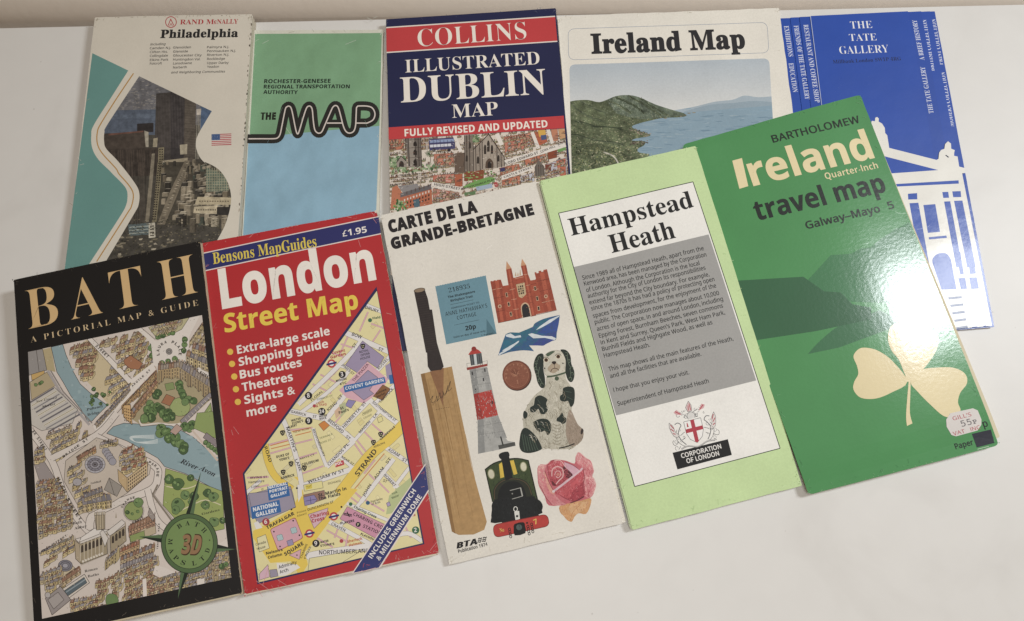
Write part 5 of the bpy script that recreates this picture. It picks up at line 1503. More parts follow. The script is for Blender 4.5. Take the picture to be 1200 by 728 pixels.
def area_(z, pts, c, ol=.45):
    p = z(*pts); a.poly(p, c); a.stroke(p, ol, '4d4450', closed=True, cap=False)
area_(L1, (790, 325, 930, 430, 885, 500, 820, 455, 765, 535, 680, 480), '9d8fae')
a.poly(L1(820, 458, 870, 500, 955, 570, 915, 640, 800, 725, 690, 690, 640, 640, 745, 540), 'd8a8b6')
area_(L1, (825, 512, 888, 560, 835, 640, 862, 662, 798, 704, 718, 640, 748, 588), '9d8fae')
area_(L1, (920, 605, 968, 632, 920, 706, 858, 680), '8a5c30')
a.poly(L1(935, 485, 970, 462, 985, 600, 945, 560), '9d8fae')
area_(L2, (700, 45, 748, 55, 716, 102, 678, 84), '8f84b4'); a.poly(L2(640, 80, 680, 60, 690, 120, 650, 160), 'b5b98a'); a.poly(L2(610, 120, 640, 90, 660, 130, 620, 170), 'd3b090')
area_(L2, (508, 205, 545, 180, 580, 210, 541, 246), 'd0812c')
area_(L2, (55, 655, 185, 620, 330, 600, 345, 650, 362, 735, 200, 790, 75, 800), '9a92a6'); area_(L3, (60, 45, 330, 20, 362, 132, 120, 240, 82, 150), '9a92a6'); a.poly(L3(95, 235, 120, 222, 150, 265, 110, 275), WS)
area_(L2, (412, 592, 530, 565, 538, 610, 418, 632), 'e3d98e'); a.poly(L2(424, 595, 465, 585, 468, 612, 428, 622), 'd6c22a'); a.stroke(L2(426, 598, 447, 606, 465, 588), .4, '6a5e2a')
area_(L2, (412, 655, 545, 625, 552, 680, 420, 725), '9a7464'); area_(L3, (412, 70, 480, 55, 500, 85, 480, 110, 420, 125), '8f84b4'); a.stroke(L3(425, 95, 495, 82), .6, '4a4470'); a.stroke(L3(455, 70, 460, 112), .6, '4a4470')
a.poly(rrect(L3(196, 275, 360, 196, 412, 330, 250, 418), 3.2), 'a5523c'); a.poly(rrect(L3(200, 277, 358, 201, 408, 328, 252, 412), 3.2), 'd7a2ae')
for p_ in ((223, 290), (346, 220), (262, 385), (386, 313)): a.poly(circ(L3(*p_), 1, 10), '221c26')
for cx_, cy_ in ((262, 328), (350, 282)):
    for k in range(4): a.poly(circ(L3(cx_ + 11 * math.cos(k * 1.57 + .5), cy_ + 11 * math.sin(k * 1.57 + .5)), 2.4, 10), '5e6b70')
    for k in range(4): a.poly(circ(L3(cx_ + 11 * math.cos(k * 1.57 + .5), cy_ + 11 * math.sin(k * 1.57 + .5)), 2.0, 10), 'a9c3c6')
area_(L3, (305, 350, 340, 338, 350, 372, 315, 384), '9a8fb4')
area_(L3, (320, 440, 398, 402, 385, 468), 'd9a9b2'); a.poly(circ(L3(370, 440), .9, 8), '221c26')
area_(L3, (442, 180, 570, 138, 555, 195, 480, 270), 'd8b0bb')
area_(L3, (692, 130, 1010, 280, 905, 350, 645, 208), 'cf8fa8')
a.poly(L2(1000, 620, 1110, 540, 1130, 640, 960, 760), 'b3bd84'); a.poly(L3(960, 60, 1100, -60, 1060, 60, 990, 170, 940, 180), 'b3bd84'); area_(L3, (942, 108, 962, 98, 970, 122, 950, 130), 'a99bc0')
area_(L3, (115, 330, 170, 308, 195, 395, 130, 420), 'e0d8a4'); area_(L3, (195, 535, 240, 530, 250, 575, 200, 585), '9a92a6'); area_(L3, (130, 560, 185, 500, 195, 580, 130, 600), 'd8b0c0'); a.poly(L3(240, 490, 370, 500, 390, 520, 300, 570, 250, 575), WS)
area_(L3, (450, 460, 800, 400, 640, 500, 440, 540), 'ddd59c')
def box_sign(z, pts, c='2a67a8'): a.poly(z(*pts), c)
box_sign(L2, (180, 602, 310, 573, 326, 660, 190, 692)); box_sign(L3, (75, 132, 258, 86, 270, 165, 84, 211)); box_sign(L1, (668, 612, 930, 556, 940, 592, 676, 656)); box_sign(L1, (958, 545, 990, 538, 998, 595, 966, 602))
box_sign(L2, (610, 450, 668, 432, 674, 462, 618, 480), 'c23a44')
for z, x, y, c, r_ in ((L1, 660, 540, '1f1c20', 4.2), (L1, 445, 675, '1f1c20', 4.4), (L2, 446, 20, '1f1c20', 4.2), (L2, 530, 122, '1f1c20', 4.4), (L2, 446, 182, '1f1c20', 4.4), (L3, 172, 228, 'a8323c', 4.4), (L3, 492, 365, '1f1c20', 4.4), (L3, 1130, 280, '2a6644', 4.4), (L1, 838, 193, '2f6a4c', 2.4), (L3, 714, 114, '2f6a4c', 2.2), (L3, 824, 106, '2a5c80', 2.4), (L3, 655, 350, 'b23a44', 2.3), (L3, 655, 132, '221c26', 1.2), (L3, 232, 30, '221c26', 1.3), (L3, 370, 12, '221c26', 1.2), (L3, 335, 148, '221c26', 1.1), (L2, 482, 86, 'b23a44', 2)):
    a.poly(circ(z(x, y), r_, 18), c)
for z, x, y in ((L1, 592, 470), (L3, 606, 192), (L3, 450, 302)):
    c_ = z(x, y); a.poly(circ(c_, 5, 20), 'c23a44'); a.poly(circ(c_, 3.0, 16), WS)
    a.poly([(c_[0] - 6.2, c_[1] + .3), (c_[0] + 5.8, c_[1] - 2.4), (c_[0] + 6.3, c_[1] - .2), (c_[0] - 5.8, c_[1] + 2.5)], '2b2f72')
for z, x, y in ((L1, 792, 362), (L2, 278, 260), (L2, 332, 458), (L2, 282, 512), (L2, 418, 485), (L2, 906, 270), (L2, 860, 322)):
    c_ = z(x, y)
    a.poly(smooth([(c_[0] - 2.6, c_[1] - 2.6), (c_[0] + 2.4, c_[1] - 3.2), (c_[0] + 2.4, c_[1] + .6), (c_[0] + .2, c_[1] + 3.2), (c_[0] - 2.2, c_[1] + 1)], 3, True), '1f1c20')
    a.poly(circ((c_[0] - 1, c_[1] - .9), .6, 6), 'd8cfa0'); a.poly(circ((c_[0] + 1, c_[1] - 1.3), .6, 6), 'd8cfa0'); a.stroke([(c_[0] - 1, c_[1] + 1), (c_[0] + 1.2, c_[1] + .6)], .5, 'd8cfa0', cap=False)
a.poly(circ(L3(762, 244), 3, 14), '1f1c20'); a.stroke(L3(756, 252, 768, 236), .7, 'd8cfa0'); a.poly(circ(L3(758, 240), .6, 6), 'd8cfa0')
for k in (0, 9): a.stroke(L3(668, 172 + k, 722, 182 + k), 1.1, '1f1c20', cap=False)
a.stroke(L3(690, 162, 706, 196), 1.1, '1f1c20', cap=False)
area_(L2, (884, 165, 912, 150, 922, 180, 893, 195), 'e0d68f'); 
for x, y in ((500, 500), (505, 470)): pass
DKT = '2c2a30'
def lb(z, t_, x0, y0, x1, y1, cp=2.8, f='s', c=DKT, fat=.02): a.text(t_, z(x0, y0), z(x1, y1), c, f, cap=cp, fat=fat)
lb(L1, 'DRURY', 806, 118, 890, 145, 3.4); lb(L1, 'Field', 855, 188, 905, 180, 2.6, 'sb', '2f5a44'); lb(L1, 'BOW', 720, 290, 782, 312, 3.8); lb(L1, 'ST', 888, 382, 918, 396, 3.6); lb(L1, 'ST', 736, 372, 756, 348, 3.4)
lb(L1, 'Covent', 596, 412, 680, 392, 3.2, 'sb', 'b02c3c'); lb(L1, 'Garden', 586, 440, 684, 414, 3.2, 'sb', 'b02c3c'); lb(L1, 'ROYAL', 772, 405, 830, 390, 2.6); lb(L1, 'OPERA', 780, 425, 838, 410, 2.6); lb(L1, 'HOUSE', 778, 448, 840, 432, 2.6)
lb(L1, 'RUSSEL', 896, 510, 958, 442, 3); lb(L1, 'JAMES ST', 655, 480, 730, 545, 2.6); lb(L1, 'THE PIAZZA', 735, 588, 832, 478, 3.2, 's', '5a2c44'); lb(L1, 'COVENT GARDEN', 682, 640, 926, 584, 3.8, 'sb', 'e4e6ea', -.002)
lb(L1, 'MOORE', 622, 588, 690, 572, 2.4, 'sb'); lb(L1, 'ETC', 648, 608, 690, 597, 2.4, 'sb'); lb(L1, 'FLORAL', 466, 712, 540, 650, 2.8); lb(L1, 'CONDUIT CT', 500, 706, 600, 680, 2, 's', '5f6a3a'); lb(L1, 'Jubilee', 878, 670, 945, 640, 2.6, 's', '2a1c10'); lb(L1, 'Market', 885, 690, 938, 664, 2.6, 's', '2a1c10')
for z, t_, x, y in ((L1, '3', 660, 540), (L1, '8', 445, 675), (L2, '9', 446, 182), (L3, '6', 172, 228), (L3, '9', 492, 365), (L3, '2', 1130, 280)): a.text(t_, (z(x, y)[0] - 1.6, z(x, y)[1] + 2.5), (z(x, y)[0] + 1.6, z(x, y)[1] + 1.9), 'e8e4e0', 'sb', cap=5)
a.text('24', (L2(530, 122)[0] - 3.0, L2(530, 122)[1] + 2.4), (L2(530, 122)[0] + 3.0, L2(530, 122)[1] + 1.4), 'e8e4e0', 'sb', cap=4.4)
lb(L2, 'GARRICK', 330, 128, 428, 152, 2.9); lb(L2, 'ST', 470, 160, 494, 164, 2.9); lb(L2, 'KING', 572, 120, 628, 70, 3.4); lb(L2, 'ST', 642, 48, 664, 24, 3.4); lb(L2, 'BEDFORD', 566, 182, 660, 262, 3.6); lb(L2, 'ST', 680, 286, 704, 306, 3.4)
lb(L2, 'HENRIETTA', 672, 230, 780, 108, 3.4); lb(L2, 'ST', 795, 92, 815, 66, 3.2); lb(L2, 'SOUTHAMPTON ST', 850, 66, 998, 188, 3); lb(L2, 'MAIDEN', 776, 262, 842, 190, 3); lb(L2, 'LA', 868, 165, 888, 138, 2.8); lb(L2, 'TAVISTOCK', 905, 70, 990, -20, 3)
lb(L2, "MARTIN'S", 300, 225, 352, 380, 3.4); lb(L2, 'LANE', 356, 432, 388, 505, 3.4); lb(L2, 'CHANDOS', 576, 470, 672, 372, 3.4); lb(L2, 'PL', 680, 360, 706, 332, 3.4); lb(L2, 'AGAR', 650, 415, 702, 448, 2.6); lb(L2, 'ST', 708, 452, 728, 468, 2.6)
lb(L2, 'WILLIAM IV ST', 442, 582, 676, 506, 3.6); lb(L2, 'STRAND', 762, 538, 884, 376, 5.6, 's', DKT, .03); lb(L2, 'BEDFORDBURY', 470, 238, 540, 412, 2.4); lb(L2, 'ADAM', 950, 370, 1020, 412, 3.4); lb(L2, 'ST', 1040, 432, 1072, 450, 3.4); lb(L2, 'ADAM', 875, 556, 930, 486, 3.4); lb(L2, 'ST', 950, 458, 976, 424, 3.4)
lb(L2, 'JOHN', 802, 668, 848, 592, 3.4); lb(L2, 'ROBERT', 925, 530, 995, 604, 3); lb(L2, 'ST', 920, 570, 945, 578, 3); lb(L2, 'ROAD', 160, 350, 192, 448, 3.8, 'sb', DKT, -.005); lb(L2, 'DUKE OF', 240, 420, 322, 400, 2.8, 'sb'); lb(L2, "YORK'S", 258, 440, 322, 424, 2.8, 'sb'); lb(L2, 'GARRICK', 268, 556, 356, 534, 2.8, 'sb'); lb(L2, 'COLISEUM', 402, 470, 510, 440, 2.8, 'sb')
lb(L2, 'WATER', 334, 188, 398, 172, 2.6, 'sb'); lb(L2, "STONE'S", 340, 206, 410, 188, 2.6, 'sb'); lb(L2, 'ALBERY', 312, 232, 372, 214, 2.6, 'sb'); lb(L2, 'WATER', 512, 160, 564, 152, 2.4, 'sb'); lb(L2, 'ROCK', 516, 176, 560, 168, 2.4, 'sb'); lb(L2, 'Lamb', 498, 78, 545, 64, 2.6, 's', 'b02c3c'); lb(L2, '& Flag', 494, 96, 560, 78, 2.6, 's', 'b02c3c')
lb(L2, 'St', 650, 112, 672, 102, 3, 'sb', '4a4a3a'); lb(L2, "Paul's", 640, 138, 704, 116, 3, 'sb', '4a4a3a'); lb(L2, 'POL', 618, 470, 662, 452, 3.2, 'sb', 'ece4e0'); lb(L2, 'MAYS CT', 392, 430, 484, 402, 2); lb(L2, 'IRVING ST', 72, 552, 180, 546, 2.4, 'sb', '6a3a4a'); lb(L2, 'Hampshire', 62, 582, 162, 572, 2.6); lb(L2, 'LONG', 80, 612, 130, 602, 2.2)
lb(L2, 'NATIONAL', 190, 618, 308, 590, 3.4, 'sb', 'e4e6ea'); lb(L2, 'PORTRAIT', 196, 644, 312, 616, 3.4, 'sb', 'e4e6ea'); lb(L2, 'GALLERY', 204, 674, 308, 646, 3.4, 'sb', 'e4e6ea'); lb(L3, 'NATIONAL', 92, 162, 252, 122, 4.6, 'sb', 'e4e6ea'); lb(L3, 'GALLERY', 110, 196, 246, 162, 4.6, 'sb', 'e4e6ea')
lb(L2, 'EXCHANGE', 570, 590, 652, 570, 2.4, 's', '6a6040'); lb(L2, 'Maiden', 795, 140, 850, 110, 2.3, 's', '6a6a40', .01); lb(L2, 'Corpus', 792, 150, 852, 118, 2.3, 's', '6a6a40', .01); lb(L2, 'Christi', 800, 172, 850, 146, 2.3, 's', '6a6a40', .01); lb(L2, 'TERRACE', 515, 300, 600, 270, 2, 's', '5f6a3a', .01); lb(L2, 'ROSE ST', 520, 330, 590, 306, 2, 's', '5f6a3a', .01); lb(L2, 'NEW ROW', 350, 260, 450, 236, 2, 's', '7a4a30', .01); lb(L2, 'ST', 145, 628, 160, 622, 2.2)
lb(L2, 'ADELPHI', 862, 356, 935, 326, 2.2); lb(L2, 'VAUDEVILLE', 906, 308, 1000, 222, 2.4, 'sb')
lb(L3, 'St. Martin in', 508, 68, 688, 22, 3.6, 'sb'); lb(L3, 'The Fields', 510, 92, 650, 56, 3.6, 'sb'); lb(L3, 'DUNCANNON ST', 440, 158, 606, 106, 2.8); lb(L3, 'TRAFALGAR', 180, 276, 356, 180, 3.9, 'sb'); lb(L3, 'SQUARE', 296, 446, 414, 372, 4.2, 'sb'); lb(L3, "Nelson's", 174, 438, 280, 412, 3.2, 'sb'); lb(L3, 'Column', 186, 464, 276, 442, 3.2, 'sb')
lb(L3, 'Charing', 458, 206, 576, 176, 4, 'sb', 'b02c3c'); lb(L3, 'Cross', 466, 234, 548, 212, 4, 'sb', 'b02c3c'); lb(L3, 'CHARING CROSS', 728, 184, 945, 290, 4, 'sb', '2c1c28', -.005); lb(L3, 'STATION', 790, 262, 905, 312, 4, 'sb', '2c1c28', -.005); lb(L3, 'Charing Cross', 732, 136, 876, 204, 2.8, 'sb', '2f4a3a'); lb(L3, 'PLAYERS', 650, 246, 738, 226, 2.8, 'sb'); lb(L3, 'PLAYHOUSE', 776, 310, 880, 356, 2.6, 'sb')
lb(L3, 'CRAVEN', 588, 244, 676, 290, 3); lb(L3, 'WATER', 520, 366, 574, 354, 2.6, 'sb'); lb(L3, "STONE'S", 520, 388, 610, 374, 2.6, 'sb'); lb(L3, 'Sherlock', 694, 362, 790, 340, 3, 'sb', 'c0603a'); lb(L3, 'Holmes', 704, 386, 785, 368, 3, 'sb', 'c0603a'); lb(L3, 'NORTHUMBERLAND', 512, 436, 830, 424, 4.6); lb(L3, 'Admiralty', 254, 528, 370, 494, 3.8, 's'); lb(L3, 'Arch', 260, 560, 316, 542, 3.8, 's'); lb(L3, 'CHARING', 400, 462, 438, 372, 2.4); lb(L3, 'CROSS', 424, 466, 462, 388, 2.4)
lb(L3, 'Prince', 372, 176, 430, 158, 2.2, 's', '6a5a20', .01); lb(L3, 'Edward', 374, 196, 432, 178, 2.2, 's', '6a5a20', .01); lb(L3, 'Royal Society', 845, 104, 920, 84, 2.2); lb(L3, 'of Arts', 848, 122, 905, 104, 2.2); lb(L3, 'York', 980, 56, 1015, 40, 2.4, 's', '4a5a34'); lb(L3, 'Water', 978, 82, 1025, 62, 2.4, 's', '4a5a34'); lb(L3, 'Canada', 108, 380, 172, 362, 2.8, 's', '5a5440'); lb(L3, 'House', 116, 408, 170, 392, 2.8, 's', '5a5440'); lb(L3, 'ob', 1105, 195, 1130, 188, 3, 'sb', 'b02c3c')
a.build()
a = Art(m, 'corner_sash', satin_ink, 3)
a.poly([(411.8, 672.6), (498.6, 543.2), (502.6, 575.6), (445.6, 665.4)], RDW)
a.poly([(413.8, 671.6), (498.6, 545.2), (502.2, 573.6), (443.6, 665.4)], '2a3272')
a.text('INCLUDES GREENWICH', Q2(543, 437), Q2(752, 118), 'e6e2dc', 'sb', cap=6.0, fat=-.002)
a.text('& MILLENNIUM DOME', Q2(578, 446), Q2(779, 146), 'e6e2dc', 'sb', cap=6.0, fat=-.002)
a.build()
a = Art(m, 'edge_wear', sheet_mat, 4)
for i in range(150):
    e = R.choice([((236, 286), (286.6, 698)), ((287, 698.6), (514, 650)), ((441, 248), (514.4, 649)), ((236, 285.4), (440, 247.4))])
    t_ = R.random(); p_ = lerp(e[0], e[1], t_); d_ = math.dist(*e)
    ux, uy = (e[1][0] - e[0][0]) / d_, (e[1][1] - e[0][1]) / d_
    L_, w_ = R.uniform(.5, 4), R.uniform(.12, .45)
    a.poly([(p_[0], p_[1]), (p_[0] + ux * L_, p_[1] + uy * L_), (p_[0] + ux * L_ * .7 + (w_ if e[0][0] < 240 and e[1][0] < 290 else -w_ if e[0][0] > 400 else 0), p_[1] + uy * L_ * .7 + (-w_ if e[0][1] > 600 else w_ if e[1][1] < 260 else 0))], R.choice(['d8b8b0', 'e0cfc4', 'cf8a8a', 'c9a49a']))
for q_ in (((0, 540), (80, 596)), ((60, 470), (30, 560)), ((0, 575), (30, 615)), ((100, 535), (165, 575)), ((815, 398), (852, 352)), ((480, 500), (560, 478)), ((830, 400), (858, 405))):
    a.stroke([Q2(*q_[0]), Q2(*q_[1])], .4, 'd99a9a', cap=False)
for p_, r_ in (((440.2, 247.8), 1.6), ((236.3, 287), 1.5), ((287.5, 697), 1.6), ((513.4, 648.8), 1.3)): a.poly(blob(p_, r_, R, 7, .3), 'd9cabc')
for q_ in (((100, 560), (118, 585)), ((1095, 545), (1120, 580)), ((1085, 560), (1092, 585)), ((535, 258), (555, 285)), ((480, 398), (490, 430)), ((545, 292), (565, 318))):
    z_ = t6 if q_[0][0] < 600 else Z(0, 364, 4)
    if q_[0][0] == 100: z_ = Q2
    a.stroke([z_(*q_[0]), z_(*q_[1])], .4, 'd88c8c', cap=False)
a.build(cv)

# ================================================================== French map of Great Britain
m = Leaflet('britain_map', 'cream French map of Britain with cricket bat, lighthouse, dog and rose pictures', 'map',
            -76.733, 161.613, .2027, 9.5, 4, [(446.2, 252.5), (631, 212), (734, 612.3), (526.3, 662.3)], 3,
            bend=lambda x, y: .3 * math.sin(x / 19 + 1) * math.sin(y / 33) - .6 * math.exp(-((y + 201) / 14) ** 2))
m.sheets(sheet_mat, 5, col='dcd6c8', seed=71, inset=.25, top=.3)
cv = m.slab('cover', matt_ink, [m.p(p_) for p_ in ((446.2, 252.5), (628.4, 212.6), (730.8, 613.2), (526.3, 662.3))], -.3, 0, 'e0dbd0', r=.9, wob=.15, seed=72)
scuffs(m, cv, matt_ink, 80, ['f0ece2', 'c9c2b2', 'd2ccbe'], 309)
C1, C2, C3, Q1 = Z(470, 290, 6), Z(540, 390, 6), Z(540, 510, 6), Z(300, 364, 4)
z7_ = Z(600, 182, 4)
R = random.Random(81)
a = Art(m, 'title_lettering', matt_ink, 1)
TK = '2a2628'
a.text('CARTE DE LA', t6(626, 362), t6(1042, 265), TK, 'sb', top=t6(614, 310), fat=.05)
a.text('GRANDE-BRETAGNE', t6(638, 440), z7_(106, 276), TK, 'sb', top=t6(626, 392), fat=.05)
a.build()
a = Art(m, 'cricket_bat_picture', soft_photo_ink, 1)
bl = Q1(772, 298, 815, 287, 880, 270, 918, 262, 960, 480, 1010, 728) + Q2(1010, 0, 1082, 262, 1070, 300, 1020, 322, 950, 324, 918, 308)
a.poly(bl, 'b08a54')
for i in range(44):
    t_ = R.random(); s_ = R.uniform(0, .55)
    p0 = lerp(Q1(775, 300), Q1(915, 265), t_); p1 = lerp(Q2(925, 305), Q2(1072, 270), t_)
    a.stroke([lerp(p0, p1, s_), lerp(p0, p1, min(1, s_ + R.uniform(.2, .45)))], R.uniform(.25, .8), R.choice(['a47e48', 'ba9660', '9a7440', 'b5905a']), cap=False)
a.poly(Q1(772, 298, 790, 293, 850, 560) + Q2(935, 318, 918, 308), '8f6b3c')
a.poly(Q1(815, 286, 880, 268, 878, 452), '8f6440')
a.poly(Q1(760, -5, 825, -5, 848, 150, 880, 262, 868, 278, 818, 284, 805, 262, 800, 170), '352d2c')
a.poly(C1(90, 305, 165, 292, 188, 360, 255, 740, 175, 740, 130, 500), '352d2c')
for i in range(26): a.stroke([C1(97 + i * 3.3, 330 + i * 16), C1(172 + i * 3.3, 318 + i * 16)], .25, '4a403c', cap=False)
a.poly(circ(C1(129, 300), 6.6, 16, 2.4, rot=-10), '8f7a62'); a.stroke(circ(C1(129, 301), 6.6, 16, 2.5, rot=-10), .5, '2c2624', closed=True, cap=False)
sc = smooth(Q1(815, 422, 830, 400, 822, 430, 840, 425, 848, 400, 850, 425, 862, 385, 866, 410, 878, 400, 876, 378, 886, 398, 900, 350, 890, 392, 912, 330, 902, 378, 918, 362), 4)
a.stroke(sc, .5, '3a2c22', cap=False); a.stroke(Q1(828, 442, 905, 372), .3, '3a2c22', cap=False)
for i in range(9): a.poly(circ(Q1(846 + i * 8, 464 - abs(i - 4) * -.2 - i * 1.5), .5, 5), '4a3828')
a.build()
a = Art(m, 'ticket_picture', matt_ink, 1)
tq = C1(240, 272, 595, 197, 672, 608, 318, 682)
edge_ = []
for i in range(41):
    p_ = lerp(tq[0], tq[1], i / 40); edge_.append((p_[0], p_[1] + (.5 if i % 2 else 0)))
a.poly(edge_ + [tq[2], tq[3]], '6792a2')
a.poly([qmap(tq, .86, .72), tq[2], qmap(tq, .8, 1)], '4f7684')
def tk(t_, u0, u1, v, f, cap, fat=.01, c='22282c'): a.text(t_, qmap(tq, u0, v), qmap(tq, u1, v), c, f, cap=cap, fat=fat)
tk('218935', .24, .66, .155, 'r', 5.2, -.015); tk('The Shakespeare', .2, .74, .245, 'sb', 2.6); tk('Birthplace Trust', .24, .68, .315, 'sb', 2.6); tk('ADMISSION TICKET TO', .22, .78, .435, 's', 1.8); tk("ANNE HATHAWAY'S", .09, .92, .535, 'sb', 5, -.025); tk('COTTAGE', .3, .68, .635, 'sb', 4.6, -.025)
tk('20p', .42, .63, .84, 'sb', 5.2); tk('Valid on day of issue only', .16, .8, .925, 's', 2, .015); tk('1 Person', .7, .94, .99, 's', 2)
for v, u0, u1 in ((.36, .22, .68), (.71, .22, .72)): a.stroke([qmap(tq, u0, v), qmap(tq, u1, v)], .35, '2a3438', cap=False)
a.build()
a = Art(m, 'palace_picture', soft_photo_ink, 1)
BK, BK2, STN, DKW = 'a84c32', '8c3d2a', 'c9a886', '33221c'
a.poly(C1(683, 532, 628, 240, 640, 236, 642, 246, 652, 244, 650, 234, 664, 231, 667, 240, 678, 238, 676, 229, 702, 228, 716, 272, 755, 266, 738, 156, 776, 148, 790, 215, 800, 214, 862, 196, 858, 190, 842, 132, 880, 126, 893, 190, 910, 234, 943, 228, 948, 222, 938, 178, 950, 174, 953, 184, 968, 180, 966, 168, 984, 164, 987, 174, 1002, 170, 1000, 160, 1026, 154, 1094, 440), BK)
a.poly(C1(738, 158, 742, 98, 776, 148), 'c8936a'); a.poly(C1(842, 132, 850, 80, 880, 126), 'c8936a')
a.poly(C1(628, 242, 702, 228, 742, 520, 683, 532), '98432d'); a.poly(C1(660, 236, 685, 232, 722, 524, 700, 528), 'b4573b')
a.poly(C1(945, 190, 1026, 160, 1094, 440, 1010, 458), '9c452e'); a.poly(C1(975, 182, 1005, 174, 1060, 446, 1035, 452), 'b6593d')
a.poly(C1(742, 158, 776, 150, 838, 500, 800, 508), '9c452e'); a.poly(C1(845, 134, 880, 128, 950, 480, 912, 488), '9c452e'); a.poly(C1(752, 158, 764, 156, 825, 502, 812, 505), 'b6593d'); a.poly(C1(856, 134, 868, 131, 938, 482, 925, 486), 'b6593d')
for q_ in ((640, 300, 715, 285), (650, 360, 725, 345), (668, 455, 735, 440), (755, 250, 790, 242), (765, 300, 800, 292), (775, 370, 812, 362), (790, 440, 830, 432), (862, 195, 890, 188), (880, 270, 905, 264), (890, 320, 915, 314), (905, 390, 930, 384), (955, 240, 1040, 222), (975, 310, 1055, 292), (990, 390, 1080, 368), (800, 222, 862, 208), (805, 262, 868, 248), (725, 330, 770, 322), (915, 262, 950, 254), (925, 300, 965, 292)):
    a.stroke(C1(*q_), .45, 'd0a585' if R.random() < .5 else '6f2f20', cap=False)
tones(C1(683, 532, 640, 255, 716, 276, 800, 222, 910, 240, 1020, 175, 1090, 440), ['7f3423', 'b0543a', '98432d', 'bb6244', '8c3d2a'], C1(640, 400), C1(1090, 360), 700, 1.8, .6, -12, .2, .4)
a.poly(C1(808, 262, 868, 248, 880, 330, 850, 358, 828, 348), 'c4ac84'); 
for i in range(3):
    for j in range(4): a.poly(C1(820 + i * 14 + j * 2, 274 + j * 16 - i * 3, 830 + i * 14 + j * 2, 272 + j * 16 - i * 3, 832 + i * 14 + j * 2, 284 + j * 16 - i * 3, 822 + i * 14 + j * 2, 286 + j * 16 - i * 3), '3f322b' if (i + j) % 3 else '8a6d4c')
for p_ in ((800, 205, 806, 170, 812, 205), (815, 203, 822, 175, 828, 200), (832, 200, 838, 150, 844, 196)): a.poly(C1(*p_), STN)
a.poly(smooth(C1(852, 498, 842, 430, 850, 400, 872, 388, 895, 400, 905, 425, 918, 484), 4), STN); a.poly(smooth(C1(858, 496, 849, 432, 856, 408, 873, 397, 890, 408, 899, 430, 910, 486), 4), '2c2a2c')
for x, y in ((740, 335), (755, 400), (770, 470), (940, 290), (955, 360), (965, 430)): 
    a.poly(C1(x - 8, y - 14, x + 8, y - 17, x + 13, y + 14, x - 3, y + 17), STN); a.poly(C1(x - 5, y - 11, x + 6, y - 13, x + 9, y + 11, x - 1, y + 13), DKW)
for x, y in ((694, 415), (1018, 345)): a.poly(circ(C1(x, y), 2.2, 10), STN); a.poly(circ(C1(x, y), 1.2, 8), '8a4a34')
for i in range(90):
    p_ = C1(R.uniform(640, 1080), R.uniform(240, 520))
    if inpoly(p_, C1(683, 532, 640, 250, 716, 276, 800, 220, 910, 240, 1020, 180, 1094, 440)): a.poly([(p_[0], p_[1]), (p_[0] + R.uniform(.6, 1.8), p_[1] - .2), (p_[0] + R.uniform(.6, 1.8), p_[1] + .5), (p_[0], p_[1] + .5)], R.choice(['8c3d2a', 'bb6446', '7c3524', 'b0563a']))
a.stroke(C1(683, 532, 852, 497), .5, '5c2a1c', cap=False); a.stroke(C1(918, 484, 1094, 442), .5, '5c2a1c', cap=False)
a.build()
a = Art(m, 'flag_picture', soft_photo_ink, 1)
fl = smooth(C1(735, 612, 770, 598, 830, 600, 880, 580, 925, 560, 940, 535, 990, 508, 1050, 490, 1115, 476), 3) + smooth(C1(1116, 480, 1108, 540, 1095, 600, 1088, 650, 1040, 660, 1005, 690, 960, 690, 900, 690), 3) + smooth(C2(515, 130, 440, 124, 370, 132, 330, 140, 268, 160, 268, 145, 290, 80), 3)
a.poly(fl, '2f5d8a')
a.poly(C1(735, 612, 770, 598, 830, 600, 925, 560, 940, 535, 1040, 492, 960, 600, 860, 640, 760, 640), '2c6a80'); a.poly(C1(720, 650, 800, 640, 900, 640, 840, 690, 760, 710, 705, 720), '2a6c86'); a.poly(C1(1000, 620, 1095, 580, 1080, 650, 1000, 690, 920, 690), '3a4a90'); a.poly(C1(960, 600, 1060, 520, 1112, 500, 1098, 590, 1010, 610), '33509a')
tones(fl, ['3a6a80', '3a5f84', '40508a', '385580'], C1(735, 620), C1(1110, 600), 700, 4, 1, -25, .3, .25)
a.poly(C1(735, 616, 770, 605, 800, 625, 840, 618, 845, 632, 790, 640, 740, 628), 'd0d8dc'); a.poly(C1(892, 612, 920, 604, 990, 622, 1060, 625, 1090, 640, 1080, 652, 1010, 636, 930, 640), 'd3dade'); a.poly(C1(948, 582, 975, 556, 1040, 510, 1115, 478, 1112, 486, 1050, 530, 985, 566), 'd0d8dc'); a.poly(C1(710, 726, 770, 690, 830, 658, 826, 668, 780, 706, 730, 730), 'd0d8dc')
a.poly(C2(268, 160, 268, 148, 330, 110, 400, 60, 412, 56, 345, 118), 'd0d8dc')
a.build()
a = Art(m, 'lighthouse_picture', soft_photo_ink, 1)
lt = Z(540, 390, 6)
a.poly(C2(60, 258, 185, 240, 215, 400, 262, 580, 300, 680, 325, 740) + C3(300, 0, 330, 40, 380, 50, 385, 75, 270, 102, 122, 132) + C2(118, 616, 90, 430, 65, 270), 'a8a8a4')
a.poly(C2(60, 258, 105, 252, 160, 610, 165, 740) + C3(165, 20, 170, 120, 122, 132) + C2(118, 616), '8d8e8c'); a.poly(C2(150, 246, 185, 240, 262, 580, 325, 740, 240, 740, 195, 500), '9a9a97')
a.poly(C2(90, 432, 215, 402, 262, 580, 116, 614), 'b8392f'); a.poly(C2(90, 432, 125, 423, 155, 606, 116, 614), '9c3028'); a.stroke(C2(100, 512, 238, 490), .4, '7c241e', cap=False)
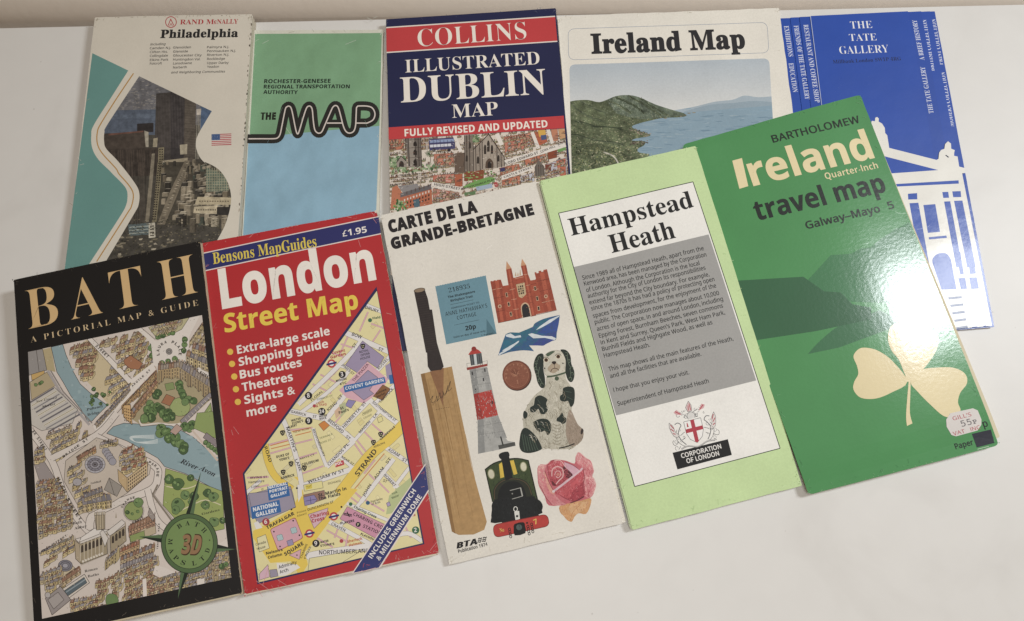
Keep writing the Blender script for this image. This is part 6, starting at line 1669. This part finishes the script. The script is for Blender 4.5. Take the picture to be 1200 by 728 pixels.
tones(C2(60, 258, 185, 240, 262, 580, 325, 740, 122, 790, 90, 430), ['7f807e', 'b9b9b5', 'a5a5a1', '858683'], C2(90, 500), C2(260, 470), 520, 3.4, .7, 80, .25, .25)
tones(C2(90, 432, 215, 402, 262, 580, 116, 614), ['8f2c25', 'c04238', 'b03a30', '98322a'], C2(95, 520), C2(245, 490), 260, 3, .8, 80, .2, .25)
a.poly(C2(60, 150, 145, 140, 155, 215, 72, 232), '5d6264')
for x in (66, 82, 112, 128, 142): a.stroke(C2(x, 152, x + 9, 226), .7, '2e3032', cap=False)
a.poly(C2(90, 150, 108, 148, 116, 222, 98, 225), 'c4cccc')
a.poly(smooth(C2(52, 156, 70, 130, 95, 112, 125, 122, 146, 142), 3) + [C2(100, 150)], 'b5382f'); a.poly(circ(C2(92, 114), 2.9, 12), '93302a')
a.poly(C2(40, 246, 188, 218, 188, 234, 45, 264), '96382f'); a.stroke(C2(40, 218, 75, 212), .35, '70706c', cap=False); a.stroke(C2(150, 205, 186, 196, 188, 222), .35, '70706c', cap=False); a.stroke(C2(42, 216, 46, 248), .35, '70706c', cap=False)
for q_ in ((62, 272, 190, 252), (75, 320, 200, 300), (82, 372, 208, 352), (120, 720, 310, 690), (118, 660, 290, 630)): a.stroke(C2(*q_), .3, '6f706e', cap=False)
for x, y in ((80, 285), (158, 328), (104, 405), (168, 262), (220, 490)): a.poly(C2(x - 5, y - 10, x + 4, y - 12, x + 7, y + 12, x - 2, y + 14), '3a3a3a')
for i in range(60):
    p_ = C2(R.uniform(70, 300), R.uniform(260, 850))
    if inpoly(p_, C2(65, 270, 185, 245, 330, 740, 380, 800, 122, 840, 118, 616)) and not inpoly(p_, C2(88, 425, 217, 395, 266, 585, 112, 620)): a.stroke([p_, (p_[0] + R.uniform(-.2, .8), p_[1] + R.uniform(1, 3))], R.uniform(.2, .6), R.choice(['7e7f7d', 'bcbcb8', '969693']), cap=False)
a.poly(C3(262, 72, 380, 48, 385, 74, 270, 100), '4f4f4c'); a.stroke(C3(280, 10, 298, 74), 1.6, '33332f', cap=False)
a.build()
a = Art(m, 'coin_picture', soft_photo_ink, 1)
cq = C2(392, 298)
a.poly(circ((cq[0] + .7, cq[1] + .9), 17, 28, 17.6), '42281f'); a.poly(circ(cq, 16.6, 28, 17.2), '7a4430'); a.poly(circ((cq[0] - .3, cq[1] - .3), 14.6, 28, 15), '88503a')
tones(circ((cq[0] - .3, cq[1] - .3), 14.4, 24), ['a0684c', '88503a', '6f3f2c'], (cq[0] - 10, cq[1] - 12), (cq[0] + 12, cq[1] + 12), 260, 2.2, .6, None, .5, .3)
a.stroke(circ(cq, 14.2, 28, 14.6), .4, 'a36b50', closed=True, cap=False)
a.arc('NEW PENNY', cq, 11.4, 165, 345, 'b07a5c', 'sb', 2.2, .0); 
a.text('1', (cq[0] + .6, cq[1] + 10), (cq[0] + 2.6, cq[1] + 9.6), 'b07a5c', 'r', cap=4)
for k in range(14): a.stroke([cq, (cq[0] + 5 * math.cos(k * .45 - .9) - 2, cq[1] + 4.6 * math.sin(k * .45 - .9) - 2.4)], .4, R.choice(['b07a5c', '5f3324']), cap=False)
a.build()
a = Art(m, 'dog_ornament_picture', soft_photo_ink, 1)
GD, GM = '26302a', '3d4c3e'
body = smooth(C2(600, 310, 590, 380, 520, 440, 470, 510, 440, 580, 440, 660, 450, 740), 3) + smooth(C3(440, 20, 430, 60, 470, 95, 560, 90, 640, 98, 720, 100, 790, 92, 820, 60, 850, 30), 3) + smooth(C2(862, 700, 855, 675, 820, 640, 780, 570, 790, 470, 800, 420, 770, 370, 742, 330, 735, 290), 3)
a.poly(body, 'b9b4a2')
for i in range(150):
    x, y = R.uniform(450, 850), R.uniform(330, 800)
    p_ = C2(x, y)
    if inpoly(p_, body): a.stroke(smooth([p_, (p_[0] + R.uniform(-1.4, 1.4), p_[1] + R.uniform(.8, 2)), (p_[0] + R.uniform(-2, 2), p_[1] + R.uniform(2, 4))], 2), R.uniform(.3, .7), R.choice(['c9c5b4', 'a29b88', '8d8674', 'd3cfc0', '979080']), cap=False)
tones(body, ['8f8873', 'c2bdab', 'd2cdbd', 'aaa38f', '857d69'], C2(450, 600), C2(850, 640), 1500, 4, .8, 78, .5, .2, 1.5)
tones(smooth(C3(440, 20, 640, 40, 850, 30, 790, 92, 720, 100, 560, 96), 2, True), ['9a927d', 'cfc9b8', 'a39b86', '7d7560'], C3(450, 20), C3(840, 90), 420, 4, .8, 20, .5, .4, 2)
a.poly(smooth(C2(770, 540, 820, 640, 862, 690, 850, 760, 780, 800, 740, 720, 745, 610), 3, True), '9c8a78'); tones(smooth(C2(770, 540, 820, 640, 862, 690, 850, 760, 780, 800, 740, 720, 745, 610), 3, True), ['b5a695', '98866f', '7f6f60'], C2(760, 560), C2(850, 760), 320, 3.4, .8, 75, .3, .3); a.poly(smooth(C2(852, 672, 864, 690, 850, 716, 842, 700), 3, True), '3a302c')
head = smooth(C2(580, 190, 600, 150, 640, 128, 690, 126, 730, 150, 745, 210, 740, 270, 690, 295, 630, 302, 592, 290), 3, True)
a.poly(head, 'c4bfae'); tones(head, ['aaa48f', 'd2cdbc', 'c6c0ae', '9b937e'], C2(590, 200), C2(740, 230), 260, 2.4, .7, 90, .6, .25); a.stroke(head, .3, '6f6858', closed=True, cap=False)
a.poly(smooth(C2(582, 155, 545, 152, 520, 190, 512, 240, 528, 300, 540, 350, 565, 388, 590, 380, 592, 320, 580, 250), 3, True), GD); a.poly(smooth(C2(700, 120, 740, 122, 770, 160, 778, 220, 798, 270, 796, 320, 778, 348, 752, 330, 735, 270, 738, 200, 720, 150), 3, True), GD)
for q_ in ((540, 190, 530, 240, 550, 280), (555, 240, 545, 300, 570, 350), (748, 160, 755, 210, 770, 240), (765, 250, 775, 290, 765, 320)): a.stroke(smooth(C2(*q_), 3), .6, '5d6c5c', cap=False)
a.poly(smooth(C2(600, 150, 640, 130, 662, 132, 640, 150, 612, 168), 3, True), '4c5d48')
for x, y in ((600, 192), (685, 168)):
    a.poly(circ(C2(x, y), 3.4, 12, 3), 'cfc7b0'); a.poly(circ(C2(x, y), 2.3, 10), '5c4028'); a.poly(circ(C2(x, y), 1.1, 8), '1f1814'); a.stroke(circ(C2(x, y), 3.6, 12, 3.2, 190, 350), .6, '2c2420', cap=False)
a.poly(smooth(C2(610, 250, 640, 215, 655, 200, 672, 212, 700, 235, 690, 260, 655, 285, 625, 275), 3, True), 'a99880'); a.poly(smooth(C2(638, 208, 655, 200, 672, 206, 658, 225), 3, True), '2e2320'); a.stroke(smooth(C2(632, 278, 640, 258, 660, 250, 680, 255, 690, 266), 3), .8, '4c3028', cap=False); a.stroke(C2(658, 222, 660, 250), .5, '4c3028', cap=False)
for x, y in ((590, 250), (718, 215)): a.poly(circ(C2(x, y), .9, 8), '26201c')
a.stroke(smooth(C2(605, 310, 650, 305, 700, 292, 738, 280), 3), 2, '46563f'); a.poly(circ(C2(675, 322), 2.6, 10), '46563f')
for pts in ((525, 455, 555, 440, 585, 450, 610, 470, 600, 500, 612, 540, 590, 572, 560, 568, 545, 535, 520, 560, 490, 555, 488, 525, 512, 510, 518, 480), (720, 390, 760, 378, 795, 390, 802, 440, 795, 500, 772, 522, 755, 480, 730, 485, 700, 475, 698, 445, 715, 430), (510, 630, 560, 605, 610, 610, 636, 650, 630, 700, 610, 720, 590, 690, 560, 700, 530, 680),
            (690, 590, 712, 560, 725, 590, 742, 602, 738, 630, 715, 642, 700, 630, 675, 620, 676, 600), (445, 550, 466, 560, 468, 590, 448, 606, 438, 580)):
    a.poly(smooth(C2(*pts), 3, True), GD)
for q_ in ((540, 470, 560, 500), (570, 520, 590, 550), (730, 410, 780, 420), (745, 450, 785, 470), (545, 640, 600, 650), (560, 670, 615, 690)): a.stroke(C2(*q_), .5, '4a5a4c', cap=False)
a.poly(smooth(C3(415, 20, 425, -25, 445, -50, 480, -40, 530, 10, 568, 80, 560, 105, 490, 126, 435, 118, 412, 80), 3, True), GD)
for k in range(6): a.stroke(smooth(C3(430 + k * 17, -10 + k * 8, 440 + k * 18, 50 + k * 5, 450 + k * 19, 112 - k), 3), .5, '4f6450', cap=False)
for k in range(26):                                   # combed locks on chest and flank
    x, y = R.uniform(590, 720), R.uniform(340, 700)
    a.stroke(smooth(C2(x, y, x + R.uniform(8, 20), y + 22, x + R.uniform(-4, 14), y + 48), 3), R.uniform(.35, .6), R.choice(['8b826c', '7c735e', '9d947e', 'dcd7c8']), cap=False)
for k in range(40):
    x, y = R.uniform(455, 600), R.uniform(480, 760)
    if inpoly(C2(x, y), body): a.stroke(smooth(C2(x, y, x + 14, y + R.uniform(2, 14), x + 20, y + R.uniform(20, 34)), 3), R.uniform(.3, .55), R.choice(['8b826c', '938a74', 'd8d2c2']), cap=False)
for k in range(7):
    y = 640 + k * 22
    a.stroke(smooth(C2(648, y, 676, y + 14, 704, y + 4), 3), .6, '857c66', cap=False)
for k, (x, y) in enumerate(((522, 210), (520, 250), (530, 295), (545, 335), (562, 365), (545, 180), (790, 250), (792, 290), (780, 325), (770, 200), (752, 150))):
    a.stroke(circ(C2(x + (8 if x < 600 else -10), y), 1.7, 8, 1.9, 30 + k * 20, 280 + k * 20), .6, '66765f', cap=False)
a.stroke(smooth(C3(690, 92, 740, 82, 800, 60), 3), 1.4, '2b2a24', cap=False)
a.build()
a = Art(m, 'locomotive_picture', soft_photo_ink, 1)
GR = '3c4a28'
a.poly(smooth(C3(168, 240, 230, 195, 320, 168, 400, 160, 478, 176), 3) + C3(545, 460, 220, 470), '20241a'); a.poly(smooth(C3(176, 244, 235, 202, 320, 176, 400, 168, 472, 182), 3) + C3(535, 460, 228, 470), GR)
tones(C3(180, 246, 320, 180, 470, 184, 530, 455, 232, 462), ['2c3820', '4c5c34', '3a482a', '28331e'], C3(180, 300), C3(520, 300), 420, 4, .9, 80, .2, .25); a.poly(circ(C3(214, 274), 4.2, 18, 6.2, rot=-12), '8a8a62'); a.poly(circ(C3(214, 274), 3.3, 18, 5.2, rot=-12), 'cdc9ae'); a.poly(circ(C3(441, 222), 4.2, 18, 5.9, rot=-8), '8a8a62'); a.poly(circ(C3(441, 222), 3.3, 18, 5, rot=-8), 'cdc9ae')
a.poly(C3(268, 205, 290, 190, 305, 295, 278, 304), 'd6b524'); a.poly(C3(345, 180, 372, 176, 398, 272, 372, 280), 'd6b524')
a.poly(smooth(C3(232, 470, 230, 380, 280, 320, 350, 300, 430, 310, 480, 350, 505, 420, 510, 470), 4), '2a2d22'); a.stroke(smooth(C3(238, 450, 240, 380, 285, 328, 350, 308, 425, 318, 474, 356, 498, 420), 4), .7, '5c4a30', cap=False)
a.poly(smooth(C3(255, 520, 265, 400, 300, 345, 350, 325, 410, 335, 450, 390, 470, 500), 4), '191b1b')
a.poly(C3(283, 165, 340, 150, 365, 300, 315, 320), '1b1c1c'); a.poly(smooth(C3(266, 140, 290, 122, 330, 116, 342, 135, 336, 158, 284, 172), 2, True), '1f2122')
a.poly(smooth(C3(225, 470, 290, 440, 440, 430, 540, 450, 575, 490, 570, 530, 545, 560, 240, 620, 215, 580, 218, 530), 3, True), '1a1c1c'); a.poly(C3(270, 440, 520, 430, 550, 570, 290, 620), '1c1e1f')
tones(smooth(C3(225, 470, 290, 440, 440, 430, 540, 450, 575, 490, 570, 530, 545, 560, 240, 620, 215, 580, 218, 530), 3, True), ['111313', '2c3030', '1c1f1f', '0e0f0f'], C3(225, 500), C3(560, 520), 200, 4, .9, 80, .3, .3); a.stroke(C3(345, 390, 422, 370, 436, 428, 360, 450), .7, 'a8a8a0', cap=False); a.stroke(C3(418, 368, 432, 432), .9, 'a8a8a0', cap=False); a.poly(circ(C3(362, 412), .9, 8), '8a8a82')
a.poly(rrect(C3(376, 540, 410, 532, 416, 590, 384, 598), .8), 'd6d6ce'); a.stroke(circ(C3(385, 520), 2.2, 12, 2.8), .9, 'd6d6ce', closed=True, cap=False); a.poly(circ(C3(396, 570), 1.5, 8), '2c2c2c')
a.poly(rrect(C3(222, 630, 610, 552, 628, 640, 236, 725), 7, 6), '7c2420'); a.poly(rrect(C3(225, 634, 608, 557, 624, 636, 238, 720), 7, 6), 'b8362e')
a.text('No', C3(276, 684), C3(306, 678), 'd6b848', 'r', cap=4.6); a.text('7', C3(520, 630), C3(544, 620), 'd6b848', 'rbi' if 'rbi' in FONTS else 'sbi', cap=6)
a.poly(smooth(C3(372, 660, 378, 625, 440, 612, 452, 640, 454, 690, 380, 706), 2, True), '1c1d1e'); a.poly(circ(C3(410, 648), 3.5, 14), '4c5a58'); a.stroke(C3(408, 622, 412, 648), .5, '1c1d1e', cap=False)
for x, y in ((342, 675), (472, 655), (498, 640)):
    for k in range(4): a.stroke(circ(C3(x + k * 3, y + k * 17 - 12), 1.3, 8, 1.7), .8, '1c1d1e', closed=True, cap=False)
a.poly(circ(C3(466, 618), 1.3, 8), '3a1c1c')
a.build()
a = Art(m, 'rose_picture', soft_photo_ink, 1)
P1, P2, P3, P4, P5 = 'c4626c', 'b84a54', 'd48a8c', 'a03440', 'd9a39a'
a.poly(smooth(C3(545, 215, 600, 205, 630, 180, 670, 172, 740, 180, 800, 200, 808, 150, 830, 118, 880, 160, 915, 180, 936, 250, 925, 290, 952, 345, 935, 410, 905, 445, 830, 480, 740, 490, 620, 495, 590, 430, 550, 360, 540, 290), 3, True), P1)
a.poly(smooth(C3(695, 500, 760, 480, 850, 460, 915, 445, 910, 500, 880, 555, 830, 550, 800, 575, 780, 610, 745, 595, 725, 570, 700, 545), 3, True), 'd09a62')
a.poly(smooth(C3(760, 500, 850, 470, 900, 470, 860, 530, 790, 560), 3, True), 'd8aa78'); a.stroke(smooth(C3(770, 600, 790, 540, 840, 490), 3), .6, 'b87c4c', cap=False)
a.poly(smooth(C3(545, 218, 600, 212, 590, 260, 620, 330, 650, 400, 700, 460, 740, 490, 640, 490, 590, 420, 552, 350), 3, True), P3); a.poly(smooth(C3(560, 230, 600, 300, 640, 400, 680, 470, 630, 480, 600, 410, 570, 340), 3, True), 'cf7a80'); a.poly(smooth(C3(590, 250, 620, 340, 660, 400, 640, 420, 600, 340), 3, True), 'd99a86')
a.poly(smooth(C3(812, 150, 830, 122, 880, 162, 918, 200, 932, 260, 905, 300, 870, 280, 850, 220, 820, 200), 3, True), P3); a.poly(smooth(C3(850, 170, 890, 200, 920, 260, 890, 280, 865, 240), 3, True), 'd27c80')
a.poly(smooth(C3(862, 290, 925, 290, 950, 345, 935, 410, 900, 440, 870, 420, 858, 350), 3, True), 'd58e8e'); a.poly(smooth(C3(880, 310, 930, 320, 940, 360, 905, 400), 3, True), 'c86c74')
a.poly(smooth(C3(612, 205, 650, 178, 700, 182, 740, 230, 770, 270, 730, 320, 680, 355, 640, 350, 618, 290), 3, True), P2)
a.poly(smooth(C3(730, 190, 790, 215, 840, 250, 780, 285, 740, 230), 3, True), 'cda0ae'); a.poly(smooth(C3(720, 215, 750, 240, 790, 285, 750, 305, 725, 260), 3, True), '5c2830')
a.poly(smooth(C3(660, 400, 740, 340, 810, 285, 858, 235, 870, 300, 862, 370, 870, 420, 800, 465, 745, 450, 700, 425), 3, True), P2); a.poly(smooth(C3(690, 400, 770, 350, 840, 290, 850, 350, 800, 420, 740, 440), 3, True), 'c4525a'); a.poly(smooth(C3(800, 380, 862, 330, 868, 415, 800, 462, 770, 440), 3, True), 'a83c48')
RO = ['e2b0ac', 'd48a8c', 'c4626c', 'a8404c']
tones(smooth(C3(545, 218, 600, 212, 590, 260, 620, 330, 650, 400, 700, 460, 740, 490, 640, 490, 590, 420, 552, 350), 3, True), ['e0b4a6', 'd48a8c', 'c0606a', 'cf8488'], C3(560, 230), C3(660, 480), 420, 3.4, .9, 55, .3, .25)
tones(smooth(C3(812, 150, 830, 122, 880, 162, 918, 200, 932, 260, 905, 300, 870, 280, 850, 220, 820, 200), 3, True), RO, C3(900, 150), C3(850, 290), 320, 3.2, .9, 70, .3, .25)
tones(smooth(C3(862, 290, 925, 290, 950, 345, 935, 410, 900, 440, 870, 420, 858, 350), 3, True), RO, C3(950, 330), C3(865, 400), 300, 3, .9, 100, .4, .25)
tones(smooth(C3(612, 205, 650, 178, 700, 182, 740, 230, 770, 270, 730, 320, 680, 355, 640, 350, 618, 290), 3, True), ['d9898c', 'c05a64', 'a03a46', '842c38'], C3(640, 190), C3(700, 350), 420, 3, .9, 60, .7, .25)
tones(smooth(C3(660, 400, 740, 340, 810, 285, 858, 235, 870, 300, 862, 370, 870, 420, 800, 465, 745, 450, 700, 425), 3, True), ['d07078', 'bc4a54', 'a43844', '8c2c3a'], C3(740, 330), C3(850, 440), 520, 3.2, .9, 120, .3, .25)
tones(smooth(C3(620, 400, 700, 430, 800, 480, 900, 440, 830, 482, 740, 492, 640, 494), 3, True), ['c8747a', 'b0505a'], C3(640, 430), C3(860, 460), 160, 3, .8, 10, .3, .3)
tones(smooth(C3(695, 500, 760, 480, 850, 460, 915, 445, 910, 500, 880, 555, 830, 550, 800, 575, 780, 610, 745, 595, 725, 570, 700, 545), 3, True), ['c98a54', 'deb27e', 'd39c62', 'c48a60'], C3(720, 500), C3(860, 540), 420, 3, .9, 110, .3, .3)
for q_ in ((C3(618, 290, 612, 205, 650, 178, 700, 182)), (C3(700, 425, 745, 450, 800, 465, 868, 425)), (C3(858, 235, 870, 300, 860, 360, 872, 420)), (C3(590, 250, 620, 330, 655, 398)), (C3(735, 190, 790, 212, 842, 250)), (C3(640, 350, 680, 356, 730, 320, 772, 272)), (C3(560, 360, 600, 440, 640, 488))):
    a.stroke(smooth(q_, 4), .7, '8a3440', cap=False)
for q_ in ((C3(545, 216, 600, 206, 630, 182)), (C3(808, 152, 830, 120, 880, 160, 916, 184, 936, 250)), (C3(655, 182, 700, 180, 738, 228)), (C3(925, 292, 951, 345, 935, 408))):
    a.stroke(smooth(q_, 4), .7, 'e2bab4', cap=False)
a.stroke(smooth(C3(650, 398, 720, 345, 790, 290, 840, 250, 855, 232), 3), 2.3, 'd2b4bc'); a.poly(circ(C3(652, 396), 1.6, 8), 'dccbca')
a.stroke(smooth(C3(640, 290, 645, 240, 680, 222, 715, 240, 718, 290, 690, 320, 670, 345), 4), 1.3, 'd6a8a6'); a.stroke(smooth(C3(660, 280, 672, 255, 695, 255, 702, 280, 685, 300, 668, 290), 4), .9, 'd6a8a6'); a.poly(circ(C3(684, 276), 2, 10), 'c47a70')
a.poly(smooth(C3(640, 320, 660, 340, 670, 352, 655, 356, 640, 342), 3, True), '6a2a30'); a.stroke(smooth(C3(770, 478, 820, 460, 868, 432), 3), 1.2, '6c2a34', cap=False)
for i in range(40):
    x, y = R.uniform(560, 930), R.uniform(200, 470)
    p_ = C3(x, y); a.stroke([p_, (p_[0] + R.uniform(-1.4, 1.4), p_[1] + R.uniform(.8, 2.6))], .25, R.choice(['dba6a4', 'b0545c', 'cf8488']), cap=False)
a.build()
a = Art(m, 'publisher_mark', matt_ink, 1)
a.text('BTA', Q2(940, 388), Q2(1038, 366), '262426', 'sbi', cap=6.4, fat=.035)
for i in range(3):
    for sx in (0, 1):
        x0, y0 = 1042 + sx * 22 - i * 2, 340 + i * 8.5 - sx * 4
        a.stroke(smooth(Q2(x0, y0 + 3, x0 + 5, y0 - 1, x0 + 11, y0 + 2, x0 + 17, y0 - 3), 3), 1.2, '262426', cap=False)
a.text('Publication 1974', Q2(949, 409), Q2(1086, 374), '2c2a2c', 's', cap=3.8, fat=.03)
a.build()
a = Art(m, 'crease_marks', matt_ink, 2)
for p_, q_ in (((1080, 440), (1110, 420)), ((770, 480), (790, 540)), ((720, 450), (760, 480)), ((1150, 340), (1190, 330))):
    a.stroke([t6(*p_), t6(*q_)], .5, 'ebe7de', cap=False)
for i in range(22):
    t_ = R.random(); p_ = lerp((446.8, 253.4), (526.6, 660), t_)
    a.poly(blob((p_[0] + .2, p_[1]), R.uniform(.12, .35), R, 5, .4, R.uniform(.4, 1.6)), R.choice(['b5ac9c', 'c9c2b4', 'a39a8a']))
a.build(cv)
